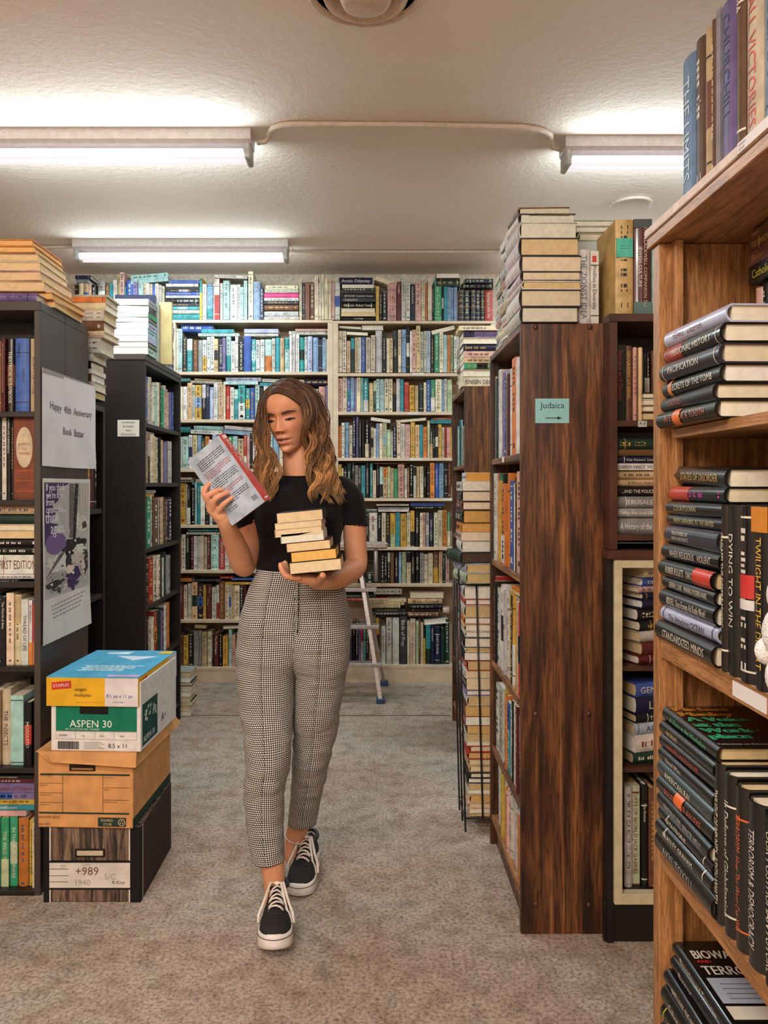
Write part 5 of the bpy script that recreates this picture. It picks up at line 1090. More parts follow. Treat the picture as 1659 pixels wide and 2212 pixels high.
part(a, 'arrow', M_PAPER, rj)
card('shelf_label', 1378, 909, 1397, 922, GY, (190, 196, 186), ['A-E'], 'tiny A-E label on the shelf edge of the dark brown bookcase', size=.9)
a = MB(); p = PW(1087, 990, 2.4); yy = XE*FPX/(1087-CX); a.box(XE-.0012, XE+.001, yy-.015, yy+.015, zE[0]-.019, zE[0]-.001, (214, 206, 196)); tag(a.build('shelf_label', M_PAPER), 'small blank white label on the top shelf edge of the walnut bookcase', 'label')
for i, (px, py) in enumerate([(903, 808), (893, 893.5), (898, 992.5), (970, 1079), (888, 1186)]):
    a = MB(); p = PW(px, py, YB); a.box(p.x-.04, p.x+.04, YB-.0015, YB-.0003, p.z-.007, p.z+.007, (206, 204, 198)); tag(a.build('shelf_label', M_PAPER), f"pale label strip on the {['second','third','fourth','fifth','sixth'][i]} shelf edge of the right back bookcase", 'label', 'label strips on the back bookcase')

# ================================================================ boxes
def carton(name, label, cat='box'): return empty(name, (0, 0, 0), label, cat)
def boxM(px, py, Y, rot): p = PW(px, py, Y); return Matrix.Translation(p) @ Matrix.Rotation(rot, 4, 'Z')
def place_root(name, x, y, z, rz, label): 
    r = empty(name, (x, y, z), label, 'box', 'boxes stacked beside the left bookcase', rz); return r
def lp(mb, name, mats, root): o = mb.build(name, mats); o.parent = root; return o
# 1 woodgrain file box
M_BOXW = mat_wood('printed_woodgrain_card', (28, 20, 18), (88, 66, 52), (132, 104, 84), 'Z', 3.2, 0.7)
w, d_, h = .302, .385, .236
r = place_root('storage_box', -1.02, 2.458, 0, 0.0, 'woodgrain file box with a white label marked 1989, at the bottom of the pile')
a = MB(); a.bbox(0, w, 0, d_, 0, h, .003); lp(a, 'carton', M_BOXW, r)
a = MB(); Yf = -.0012
K = (24, 20, 20); Wt = (208, 198, 186)
a.box(0, .018, Yf, 0, 0, h-.001, K); a.box(w-.032, w, Yf, 0, 0, h-.001, K)
for x in (.018, w-.036): a.box(x, x+.004, Yf-.0003, 0, 0, h-.001, Wt)
a.box(.018, w-.032, Yf-.0004, 0, .040, .046, K); a.box(.018, w-.032, Yf-.0004, 0, .124, .131, K)
a.box(.018, w-.034, Yf-.0006, 0, .046, .124, Wt)
for zz in (.064, .083, .104): a.box(.018, .078, Yf-.0009, 0, zz, zz+.0015, K)
a.text('+989', (.10, Yf-.001, .086), (1, 0, 0), (0, 0, 1), .036, (110, 70, 62), maxw=.1); a.text('1940', (.10, Yf-.001, .054), (1, 0, 0), (0, 0, 1), .026, (150, 140, 134)); a.text('S/C', (.19, Yf-.001, .072), (1, 0, 0), (0, 0, 1), .026, (160, 150, 144))
a.text('R-Kive', (.215, Yf-.001, .058), (1, 0, 0), (0, 0, 1), .015, K, maxw=.045); a.text('CONTENTS', (.122, Yf-.001, .116), (1, 0, 0), (0, 0, 1), .005, (90, 80, 76)); a.text('70', (.05, Yf-.001, .102), (1, .0, .2), (0, 0, 1), .02, (150, 130, 124))
lp(a, 'printed_front', M_CARD, r)
a = MB()
a.bbox(.098, .192, -.004, .001, .142, .168, .003, (36, 28, 24)); a.box(.105, .186, -.0048, -.001, .148, .163, (190, 176, 150)); lp(a, 'hand_hole', M_CARD, r)
a = MB(); a.box(w-.001, w+.0008, .02, .026, 0, h-.002, Wt); a.box(w-.001, w+.0008, 0, .02, 0, h-.002, K); a.box(w-.001, w+.0008, d_-.01, d_-.005, 0, h-.002, Wt); a.box(w-.001, w+.0008, .026, d_-.01, 0, h-.002, (60, 42, 38)); lp(a, 'printed_side', M_CARD, r)
# 2 kraft box with a crooked lid
M_KRAFT = mat_plain('kraft_cardboard', (190, 134, 78), 0.8, nstr=0.08, nscale=20, bstr=.1, bscale=90)
w2, d2, h2_ = .318, .40, .236; z2_ = .2365
r = place_root('storage_box', -1.036, 2.452, z2_, -0.035, 'brown cardboard file box with a crooked lid, second from the bottom of the pile')
a = MB(); a.bbox(0, w2-.018, 0, d2, 0, h2_, .003); lp(a, 'carton', M_KRAFT, r)
a = MB(); G_ = (38, 56, 46)
a.box(.008, w2-.028, -.0012, 0, h2_-.072, h2_-.067, G_); a.box(.004, w2-.03, -.0012, 0, .044, .049, G_)
for x in (.078, .205): a.box(x, x+.0012, -.001, 0, .049, h2_-.072, (90, 66, 44))
for i in range(3): a.box(.006, .078, -.001, 0, .078+i*.03, .079+i*.03, (90, 66, 44))
for i in range(2): a.box(.205, w2-.03, -.001, 0, .088+i*.038, .089+i*.038, (90, 66, 44))
for i in range(4): a.text(['ACCOUNT', 'DEPARTMENT', 'DESTROY', 'DATE STORED'][i], (.008, -.0014, .07+i*.03), (1, 0, 0), (0, 0, 1), .006, (110, 80, 52))
for i in range(3): a.text(['DESTROY DATE', 'FROM', 'CONTENTS'][i], (.21, -.0014, .08+i*.038), (1, 0, 0), (0, 0, 1), .006, (110, 80, 52))
a.text('BANKERS BOX', (.004, -.0014, .03), (1, 0, 0), (0, 0, 1), .010, (96, 66, 40)); a.text('NO. 872', (.004, -.0014, .008), (1, 0, 0), (0, 0, 1), .010, (96, 66, 40))
pl = [(.19+.013-.013*math.cos(t), .021+.013*math.sin(t)) for t in [math.radians(90+i*18) for i in range(-0, 11)]]
a.bbox(.19, .278, -.0016, 0, .006, .034, .006, G_)
a.text('ENVIRO', (.2, -.0024, .022), (1, 0, 0), (0, 0, 1), .011, (200, 176, 130), maxw=.04); a.text('STOR', (.207, -.0024, .010), (1, 0, 0), (0, 0, 1), .011, (200, 176, 130))
a.lathe([(.011, 0), (.009, 0)], 20, (200, 176, 130), 0, Matrix.Translation((.265, -.0024, .020)) @ Matrix.Rotation(math.radians(90), 4, 'X'))
for i in range(3):
    t = math.radians(90+120*i); c_, s_ = math.cos(t), math.sin(t); a.add([(.265+.006*math.cos(t+q_), -.0026, .020+.006*math.sin(t+q_)) for q_ in (-.5, 0, .5)]+[(.265+.002*c_, -.0026, .020+.002*s_)], [(0, 1, 2, 3)], (200, 176, 130))
lp(a, 'printed_front', M_CARD, r)
a = MB(); a.bbox(.10, .182, -.0035, .001, h2_-.058, h2_-.038, .005, (40, 28, 20)); a.box(.108, .176, -.0042, 0, h2_-.054, h2_-.048, (150, 104, 62)); lp(a, 'hand_hole', M_CARD, r)
a = MB(); a.box(w2-.019, w2-.017, 0.001, d2, .001, .03, G_); lp(a, 'green_band', M_CARD, r)
# lid: shallow tray, front skirt sagging, right skirt flaring
a = MB()
def quadbox(P, t, n, col=(196, 138, 82)):
    n = Vector(n).normalized()*t; P = [Vector(p_) for p_ in P]; Q = [p_+n for p_ in P]
    a.add(P+Q, [(3, 2, 1, 0), (4, 5, 6, 7), (0, 1, 5, 4), (1, 2, 6, 5), (2, 3, 7, 6), (3, 0, 4, 7)], col)
zt = h2_+.0005
quadbox([(-.004, -.006, zt), (w2-.005, -.006, zt), (w2-.005, d2+.006, zt), (-.004, d2+.006, zt)], .0025, (0, 0, 1))
quadbox([(.0, -.006, zt+.002), (.028, -.008, zt+.002), (.045, -.014, zt-.030), (.03, -.010, zt-.022)], .002, (0, 1, 0))
quadbox([(.026, -.008, zt+.003), (w2-.004, -.010, zt+.003), (w2, -.03, zt-.036), (.048, -.016, zt-.028)], .002, (0, 1, 0))
quadbox([(w2-.006, -.008, zt+.003), (w2-.006, d2+.004, zt+.003), (w2+.012, d2+.03, zt-.036), (w2, -.03, zt-.036)], .002, (-1, 0, 0))
lp(a, 'lid', M_KRAFT, r)
# 3 white and green paper carton
M_WBOX = mat_plain('white_cardboard', (206, 200, 194), 0.7, nstr=.05)
w3, d3, h3 = .284, .37, .228; z3 = z2_+h2_+.0032
r = place_root('paper_box', -.995, 2.452, z3, -0.05, 'white and green copy paper carton, topmost of the pile, with a yellow and blue lid')
a = MB(); a.bbox(0, w3, 0, d3, 0, h3-.012, .002); lp(a, 'carton', M_WBOX, r)
a = MB(); GR = (22, 112, 84); IK = (50, 44, 44)
a.box(.016, w3-.012, -.0012, 0, .063, .143, GR)
a.text('ASPEN 30', (.06, -.0018, .075), (1, 0, 0), (0, 0, 1), .032, (226, 226, 214), maxw=.155); a.text('30%  POST-CONSUMER  CONTENT', (.046, -.0018, .0665), (1, 0, 0), (0, 0, 1), .007, (210, 220, 210), maxw=.19)
for x in (.016, .078, .14, .20, w3-.013): a.box(x, x+.0008, -.001, 0, .037, .061, (150, 140, 136))
for zz in (.037, .061): a.box(.016, w3-.012, -.001, 0, zz, zz+.0008, (150, 140, 136))
for x, s in ((.026, '054901'), (.10, '92'), (.155, '20 lb'), (.218, '5000')): a.text(s, (x, -.0014, .046), (1, 0, 0), (0, 0, 1), .0095 if s == '054901' else .007, IK)
xx = .022
for i in range(22):
    ww = random.uniform(.0008, .0028); a.box(xx, xx+ww, -.001, 0, .006, .030, IK); xx += ww+random.uniform(.0006, .0016)
a.text('8.5 x 11', (.182, -.0014, .012), (1, 0, 0), (0, 0, 1), .019, (36, 32, 34), maxw=.088)
for i in range(5): a.box(.104, .17-(i % 3)*.008, -.001, 0, .008+i*.0048, .0095+i*.0048, (150, 140, 136))
X_ = w3+.0008
def side_t(s, y, z_, sz, c, mw=None): a.text(s, (X_+.0006, y, z_), (0, 1, 0), (0, 0, 1), sz, c, 0, maxw=mw)
a.box(w3, X_, .015, .16, .012, .142, (28, 70, 62)); side_t('ASPEN 30', .022, .022, .026, (222, 226, 214), .125)
rn = random.Random(9)
for i in range(26): yy = .02+rn.random()*.13; zz = .075+rn.random()*.045; a.add([(X_+.0005, yy, zz), (X_+.0005, yy+.012, zz+.004), (X_+.0005, yy+.009, zz+.014), (X_+.0005, yy-.002, zz+.010)], [(0, 1, 2, 3)], rn.choice([(200, 204, 196), (90, 130, 120), (230, 228, 220), (40, 60, 56)]))
side_t('A', .20, .035, .04, (90, 60, 56)); side_t('4', .235, .04, .025, (120, 100, 96))
lp(a, 'printed_panels', M_CARD, r)
a = MB(); a.bbox(.092, .182, -.003, .001, .116, .140, .008, (30, 22, 20)); lp(a, 'hand_hole', M_CARD, r)
# 4 yellow/blue lid
RB = r; r = bpy.data.objects.new('lid', None); C.objects.link(r); r.parent = RB; r.location = (-.010, -.010, .1425); r['label'] = 'yellow and blue box lid with a red store logo'
w4, d4, h4 = .29, .395, .088
YL = (214, 162, 34); BL = (74, 152, 186)
M_LID = M_CARD
a = MB()
a.box(0, w4, 0, .0025, 0, h4, YL); a.box(0, w4, d4-.0025, d4, 0, h4, (205, 200, 196)); a.box(0, .0025, .0025, d4-.0025, 0, h4, YL); a.box(w4-.0025, w4, .0025, d4-.0025, 0, h4, YL)
a.box(0, w4, 0, d4, h4, h4+.0025, BL)
a.box(.185, w4-.001, -.0008, 0, .001, h4-.001, (208, 200, 198)); a.box(w4, w4+.0008, d4*.78, d4, .001, h4, (205, 200, 196))
RD = (190, 50, 44)
a.add([(.018, -.001, .05), (.079, -.001, .056), (.078, -.001, .079), (.017, -.001, .073)], [(0, 1, 2, 3)], RD)
for e in (0, .0006): a.text('STAPLES', (.022+e, -.0016, .0575), (1, 0, .09), (-.09, 0, 1), .014, (228, 214, 204), maxw=.052)
a.text('usages', (.089, -.0014, .048), (1, 0, 0), (0, 0, 1), .015, (60, 48, 40)); a.text('multiples', (.089, -.0014, .03), (1, 0, 0), (0, 0, 1), .015, (60, 48, 40))
a.text('8½ po x 11 po', (.19, -.0018, .028), (1, 0, 0), (0, 0, 1), .016, (60, 76, 150), maxw=.083); a.text('format lettre', (.21, -.0018, .012), (1, 0, 0), (0, 0, 1), .007, (90, 100, 160))
a.box(.09, .175, -.001, 0, .012, .0125, (150, 110, 50))
a.add([(w4+.001, .02, .045), (w4+.001, .08, .05), (w4+.001, .08, .082), (w4+.001, .02, .076)], [(0, 1, 2, 3)], RD)
a.text('STAPLES', (w4+.0016, .024, .056), (0, 1, .07), (0, -.07, 1), .014, (228, 214, 204), maxw=.052); a.text('multiuse', (w4+.0014, .09, .05), (0, 1, 0), (0, 0, 1), .017, (60, 48, 40)); a.text('S', (w4+.0014, .185, .015), (0, 1, .0), (0, 0, 1), .075, (40, 34, 34))
zt = h4+.003
a.add([(.11, .30, zt), (.26, .30, zt), (.19, .235, zt)], [(0, 1, 2)], (196, 206, 214)); a.box(.06, .14, .335, .36, zt-.0004, zt, (190, 204, 214)); a.add([(.09, .35, zt+.0002), (.15, .37, zt+.0002), (.13, .33, zt+.0002)], [(0, 1, 2)], (220, 226, 230))
for i in range(5):
    xx = .06+.01*(i % 2)
    while xx < .25-.015*i: l = rn.uniform(.01, .03); a.box(xx, xx+l, .15-i*.016, .158-i*.016, zt-.0004, zt, (186, 206, 216)); xx += l+.004
a.box(.185, w4-.004, .012, .032, zt-.0003, zt, (196, 150, 190)); a.add([(.235, .345, zt), (.285, .345, zt), (.285, .385, zt), (.25, .385, zt)], [(0, 1, 2, 3)], (214, 176, 40))
lp(a, 'tray', M_CARD, r)
# ================================================================ small pile by the black case foot
stack('in the low pile on the floor behind the boxes', -1.115, 4.52, 0.0005, [('c', .03, .15, .2), ('w', .03, .15, .2), ('k', .02, .15, .2), ('w', .03, .15, .2), ('c', .03, .15, .2), ('w', .03, .15, .2), ('k', .02, .15, .2), ('w', .03, .15, .2), ('e', .03, .15, .2)], math.pi, jit=.008)
# ================================================================ step ladder
M_ALU = mat_plain('brushed_aluminium', (168, 156, 150), 0.42, 0.55, nstr=.08, nscale=60)
M_BLUE = mat_plain('blue_plastic_foot', (38, 62, 104), 0.5)
r = empty('step_ladder', (-.13, 4.9, 0), 'aluminium step ladder with blue feet standing behind the woman', 'ladder')
def rail(x0, y0, x1, y1, z1, w=.026, t=.05):
    a = MB(); A, B = Vector((x0, y0, .012)), Vector((x1, y1, z1)); dr = (B-A).normalized(); sx_ = Vector((1, 0, 0)); sx_ = (sx_-dr*sx_.dot(dr)).normalized(); sy_ = dr.cross(sx_)
    M_ = Matrix((sx_, sy_, dr)).transposed().to_4x4(); M_.translation = A; L = (B-A).length
    a.bbox(-w/2, w/2, -t/2, t/2, 0, L, .002, (170, 160, 154), 0, M_); a.box(-w/2+.002, w/2-.002, -t/2-.001, -t/2+.004, .3, L-.05, (200, 196, 190), 0, M_)
    part(a, 'rail', M_ALU, r)
    a = MB(); a.bbox(x0-.025, x0+.025, y0-.03, y0+.03, 0, .03, .004, (38, 62, 104)); part(a, 'foot', M_BLUE, r)
rail(PX(822, 4.72), 4.72, PX(778, 4.9), 4.9, .78)
rail(PX(560, 4.72), 4.72, PX(600, 4.9), 4.9, .78)
rail(PX(830, 5.14), 5.14, PX(785, 4.96), 4.96, .72, .02, .03)
rail(PX(560, 5.14), 5.14, PX(600, 4.96), 4.96, .72, .02, .03)
for i, z in enumerate((.22, .44, .66)):
    y = 4.72+.18*(z/.78); hw = .385-.055*(z/.78)
    a = MB(); a.bbox(-.30-hw+.0, -.30+hw, y-.04, y+.05, z-.01, z+.012, .003, (176, 168, 160)); part(a, 'step', M_ALU, r)
a = MB(); a.bbox(-.64, PX(782, 4.88), 4.84, 5.0, .765, .80, .004, (190, 182, 174)); part(a, 'top_step', M_ALU, r)
a = MB(); a.tube([(PX(812, 4.95), 4.95, .70), (PX(812, 4.95), 4.95, .93)], .013, 8, (180, 172, 166)); part(a, 'handrail', M_ALU, r)
a = MB(); a.tube([(-.60, 4.95, .70), (-.60, 4.95, .93)], .013, 8, (180, 172, 166)); part(a, 'handrail', M_ALU, r)
a = MB(); a.bbox(-.66, PX(838, 4.93), 4.915, 4.985, .905, .95, .012, (196, 190, 184)); part(a, 'handle_bar', M_ALU, r)
# ================================================================ the woman
def crv(pts, x):
    """smooth interpolation through (x, y) pairs"""
    if x <= pts[0][0]: return pts[0][1]
    if x >= pts[-1][0]: return pts[-1][1]
    for i in range(len(pts)-1):
        if pts[i][0] <= x <= pts[i+1][0]: break
    x0, y0 = pts[i]; x1, y1 = pts[i+1]; h = x1-x0; t = (x-x0)/h
    def slope(j):
        if j <= 0 or j >= len(pts)-1:
            j = max(0, min(len(pts)-2, j)); return (pts[j+1][1]-pts[j][1])/(pts[j+1][0]-pts[j][0])
        a, b = (pts[j][1]-pts[j-1][1])/(pts[j][0]-pts[j-1][0]), (pts[j+1][1]-pts[j][1])/(pts[j+1][0]-pts[j][0])
        return 0.0 if a*b < 0 else (a+b)/2
    m0, m1 = slope(i)*h, slope(i+1)*h
    return (2*t**3-3*t**2+1)*y0+(t**3-2*t**2+t)*m0+(-2*t**3+3*t**2)*y1+(t**3-t**2)*m1
def cr_path(pts, n=6):
    """Catmull-Rom resampling of tuples of any length"""
    out = []
    P = [pts[0]]+list(pts)+[pts[-1]]
    for i in range(1, len(P)-2):
        for k in range(n):
            t = k/n; a, b, c, d = P[i-1], P[i], P[i+1], P[i+2]
            out.append(tuple(0.5*((2*b[j])+(-a[j]+c[j])*t+(2*a[j]-5*b[j]+4*c[j]-d[j])*t*t+(-a[j]+3*b[j]-3*c[j]+d[j])*t**3) for j in range(len(b))))
    out.append(tuple(pts[-1])); return out
def limb(mb, pts, n=20, sub=6, col=(200, 150, 120), flat=None):
    """(px, py, Y, radius) joints -> tapered limb"""
    q = [(*PW(p[0], p[1], p[2]), p[3]) for p in pts]; q = cr_path(q, sub)
    # rounded ends
    a, b = Vector(q[0][:3]), Vector(q[-1][:3]); da = (a-Vector(q[1][:3])).normalized(); db = (b-Vector(q[-2][:3])).normalized(); ra, rb = q[0][3], q[-1][3]
    pre = [(*(a+da*ra*math.sin(t)), max(.0004, ra*math.cos(t))) for t in (1.5, 1.1, .7, .35)]; post = [(*(b+db*rb*math.sin(t)), max(.0004, rb*math.cos(t))) for t in (.35, .7, 1.1, 1.5)]
    q = pre+q+post
    mb.tube([v_[:3] for v_ in q], [v_[3] for v_ in q], n, col, flat=flat)
def remesh(mb, name, mats, voxel, smooth=0):
    o = mb.build(name+'_form', mats[0]); md = o.modifiers.new('r', 'REMESH'); md.mode = 'VOXEL'; md.voxel_size = voxel; md.use_smooth_shade = True
    if smooth:
        s2 = o.modifiers.new('s', 'SMOOTH'); s2.factor = 0.5; s2.iterations = smooth
    dg = bpy.context.evaluated_depsgraph_get(); me = bpy.data.meshes.new_from_object(o.evaluated_get(dg)); bpy.data.objects.remove(o)
    me.materials.clear(); [me.materials.append(m_) for m_ in mats]
    me.polygons.foreach_set('use_smooth', [True]*len(me.polygons)); me.name = name
    r_ = bpy.data.objects.new(name, me); C.objects.link(r_); return r_
# ---- head: profile curves in head space (x to the side, y forward, z up, eyes at z = 0)
HW = [(-.112, .006), (-.108, .020), (-.10, .031), (-.085, .041), (-.06, .052), (-.03, .061), (0, .067), (.03, .071), (.055, .069), (.075, .059), (.088, .044), (.096, .024), (.099, .004)]
HF = [(-.112, .050), (-.108, .066), (-.10, .074), (-.085, .0775), (-.06, .082), (-.03, .083), (0, .082), (.02, .086), (.04, .086), (.06, .078), (.078, .060), (.09, .038), (.096, .020), (.099, .003)]
HB = [(-.112, -.03), (-.10, -.02), (-.085, .0), (-.06, .045), (-.03, .075), (0, .09), (.03, .098), (.055, .092), (.075, .074), (.088, .052), (.096, .028), (.099, .003)]
def gs(v, s): return math.exp(-(v/s)**2/2)
def feats(x, z):
    ax = abs(x); y = 0
    # nose ridge, tip, wings
    if z > -.034: y += gs(x, .0075+.002*max(0, -z/.034))*(.004+.0165*max(0, min(1, (.012-z)/.046)))*(1 if z < .012 else gs(z-.012, .012))
    else: y += gs(x, .0105)*.0205*gs(z+.034, .0052)
    y += gs(ax-.0125, .0052)*gs(z+.0385, .0055)*.0105
    y -= gs(ax-.0068, .0032)*gs(z+.0432, .0026)*.0075
    # sockets, lids, brow
    y -= gs(ax-.031, .0165)*gs(z+.002, .0115)*.0110
    y += gs(ax-.031, .0120)*gs(z+.0055, .0075)*.0078
    y -= gs(ax-.031, .013)*gs(z-.0052, .0016)*.0014
    y -= gs(ax-.031, .011)*gs(z+.0165, .003)*.0010
    y += gs(ax-.028, .02)*gs(z-.015, .007)*.0024
    y -= gs(ax-.012, .006)*gs(z+.003, .008)*.0035
    # cheeks
    y += gs(ax-.040, .016)*gs(z+.028, .015)*.0055
    y -= gs(ax-.034, .010)*gs(z+.065, .014)*.003
    # mouth
    y += gs(x, .019)*gs(z+.064, .013)*.0045
    y += gs(x, .0165)*gs(z+.0600, .0036)*.0058
    y += gs(x, .0150)*gs(z+.0745, .0046)*.0075
    y -= gs(x, .0150)*gs(z+.0667, .0022)*.0085
    y -= gs(x, .0028)*gs(z+.052, .006)*.0012
    y -= gs(x, .015)*gs(z+.0865, .0045)*.0055
    y += gs(x, .015)*gs(z+.098, .009)*.0065
    return y
def face_y(x, z):
    w = crv(HW, z); s = max(-.999, min(.999, x/w)); return crv(HF, z)*math.sqrt(1-s*s)+feats(x, z)*(1-s*s)**.25
def head_pt(a, z):
    w = crv(HW, z); ca = math.cos(a); x = w*math.sin(a)
    y = crv(HF, z)*ca+feats(x, z)*max(0, ca)**.5 if ca >= 0 else crv(HB, z)*ca
    return Vector((x, y, z))
YAW, PIT, ROL = math.radians(21), math.radians(11), math.radians(-5)
hc = PW(627, 895, 2.40)
HM = Matrix.Translation(hc) @ Matrix.Rotation(ROL, 4, 'Y') @ Matrix.Rotation(math.pi-YAW, 4, 'Z') @ Matrix.Rotation(-PIT, 4, 'X')
HMi = HM.inverted()
body = MB(); SK = (206, 150, 116)
zs = [-.112+.211*i/150 for i in range(151)]; na = 150
az = []
for k in range(na):
    t = k/na; az.append(-math.pi+2*math.pi*t)
vs = [HM @ head_pt(a_, z_) for z_ in zs for a_ in az]
fs = [(j*na+i, j*na+(i+1) % na, (j+1)*na+(i+1) % na, (j+1)*na+i) for j in range(150) for i in range(na)]
fs += [tuple(reversed(range(na))), tuple(range(150*na, 151*na))]
body.add(vs, [tuple(reversed(f)) for f in fs], SK)
# ears
for sx in (-1, 1):
    body.ell((0, 0, 0), (.008, .016, .030), SK, 0, HM @ Matrix.Translation((sx*.068, -.008, -.012)) @ Matrix.Rotation(math.radians(18*sx), 4, 'Z'), 12, 10)
# neck, trunk, legs inside the clothes
limb(body, [(640, 935, 2.425, .050), (645, 975, 2.43, .050), (647, 1005, 2.43, .052), (648, 1030, 2.435, .058)], 28)
def rings(mb, lst, col, n=40, sub=5, expo=2.3, cap=True):
    """horizontal sections: (py, px_left, px_right, Y, depth radius[, front bulge]) -> closed loft"""
    q = []
    for r_ in lst:
        py, xl, xr, Y, ry = r_[:5]; fb = r_[5] if len(r_) > 5 else 0
        A, B = PW(xl, py, Y), PW(xr, py, Y); q.append(((A.x+B.x)/2, Y, A.z, (B.x-A.x)/2, ry, fb))
    q = cr_path(q, sub); vs = []; fs = []
    for (cx_, cy_, cz_, rx_, ry_, fb) in q:
        for k in range(n):
            t = 2*math.pi*k/n; c_, s_ = math.cos(t), math.sin(t)
            X_ = cx_+rx_*math.copysign(abs(c_)**(2/expo), c_); Y_ = cy_+(ry_+(fb if s_ < 0 else 0))*math.copysign(abs(s_)**(2/expo), s_)
            vs.append((X_, Y_, cz_))
    for i in range(len(q)-1):
        for k in range(n): a_ = i*n+k; b_ = i*n+(k+1) % n; fs.append((a_, a_+n, b_+n, b_))
    if cap: fs += [tuple(range(n)), tuple(reversed(range((len(q)-1)*n, len(q)*n)))]
    mb.add(vs, fs, col, 0, None, True)
rings(body, [(1026, 612, 684, 2.435, .05), (1042, 580, 718, 2.435, .055), (1060, 560, 742, 2.43, .07), (1100, 562, 736, 2.42, .085), (1150, 566, 730, 2.42, .085), (1225, 566, 728, 2.42, .075), (1310, 536, 738, 2.42, .08), (1360, 540, 730, 2.42, .075)], SK, 32)
# legs
limb(body, [(580, 1370, 2.42, .070), (576, 1450, 2.41, .064), (577, 1500, 2.40, .062), (580, 1640, 2.36, .050), (576, 1700, 2.36, .048), (580, 1790, 2.355, .042), (586, 1850, 2.352, .0385), (592, 1900, 2.35, .032), (594, 1935, 2.345, .031), (594, 1965, 2.33, .034)], 22)
limb(body, [(697, 1370, 2.42, .070), (695, 1450, 2.43, .064), (690, 1500, 2.45, .060), (672, 1640, 2.50, .050), (662, 1700, 2.55, .045), (650, 1765, 2.62, .040), (641, 1795, 2.645, .034), (634, 1825, 2.65, .029), (634, 1850, 2.64, .031)], 22)
# her left arm (image right), folded under the held stack
limb(body, [(744, 1064, 2.43, .044), (758, 1090, 2.43, .042), (765, 1130, 2.43, .037), (767, 1175, 2.43, .035), (768, 1222, 2.415, .0345), (742, 1242, 2.33, .034), (716, 1252, 2.26, .030), (694, 1256, 2.20, .0235), (680, 1254, 2.185, .022)], 24)
# palm and fingers under the books
def pw_l(pts): return pts
limb(body, [(692, 1255, 2.195, .020), (676, 1253, 2.165, .018), (655, 1250, 2.150, .015), (640, 1248, 2.145, .0125)], 16)
limb(body, [(692, 1254, 2.20, .020), (674, 1252, 2.185, .018), (655, 1249, 2.178, .015), (640, 1247, 2.175, .0125)], 16)
limb(body, [(692, 1253, 2.21, .020), (672, 1250, 2.21, .017), (655, 1247, 2.205, .014), (642, 1245, 2.20, .012)], 16)
for (Y_, xt, yt, r_) in ((2.133, 606, 1218, .0082), (2.152, 611, 1217, .0085), (2.172, 616, 1214, .0085), (2.192, 620, 1220, .0072)):
    limb(body, [(646, 1248, Y_+.004, r_*1.15), (630, 1247, Y_, r_*1.08), (617+(xt-606)*.5, 1243, Y_-.004, r_), (xt+3, 1231, Y_-.004, r_*.95), (xt, yt+2, Y_, r_*.82)], 14)
limb(body, [(688, 1254, 2.165, .013), (693, 1250, 2.135, .012), (697, 1246, 2.112, .0105), (697, 1243, 2.096, .0088)], 14)
# her right arm (image left), raised with the book
limb(body, [(556, 1066, 2.43, .045), (550, 1090, 2.43, .043), (544, 1130, 2.42, .039), (539, 1170, 2.41, .037), (532, 1208, 2.385, .0355), (526, 1222, 2.36, .0335), (515, 1194, 2.31, .034), (502, 1162, 2.255, .029), (490, 1136, 2.205, .0225), (484, 1122, 2.188, .0215)], 24)
limb(body, [(487, 1130, 2.195, .0205), (477, 1114, 2.188, .0225), (466, 1100, 2.183, .0230), (458, 1090, 2.180, .0195), (452, 1080, 2.178, .012)], 18)
limb(body, [(484, 1122, 2.185, .018), (476, 1112, 2.178, .019), (470, 1106, 2.176, .0145)], 16)
F4 = [[(452, 1086, 2.176, .0105), (442, 1068, 2.166, .0088), (446, 1052, 2.166, .0078), (459, 1040, 2.176, .0064)],
      [(456, 1092, 2.172, .0108), (449, 1073, 2.152, .0090), (464, 1062, 2.150, .0080), (486, 1056, 2.164, .0066)],
      [(462, 1100, 2.168, .0108), (463, 1081, 2.144, .0090), (477, 1070, 2.142, .0080), (496, 1063, 2.154, .0066)],
      [(472, 1108, 2.168, .0098), (479, 1094, 2.148, .0080), (489, 1084, 2.143, .0070), (502, 1075, 2.150, .0058)]]
for p_ in F4: limb(body, p_, 14)
limb(body, [(482, 1116, 2.196, .0145), (484, 1102, 2.222, .012), (492, 1086, 2.232, .0105), (503, 1072, 2.230, .0085)], 14)
M_SKIN, nt, b = new_mat('skin')
at = N(nt, 'ShaderNodeAttribute', attribute_name='Col')
n1 = N(nt, 'ShaderNodeTexNoise'); n1.inputs['Scale'].default_value = 9; n1.inputs['Detail'].default_value = 4; nt.links.new(coords(nt), n1.inputs['Vector'])
n2 = N(nt, 'ShaderNodeTexNoise'); n2.inputs['Scale'].default_value = 330; n2.inputs['Detail'].default_value = 2; nt.links.new(coords(nt), n2.inputs['Vector'])
f1 = ramp(nt, n1.outputs[0], [(0.35, (244, 232, 226)), (0.65, (255, 255, 255))]); f2 = ramp(nt, n2.outputs[0], [(0.64, (255, 255, 255)), (0.76, (222, 196, 178))])
nt.links.new(mix(nt, 1.0, mix(nt, 1.0, at.outputs[0], f1, 'MULTIPLY'), f2, 'MULTIPLY'), b.inputs['Base Color'])
b.inputs['Roughness'].default_value = 0.5; b.inputs['Subsurface Weight'].default_value = 0.12; b.inputs['Subsurface Radius'].default_value = (1.0, 0.35, 0.2); b.inputs['Subsurface Scale'].default_value = 0.008
b.inputs['Specular IOR Level'].default_value = 0.35
import numpy as np
bo = remesh(body, 'person', [M_SKIN], 0.0021)
tag(bo, 'young woman with long wavy hair, black top and checked trousers walking while reading', 'person')
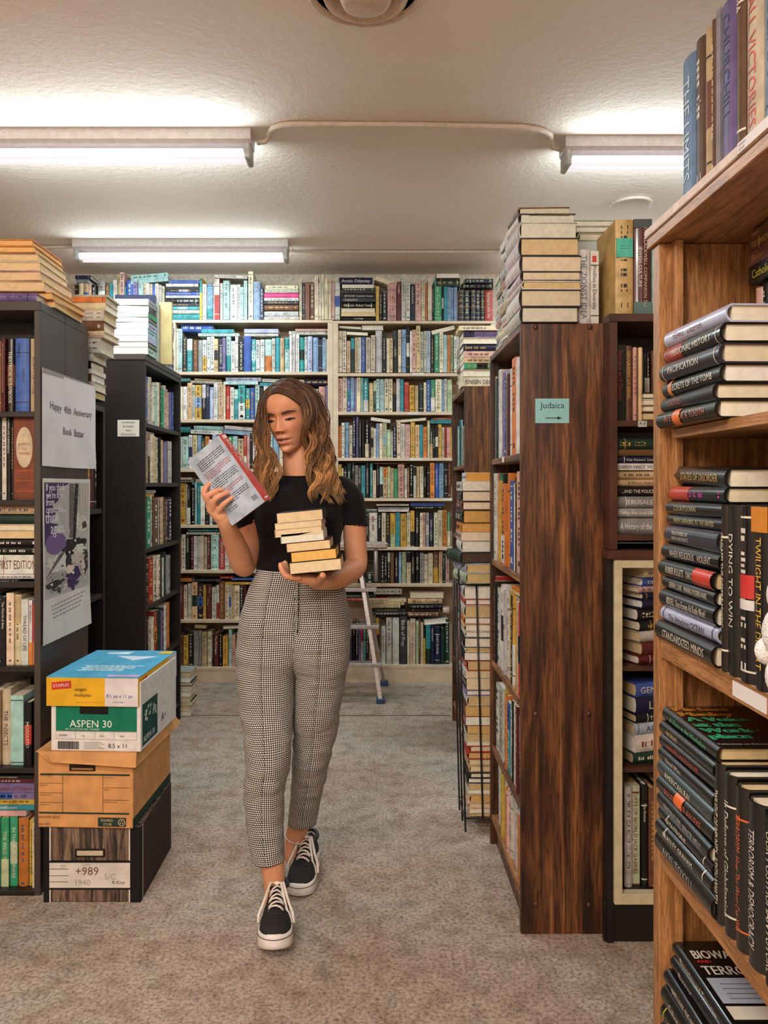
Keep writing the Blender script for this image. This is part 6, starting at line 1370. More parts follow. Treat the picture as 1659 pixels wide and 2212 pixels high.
me = bo.data; nv_ = len(me.vertices); co = np.empty(nv_*3); me.vertices.foreach_get('co', co); co = co.reshape(-1, 3)
Hm = np.array(HMi); loc = co @ Hm[:3, :3].T + Hm[:3, 3]; x, y, z = loc[:, 0], loc[:, 1], loc[:, 2]
cs = np.tile(np.array(lin((205, 148, 112))), (nv_, 1))
def blend(mask, c): 
    m_ = np.clip(mask, 0, 1)[:, None]; cs[:] = cs*(1-m_)+np.array(lin(c))*m_
inh = (y > .03) & (z > -.115) & (z < .1)
G = lambda v, s: np.exp(-(v/s)**2/2)
blend(inh*0.35*(G(np.abs(x)-.04, .016)*G(z+.035, .014)+G(x, .012)*G(z+.036, .01)), (206, 122, 96))
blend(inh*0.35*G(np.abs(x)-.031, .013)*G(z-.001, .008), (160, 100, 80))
zu = (.0092*np.clip(1-(np.abs(x)/.0245)**2, 0, 1)+.0014*G(np.abs(x)-.006, .004))*(np.abs(x) < .0245); zl = .0125*np.clip(1-(np.abs(x)/.0225)**2, 0, 1)
up = inh & (z > -.0667) & (z < -.0667+zu); lo = inh & (z <= -.0667) & (z > -.0667-zl)
blend(up*0.8, (156, 88, 76)); blend(lo*0.65, (196, 118, 100)); blend(inh*(np.abs(x) < .022)*G(z+.0667, .0024*np.clip(1-(np.abs(x)/.021)**2, .15, 1))*.95, (58, 24, 24))
blend(inh*.8*G(np.abs(x)-.0068, .003)*G(z+.0442, .0022), (60, 28, 22))  # nostril shade painted into the skin colour
hand = (co[:, 2] > 1.24) & (co[:, 2] < 1.32) & (co[:, 0] < -.36) & (co[:, 1] < 2.24); blend(hand*0.25, (214, 150, 130))
ca_ = me.color_attributes.new('Col', 'FLOAT_COLOR', 'POINT'); ca_.data.foreach_set('color', np.hstack([cs, np.ones((nv_, 1))]).ravel())
W0 = bo
def child(mb, name, mats): o = mb.build(name, mats); o.parent = bo; return o
# ---- eyes, brows, teeth
M_EYE = mat_col('eye', 0.6, nstr=.02, spec=.08); M_HAIRB = mat_plain('brow_hair', (52, 32, 24), 0.7); M_NAIL = mat_plain('nail', (214, 160, 146), .3)
def fp(x_, z_, off): return HM @ Vector((x_, face_y(x_, z_)+off, z_))
for sx in (-1, 1):
    a = MB(); cx_ = sx*.031
    def alm(t, k): 
        return (cx_+.0130*k*math.cos(t), (-.0072+(.0024 if math.sin(t) > 0 else .0036)*k*math.sin(t)*(1-.35*abs(math.cos(t))**3)-.0012*abs(math.cos(t))*1))
    ring = [alm(2*math.pi*i/24, 1) for i in range(24)]
    pts_ = [fp(px_, pz_, .0006) for px_, pz_ in ring]; c0 = fp(cx_, -.0078, .0012)
    a.add([c0]+pts_, [(0, i+1, (i+1) % 24+1) for i in range(24)], (112, 90, 80), 0, None, True)
    def disc(r_, off, col, dz=-.0078): 
        P_ = [fp(cx_+.001+r_*math.cos(2*math.pi*i/18), max(-.0108, min(-.0050, dz+r_*math.sin(2*math.pi*i/18))), off) for i in range(18)]; a.add(P_, [tuple(range(18))], col)
    disc(.0060, .0016, (62, 38, 26)); disc(.0026, .0019, (14, 10, 10))
    child(a, 'eye', M_EYE)
    a = MB(); q = [fp(*alm(math.radians(d_), 1.04), .0016) for d_ in range(-4, 190, 14)]
    a.tube(q, [.0005]+[.0015]*(len(q)-2)+[.0005], 6, (30, 18, 14)); child(a, 'eyelashes', M_HAIRB)
    a = MB(); q = []
    for i in range(9): t = i/8; q.append(fp(sx*(.0125+.037*t), .0118+.0056*math.sin(t*2.3)-.003*t, .0010))
    a.tube(q, [.0018, .0032, .0036, .0034, .0031, .0027, .0021, .0014, .0005], 8, (60, 38, 28), flat=None); child(a, 'eyebrow', M_HAIRB)
a = MB(); P_ = [fp(.0120*math.cos(t), -.0660+.0020*math.sin(t), .0018) for t in [2*math.pi*i/20 for i in range(20)]]; a.add(P_, [tuple(range(20))], (200, 190, 180)); child(a, 'teeth', M_EYE)
# ---- hair
M_HAIR, nt, b = new_mat('wavy_hair')
at = N(nt, 'ShaderNodeAttribute', attribute_name='Col'); nt.links.new(at.outputs[0], b.inputs['Base Color']); b.inputs['Roughness'].default_value = 0.5; b.inputs['Specular IOR Level'].default_value = 0.3
hair = MB(); rh = random.Random(21)
def hcol(t, k):
    c0, c1, c2, c3 = (86, 56, 37), (136, 92, 56), (186, 136, 84), (226, 182, 124)
    t = min(1, max(0, t)); s_ = t*3; i = min(2, int(s_)); f_ = s_-i; A_, B_ = (c0, c1, c2, c3)[i:i+2]
    return tuple((A_[j]*(1-f_)+B_[j]*f_)*k for j in range(3))
def strand(pts, r0, k, tipr=.15):
    n = 4; m_ = len(pts); up = None; vs = []
    for i, p in enumerate(pts):
        d = (pts[min(i+1, m_-1)]-pts[max(i-1, 0)]).normalized()
        if up is None: up = d.orthogonal().normalized()
        else: up = (up-d*up.dot(d)).normalized()
        sd = d.cross(up); t = i/(m_-1); r_ = r0*(min(1, .35+t*4))*(1 if t < .7 else 1-(t-.7)/.3*(1-tipr))
        for q in range(n):
            w = 2*math.pi*q/n; vs.append(p+(sd*math.cos(w)+up*math.sin(w))*r_)
    o = len(hair.v); hair.v += [tuple(v_) for v_ in vs]
    for i in range(m_-1):
        zt_ = (1.60-pts[i].z)/.42; c_ = lin(hcol(zt_, k))
        for q in range(n):
            hair.f.append((o+i*n+q, o+i*n+(q+1) % n, o+(i+1)*n+(q+1) % n, o+(i+1)*n+q)); hair.c.append(c_); hair.m.append(0); hair.sm.append(True)
def G_(lst): return [tuple(PW(*p)) for p in lst]
# guides in photo pixels and depth: root at the parting, then down
gl_in = G_([(594, 836, 2.36), (580, 848, 2.345), (573, 866, 2.34), (570, 895, 2.345), (570, 925, 2.345), (577, 955, 2.34), (588, 985, 2.335), (597, 1015, 2.33), (596, 1045, 2.325), (588, 1070, 2.325), (582, 1088, 2.33)])
gl_out = G_([(596, 831, 2.38), (582, 840, 2.385), (570, 862, 2.385), (564, 892, 2.385), (560, 925, 2.38), (558, 955, 2.375), (563, 985, 2.365), (560, 1015, 2.36), (563, 1040, 2.355), (566, 1060, 2.35), (574, 1082, 2.345)])
gl_bk = G_([(612, 828, 2.44), (592, 838, 2.455), (576, 862, 2.47), (572, 895, 2.475), (574, 930, 2.475), (580, 965, 2.47), (584, 1000, 2.46), (582, 1030, 2.44), (576, 1055, 2.42), (572, 1075, 2.40), (570, 1090, 2.385)])
gr_in = G_([(598, 834, 2.36), (622, 836, 2.345), (648, 852, 2.325), (657, 885, 2.315), (660, 915, 2.315), (660, 945, 2.325), (663, 975, 2.33), (666, 1005, 2.325), (672, 1035, 2.31), (668, 1062, 2.305), (666, 1086, 2.305)])
gr_out = G_([(600, 829, 2.385), (642, 827, 2.385), (674, 848, 2.385), (692, 885, 2.39), (700, 920, 2.39), (702, 955, 2.39), (708, 990, 2.375), (714, 1020, 2.355), (720, 1048, 2.34), (727, 1074, 2.33), (733, 1098, 2.325)])
gr_bk = G_([(616, 827, 2.445), (650, 830, 2.465), (678, 852, 2.48), (692, 890, 2.485), (696, 925, 2.485), (700, 960, 2.48), (706, 995, 2.475), (715, 1025, 2.46), (728, 1045, 2.44), (744, 1062, 2.42), (756, 1078, 2.40)])
def guide(gs_, k):
    s_ = k*(len(gs_)-1); i = min(len(gs_)-2, int(s_)); f_ = s_-i
    return [tuple(a_[j]*(1-f_)+b_[j]*f_ for j in range(3)) for a_, b_ in zip(gs_[i], gs_[i+1])]
def locks(gs_, nl, ns, amp, spread=.0075, wl=.115, lift=0):
    for L in range(nl):
        k = min(1, max(0, (L+rh.uniform(.1, .9))/nl)); g_ = guide(gs_, k); P_ = cr_path(g_, 5); ph = k*5.0+rh.uniform(-.5, .5); aa = amp*rh.uniform(.7, 1.25); tone = rh.uniform(.6, 1.2)
        cut = rh.uniform(.88, 1.0); w_ = wl*rh.uniform(.88, 1.12)
        for s_ in range(ns):
            ox, oy = rh.gauss(0, spread), rh.gauss(0, spread); kk = tone*rh.uniform(.82, 1.16); out = []; dist = 0; prev = None; c2 = cut*rh.uniform(.93, 1); ph2 = ph+rh.uniform(-.25, .25)
            N_ = int(len(P_)*c2)
            for i in range(N_):
                p = Vector(P_[i]); 
                if prev is not None: dist += (p-prev).length
                prev = p; t = i/(len(P_)-1); g2 = max(0, min(1, (t-.22)/.35)); wv = math.sin(2*math.pi*dist/w_+ph2)*aa*g2; wv2 = math.cos(2*math.pi*dist/w_+ph2)*aa*.8*g2
                clump = (.35+.65*min(1, t*3))*(1-.45*t)
                out.append(p+Vector((wv+ox*clump, wv2+oy*clump-.0, oy*.2)))
            strand(out, rh.uniform(.0010, .0018), kk)
locks([gl_in, gl_out, gl_bk], 24, 20, .0095)
locks([gr_in, gr_out, gr_bk], 34, 22, .0110)
# hair lying over the skull, from the parting down to the sides and back
def skull(d, k=1.0):
    d = Vector(d).normalized(); ry = .089 if d.y > 0 else .101; rz = .101
    return d*(k/math.sqrt((d.x/.0735)**2+(d.y/ry)**2+(d.z/rz)**2))
def hline(a_): return .068-.060*min(1.6, abs(a_)/1.15)**2
for i in range(620):
    u = rh.random(); sd_ = 1 if i % 2 else -1
    tp = .95-1.75*u; S_ = Vector((.22*(1-u)+.02, math.sin(tp)*1.0, math.cos(tp)*1.0)).normalized()
    be = rh.uniform(1.05, 2.9)*sd_ if u > .35 else rh.uniform(1.1, 1.9)*sd_
    E_ = Vector((math.sin(be), math.cos(be)*1.0, rh.uniform(-.55, -.1))).normalized(); om = math.acos(max(-1, min(1, S_.dot(E_)))); out = []
    lift = rh.uniform(1.045, 1.10); jt_ = rh.uniform(.001, .016)
    for j in range(16):
        t = j/15; d = (S_*math.sin((1-t)*om)+E_*math.sin(t*om))/max(1e-6, math.sin(om)); sk_ = skull(d); aa_ = math.atan2(sk_.x, sk_.y)
        if abs(aa_) < 1.75:
            z2 = max(sk_.z, hline(aa_)+jt_)
            if z2 > sk_.z: rr2 = math.sqrt(max(.0004, 1-(z2/.101)**2)); d = Vector((rr2*math.sin(aa_)*.0735, rr2*math.cos(aa_)*.089, z2))
        out.append(HM @ (skull(d, lift*(.985+.02*math.sin(t*3.1)))))
    strand(out, rh.uniform(.0020, .0032), rh.uniform(.6, 1.1), .8)
sc_v = []; sc_f = []; nu_ = 60; nvv = 30
for j in range(nvv+1):
    for i in range(nu_):
        a_ = -math.pi+2*math.pi*i/nu_; ph_ = math.pi*.68*j/nvv; sc_v.append(HM @ skull((math.sin(ph_)*math.sin(a_), math.sin(ph_)*math.cos(a_), math.cos(ph_)), 1.035))
for j in range(nvv):
    for i in range(nu_):
        a_ = -math.pi+2*math.pi*(i+.5)/nu_; zz_ = (HMi @ Vector(sc_v[(j+1)*nu_+i])).z
        if abs(a_) < 1.45 and zz_ < hline(a_): continue
        sc_f.append((j*nu_+i, (j+1)*nu_+i, (j+1)*nu_+(i+1) % nu_, j*nu_+(i+1) % nu_))
hair.add(sc_v, sc_f, (52, 33, 24), 0, None, True)
hair_o = child(hair, 'hair', M_HAIR)
# ---- top
M_TOP, nt, b = new_mat('black_ribbed_jersey')
n1 = N(nt, 'ShaderNodeTexWave'); n1.inputs['Scale'].default_value = 90; n1.bands_direction = 'X'; nt.links.new(coords(nt), n1.inputs['Vector'])
nt.links.new(ramp(nt, n1.outputs[1], [(0.2, (13, 10, 12)), (0.8, (21, 17, 20))]), b.inputs['Base Color']); b.inputs['Roughness'].default_value = 0.85; bump(nt, b, n1.outputs[1], .15, .001)
b.inputs['Sheen Weight'].default_value = 0.05; b.inputs['Specular IOR Level'].default_value = 0.15
top = MB()
rings(top, [(1029, 606, 678, 2.432, .052), (1033, 598, 690, 2.432, .060), (1040, 578, 716, 2.433, .066), (1050, 560, 738, 2.432, .075), (1066, 549, 749, 2.428, .088, .008), (1090, 550, 746, 2.424, .098, .014), (1120, 552, 743, 2.42, .102, .020), (1145, 556, 740, 2.42, .100, .020), (1175, 561, 735, 2.42, .096, .010), (1205, 558, 736, 2.42, .094, .004), (1230, 554, 736, 2.42, .095, .002)], (30, 26, 28), 48)
limb(top, [(736, 1064, 2.43, .052), (752, 1082, 2.43, .0505), (761, 1105, 2.43, .043), (765, 1122, 2.43, .0405)], 28)
limb(top, [(564, 1064, 2.43, .052), (550, 1082, 2.43, .0500), (543, 1105, 2.425, .0445), (536, 1121, 2.42, .043)], 28)
to = remesh(top, 'top', [M_TOP], 0.004, 2); to.parent = bo
def hem(px, py, Y, r_, tilt, name='sleeve_hem'):
    a = MB(); c_ = PW(px, py, Y); pts_ = []
    for i in range(73):
        t = 2*math.pi*i/72; w = .0022*math.sin(t*17); pts_.append(c_+Vector(((r_+w*.6)*math.cos(t), (r_+w*.6)*math.sin(t), tilt*math.cos(t)+w)))
    a.tube(pts_, .0028, 6, (26, 22, 25), cap=False); child(a, name, M_TOP)
hem(766, 1131, 2.43, .0405, -.004); hem(533, 1131, 2.42, .043, .010)
a = MB(); c_ = PW(642, 1028, 2.432); a.tube([c_+Vector((.054*math.cos(t), .056*math.sin(t)-.002, .004*math.sin(t)-.004*math.cos(t)*0)) for t in [2*math.pi*i/48 for i in range(49)]], .0032, 8, (26, 22, 25), cap=False); child(a, 'neckband', M_TOP)
# ---- trousers: two halves lofted with their own cloth coordinates
M_TRO, nt, b = new_mat('checked_cloth')
uvn = N(nt, 'ShaderNodeUVMap', uv_map='UVMap'); sep = N(nt, 'ShaderNodeSeparateXYZ')
nz = N(nt, 'ShaderNodeTexNoise'); nz.inputs['Scale'].default_value = 30; nt.links.new(coords(nt), nz.inputs['Vector'])
mp_ = N(nt, 'ShaderNodeMapping'); nt.links.new(uvn.outputs[0], mp_.inputs[0])
va_ = N(nt, 'ShaderNodeVectorMath', operation='MULTIPLY_ADD'); nt.links.new(nz.outputs[1], va_.inputs[0]); va_.inputs[1].default_value = (.0022, .0022, 0); nt.links.new(mp_.outputs[0], va_.inputs[2]); nt.links.new(va_.outputs[0], sep.inputs[0])
def stripe(sock, period, duty):
    m1 = N(nt, 'ShaderNodeMath', operation='MULTIPLY'); nt.links.new(sock, m1.inputs[0]); m1.inputs[1].default_value = 1/period
    m2 = N(nt, 'ShaderNodeMath', operation='FRACT'); nt.links.new(m1.outputs[0], m2.inputs[0]); m3 = N(nt, 'ShaderNodeMath', operation='LESS_THAN'); nt.links.new(m2.outputs[0], m3.inputs[0]); m3.inputs[1].default_value = duty; return m3.outputs[0]
def big(sock):
    m1 = N(nt, 'ShaderNodeMath', operation='MULTIPLY'); nt.links.new(sock, m1.inputs[0]); m1.inputs[1].default_value = 2*math.pi/.040
    m2 = N(nt, 'ShaderNodeMath', operation='SINE'); nt.links.new(m1.outputs[0], m2.inputs[0]); m3 = N(nt, 'ShaderNodeMath', operation='GREATER_THAN'); nt.links.new(m2.outputs[0], m3.inputs[0]); m3.inputs[1].default_value = -.2; return m3.outputs[0]
sv, sh_ = stripe(sep.outputs[0], .0064, .42), stripe(sep.outputs[1], .0064, .42)
K1, W1 = (34, 30, 32), (222, 214, 202)
ad = N(nt, 'ShaderNodeMath', operation='ADD'); nt.links.new(sv, ad.inputs[0]); nt.links.new(sh_, ad.inputs[1]); hf = N(nt, 'ShaderNodeMath', operation='MULTIPLY'); nt.links.new(ad.outputs[0], hf.inputs[0]); hf.inputs[1].default_value = .5
cl = ramp(nt, hf.outputs[0], [(0.0, W1), (0.5, (74, 69, 69)), (1.0, (20, 18, 20))])
nt.links.new(cl, b.inputs['Base Color']); b.inputs['Roughness'].default_value = 0.9; b.inputs['Specular IOR Level'].default_value = .15
n4 = N(nt, 'ShaderNodeTexNoise'); n4.inputs['Scale'].default_value = 7; n4.inputs['Detail'].default_value = 3; nt.links.new(coords(nt, (1, 1, 4.5)), n4.inputs['Vector'])
bump(nt, b, n4.outputs[0], .55, .02)
tr = MB(); tr.uv = []
def leg(lst, side, n=44):
    q = []
    for (py, xl, xr, Y, ry, dsh) in lst:
        A, B = PW(xl, py, Y), PW(xr, py, Y); q.append((A.x, B.x, Y, A.z, ry, dsh))
    q = cr_path(q, 7); o = len(tr.v); v0 = 0; vs = []; uv = []; rr_ = random.Random(3+side)
    for j, (xa, xb, Y, z_, ry, dsh) in enumerate(q):
        if j: v0 += math.dist((xa, Y, z_), (q[j-1][0], q[j-1][2], q[j-1][3]))*1.0
        cx_, rx_ = (xa+xb)/2, (xb-xa)/2; per = []
        for k in range(n+1):
            t = -math.pi/2+2*math.pi*k/n; c_, s_ = math.cos(t), math.sin(t); e = 2.25
            X_ = rx_*math.copysign(abs(c_)**(2/e), c_); Yy = ry*math.copysign(abs(s_)**(2/e), s_)
            inner = (c_ > 0) if side < 0 else (c_ < 0)
            if inner and dsh > 0: Yy = Yy*(1-dsh)+dsh*math.copysign(ry, s_)*(1 if abs(s_) > .05 else 0); X_ = X_*(1-.0)
            wr = .0034*(noise.noise(Vector((c_*1.2+side*7, s_*1.2, z_*26)))+.5*noise.noise(Vector((c_*2, s_*2+side*3, z_*55))))
            wk = 1.0+(wr/max(.03, rx_))*(1.6 if (z_ < .62 and z_ > .35) else .8)
            per.append((cx_+X_*wk, Y+Yy*wk, z_+.0016*math.sin(3*t+z_*20)))
        uu = [0]
        for k in range(1, n+1): uu.append(uu[-1]+math.dist(per[k], per[k-1]))
        # cloth coordinate measured from the middle of the front
        vs += per; uv += [(u_+(0 if side < 0 else .0039), v0) for u_ in uu]
    tr.v += vs; tr.uv += uv
    for j in range(len(q)-1):
        for k in range(n):
            a_ = o+j*(n+1)+k; tr.f.append((a_, a_+n+1, a_+n+2, a_+1)); tr.c.append((.5, .5, .5)); tr.m.append(0); tr.sm.append(True)
leg([(1226, 556, 645, 2.42, .098, .9), (1236, 553, 645, 2.42, .100, .9), (1262, 542, 645, 2.42, .105, .9), (1300, 528, 645, 2.42, .112, .9), (1340, 518, 644, 2.42, .116, .8), (1380, 513, 644, 2.42, .115, .85), (1424, 511, 641, 2.415, .108, .6), (1460, 512, 637, 2.41, .098, 0), (1520, 517, 635, 2.40, .090, 0), (1580, 525, 632, 2.38, .084, 0), (1640, 531, 629, 2.362, .076, 0), (1680, 529, 620, 2.36, .070, 0), (1720, 529, 615, 2.36, .063, 0), (1780, 533, 613, 2.358, .057, 0), (1830, 540, 614, 2.355, .053, 0), (1855, 545, 615, 2.355, .051, 0)], -1)
leg([(1226, 643, 735, 2.42, .098, .9), (1236, 643, 738, 2.42, .100, .9), (1262, 643, 744, 2.42, .105, .9), (1300, 643, 750, 2.42, .112, .9), (1340, 642, 756, 2.42, .116, .8), (1380, 638, 757, 2.42, .115, .85), (1424, 634, 755, 2.425, .108, .6), (1460, 636, 748, 2.435, .098, 0), (1520, 634, 737, 2.45, .090, 0), (1580, 633, 728, 2.475, .083, 0), (1640, 632, 714, 2.50, .076, 0), (1700, 629, 700, 2.545, .067, 0), (1740, 625, 690, 2.585, .061, 0), (1776, 621, 684, 2.62, .056, 0)], 1)
tro = child(tr, 'trousers', M_TRO); sol = tro.modifiers.new('cloth', 'SOLIDIFY'); sol.thickness = .0016; sol.offset = -1
a = MB(); a.tube([PW(645, 1250, 2.312), PW(645, 1300, 2.303), PW(644, 1345, 2.30), PW(642, 1372, 2.302)], .0014, 6, (20, 18, 20)); child(a, 'fly_seam', M_TOP)
# ---- shoes
M_SOLE = mat_plain('white_rubber_sole', (212, 204, 196), 0.55, nstr=.06, nscale=25); M_CANV = mat_plain('black_suede', (20, 17, 19), 0.85, nstr=.2, nscale=60); M_LACE = mat_plain('white_lace', (210, 198, 186), .85, nstr=.05)
M_SDK = mat_plain('dark_leather', (34, 27, 27), .6)
SW = [(-.136, .006), (-.130, .022), (-.115, .032), (-.09, .037), (-.05, .037), (0, .042), (.04, .048), (.08, .0485), (.105, .043), (.122, .031), (.132, .017), (.136, .004)]
SHh = [(-.130, .045), (-.115, .062), (-.085, .060), (-.055, .060), (-.035, .078), (-.02, .074), (0, .063), (.03, .049), (.055, .038), (.085, .032), (.105, .025), (.120, .014), (.128, .004)]
def shoe(M_, flip):
    ys = [-.136+.272*i/60 for i in range(61)]
    out = [(crv(SW, y_), y_) for y_ in ys]+[(-crv(SW, y_), y_) for y_ in reversed(ys)]
    a = MB(); n_ = len(out); lv = [(0, .955), (.004, .99), (.012, 1.0), (.036, 1.0), (.040, .985), (.043, .95)]; vs = []; fs = []
    for (z_, k_) in lv:
        for (x_, y_) in out: vs.append((x_*k_, y_*k_, z_+(.006*max(0, (y_-.07)/.065)**2 if z_ < .02 else .002*max(0, (y_-.07)/.065))))
    for j in range(len(lv)-1):
        for i in range(n_): p_, q_ = j*n_+i, j*n_+(i+1) % n_; fs.append((p_, q_, q_+n_, p_+n_))
    fs += [tuple(reversed(range(n_))), tuple(range((len(lv)-1)*n_, len(lv)*n_))]; a.add(vs, fs, (212, 204, 196), 0, M_, True); sole = child(a, 'sole', M_SOLE)
    a = MB(); a.tube([Vector((x_*1.004, y_*1.004, .0335)) for x_, y_ in out]+[Vector((out[0][0]*1.004, out[0][1]*1.004, .0335))], .0011, 5, (50, 30, 30), 0, M_, cap=False); g = a.build('sole_line', M_SDK); g.parent = sole
    a = MB(); vs = []; fs = []; m_ = 22; yy = [-.130+.258*i/44 for i in range(45)]
    for y_ in yy:
        w_, h_ = max(.002, crv(SW, y_)-.004), crv(SHh, y_)
        for k in range(m_+1):
            t = math.pi*k/m_; c_, s_ = math.cos(t), math.sin(t); nar = 1-(.35*s_**2 if y_ < .04 else .1*s_**2); vs.append((w_*c_*nar, y_, .039+h_*s_**.8))
    for j in range(44):
        for k in range(m_): p_ = j*(m_+1)+k; fs.append((p_, p_+1, p_+m_+2, p_+m_+1))
    a.add(vs, fs+[tuple(range(m_+1)), tuple(reversed(range(44*(m_+1), 45*(m_+1))))], (22, 18, 20), 0, M_, True); up_ = child(a, 'upper', M_CANV)
    def sp(x_, y_, off=.0): # point on the upper
        w_, h_ = max(.002, crv(SW, y_)-.004), crv(SHh, y_); c_ = max(-.98, min(.98, x_/(w_*.8))); s_ = math.sqrt(1-c_*c_); return Vector((x_, y_, .039+h_*s_**.8+off))
    a = MB()
    for i in range(9): t = i/8
    q = [sp(-.040+.080*i/14, .052+.014*math.sin(math.pi*i/14), .0015) for i in range(15)]; a.tube(q, .0018, 6, (70, 54, 46), 0, M_); g = a.build('toe_seam', M_SDK); g.parent = up_
    a = MB()
    for sx in (-1, 1):
        q = [sp(sx*.0205, .050-.075*i/8, .0022) for i in range(9)]; a.tube(q, .0048, 8, (30, 24, 24), 0, M_, flat=.4)
    g = a.build('eyelet_stay', M_SDK); g.parent = up_
    for i in range(6):
        y_ = .043-.0125*i; a = MB(); dy = .004 if i % 2 else -.003
        a.tube([sp(-.021, y_-dy, .003), sp(-.012, y_-dy*.5, .006), sp(0, y_, .007), sp(.012, y_+dy*.5, .006), sp(.021, y_+dy, .003)], .0050, 8, (212, 200, 190), 0, M_, flat=.45); child(a, 'lace', M_LACE)
    a = MB()
    z1 = sp(0, -.028, .008)
    a.tube([z1, z1+Vector((.020, .006, .004)), Vector((.040, .018, .082)), Vector((.050, .034, .062)), Vector((.050, .046, .045))], .0042, 8, (212, 200, 190), 0, M_, flat=.5)
    a.tube([z1, z1+Vector((-.018, .006, .004)), Vector((-.036, .016, .084)), Vector((-.047, .030, .064)), Vector((-.051, .050, .043))], .0042, 8, (212, 200, 190), 0, M_, flat=.5)
    a.tube([z1, z1+Vector((-.012, .012, .004)), Vector((-.030, .032, .074)), Vector((-.040, .046, .058)), Vector((-.044, .060, .046))], .0038, 8, (212, 200, 190), 0, M_, flat=.5)
    a.ell(tuple(z1+Vector((0, .002, .001))), (.010, .007, .005), (212, 200, 190), 0, M_); child(a, 'lace_bow', M_LACE)
    a = MB()
    for sx in (-1, 1): a.tube([Vector((sx*(crv(SW, y_)-.0035), y_, z_)) for y_, z_ in ((.035, .048), (.01, .058), (-.02, .064), (-.05, .056), (-.08, .050), (-.10, .052))], .0032, 6, (206, 196, 184), 0, M_, flat=.6)
    g = a.build('side_stripe', M_LACE); g.parent = up_
    a = MB(); a.tube([Vector((.029*math.cos(t), -.072+.046*math.sin(t), .104+.008*math.cos(t*1)*0+.006*abs(math.sin(t)))) for t in [2*math.pi*i/30 for i in range(31)]], .0065, 8, (26, 22, 22), 0, M_, cap=False); g = a.build('collar', M_SDK); g.parent = up_
def shoe_m(px, toeY, yaw, pitch, z0):
    """toe towards the camera"""
    x_ = (px-CX)/FPX*toeY
    return Matrix.Translation((x_, toeY, z0)) @ Matrix.Rotation(math.pi+yaw, 4, 'Z') @ Matrix.Rotation(pitch, 4, 'X') @ Matrix.Translation((0, -.136, 0))
shoe(shoe_m(592, 2.138, math.radians(4), math.radians(7.5), .030), 1)
shoe(shoe_m(643, 2.474, math.radians(-5), 0.0, 0.001), -1)
a = MB(); c_ = PW(638, 1808, 2.645); a.tube([c_+Vector((.036*math.cos(t), .038*math.sin(t), -.010*math.cos(t)+.004*math.sin(t))) for t in [2*math.pi*i/40 for i in range(41)]], .0017, 6, (216, 200, 188), cap=False); child(a, 'anklet', M_LACE)
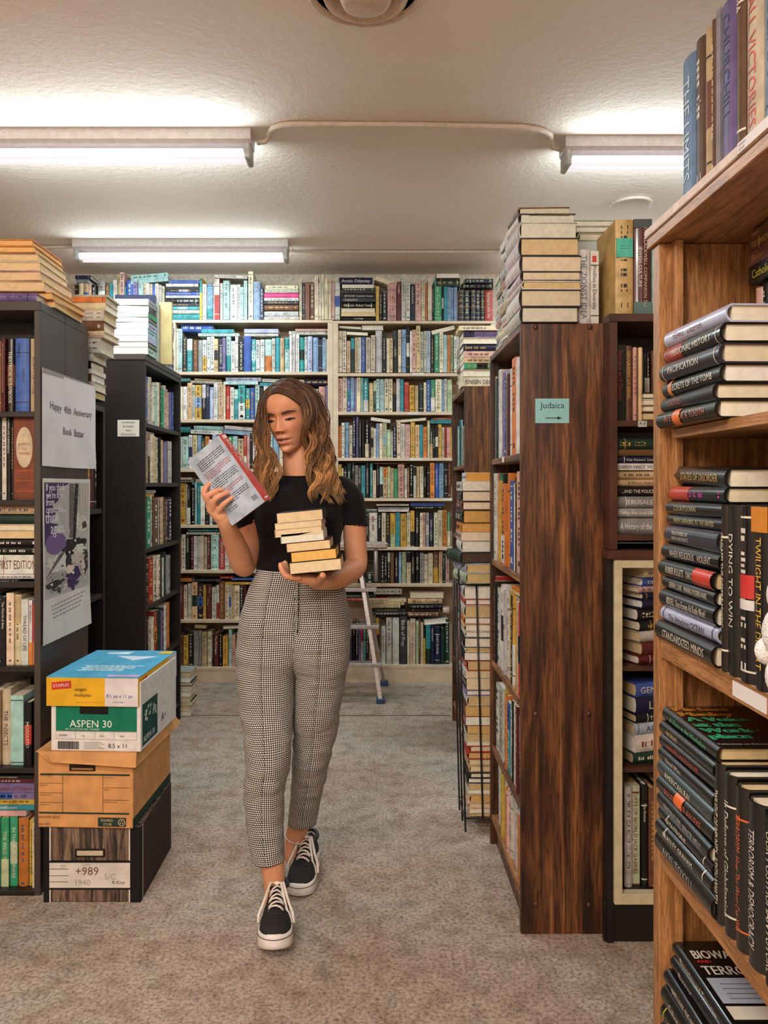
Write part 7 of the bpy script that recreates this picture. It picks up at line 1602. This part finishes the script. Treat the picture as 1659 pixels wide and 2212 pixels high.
# ---- the raised book
ang = math.radians(27); zd = Vector((-.571, 0, .821)).normalized(); wd = (Vector((.821, 0, .571)).normalized()*math.cos(ang)+Vector((0, -1, 0))*math.sin(ang)).normalized(); xd = (-wd).cross(zd)
Mb = Matrix((xd, -wd, zd)).transposed().to_4x4(); Mb.translation = PW(579, 1079, 2.125)+xd*0.0
def f_af(mbx, k):
    t, h, d = k['t'], k['h'], k['d']; x_ = -t/2-.0009; GRY = (178, 190, 206)
    mbx.add([(x_, .004, .0), (x_, d, 0), (x_, d, h), (x_, .004, h)], [(0, 1, 2, 3)], GRY)
    x_ -= .0004; rn_ = random.Random(5)
    z_ = h*.89
    for blk, (n_, c_) in enumerate([(5, (60, 58, 62)), (4, (170, 84, 76)), (5, (60, 58, 62)), (3, (170, 84, 76)), (4, (60, 58, 62)), (2, (60, 58, 62))]):
        for i in range(n_):
            y_ = d*.86; end = d*(.12 if i < n_-1 else .45)
            if blk == 5: y_ = d*.86; end = d*.6
            while y_ > end:
                l = rn_.uniform(.004, .012); mbx.add([(x_, y_, z_), (x_, max(end, y_-l), z_), (x_, max(end, y_-l), z_-.0021), (x_, y_, z_-.0021)], [(3, 2, 1, 0)], c_); y_ -= l+.0022
            z_ -= .0058
        z_ -= .006
    for i in range(8): mbx.add([(x_, d*(.10+.018*i), h*.085), (x_, d*(.108+.018*i), h*.085), (x_, d*(.108+.018*i), h*.15), (x_, d*(.10+.018*i), h*.15)], [(0, 1, 2, 3)], (40, 38, 40))
    mbx.box(-t*.3, t*.3, -.0014, .001, h*.93, h*.975, (230, 220, 210)); mbx.box(-t*.3, t*.3, -.0014, .001, h*.03, h*.05, (225, 215, 205))
    gv, gf, gw = glyphs('ARCTIC FRONT'); sz = t*.72; sx_ = .105/gw
    for e in (0, .0006): mbx.add([(gy*sz-sz*.36+e, -.0014, h*.91-gx*sx_) for gx, gy in gv], [tuple(reversed(f)) for f in gf], (232, 216, 204))
book('held open-side down in the raised hand', 'V', Mb, .024, .217, .138, 'r', False, ' ', label='grey-backed paperback with a red spine held up in her raised hand', pages=(222, 206, 186))
BOOKS[-1]['face'] = f_af; BOOKS[-1]['col'] = (186, 58, 44); BOOKS[-1]['title'] = None; BOOKS[-1]['ink'] = (186, 58, 44); BOOKS[-1]['force'] = True
# ---- the armful of paperbacks
def held(lst):
    for (px0, px1, py0, py1, cc, pg, a_, L_) in lst:
        Yq = 2.10; w_ = (px1-px0)/FPX*Yq; t = (py1-py0)/FPX*Yq; c_ = PW((px0+px1)/2, py1, Yq)
        M1 = lie_matrix(c_.x, Yq+.088, c_.z, t, .175, w_, a_)
        Rt = Matrix.Translation(c_) @ Matrix.Rotation(math.radians(-5.5), 4, 'Y') @ Matrix.Translation(-c_)
        book('in the stack of paperbacks she carries', 'S', Rt @ M1, t*.97, .175, w_, cc, False, None, label=L_, pages=pg); BOOKS[-1]['force'] = True
held([(626, 738, 1211, 1236, 'k', (214, 190, 150), math.pi, 'lowest paperback with cream page edges in the stack on her forearm'),
      (629, 727, 1189, 1211, 'k', (218, 170, 92), math.pi, 'orange-edged paperback, second from the bottom of the stack she carries'),
      (619, 714, 1170, 1189.5, 'm', (214, 186, 140), math.pi, 'tan-edged paperback, third from the bottom of the stack she carries'),
      (607, 700, 1150, 1170.5, 'w', (214, 208, 186), math.pi, 'pale-edged paperback in the middle of the stack she carries'),
      (594, 696, 1141, 1157, 'b', (212, 188, 148), math.pi, 'wide tan-edged paperback, third from the top of the stack she carries'),
      (594, 696, 1127, 1141, 'b', (212, 188, 148), 0, 'thin tan-edged paperback, second from the top of the stack she carries'),
      (599, 699, 1104, 1127, 'k', (210, 184, 144), 0, 'topmost paperback of the stack she carries')])
make_books(300)
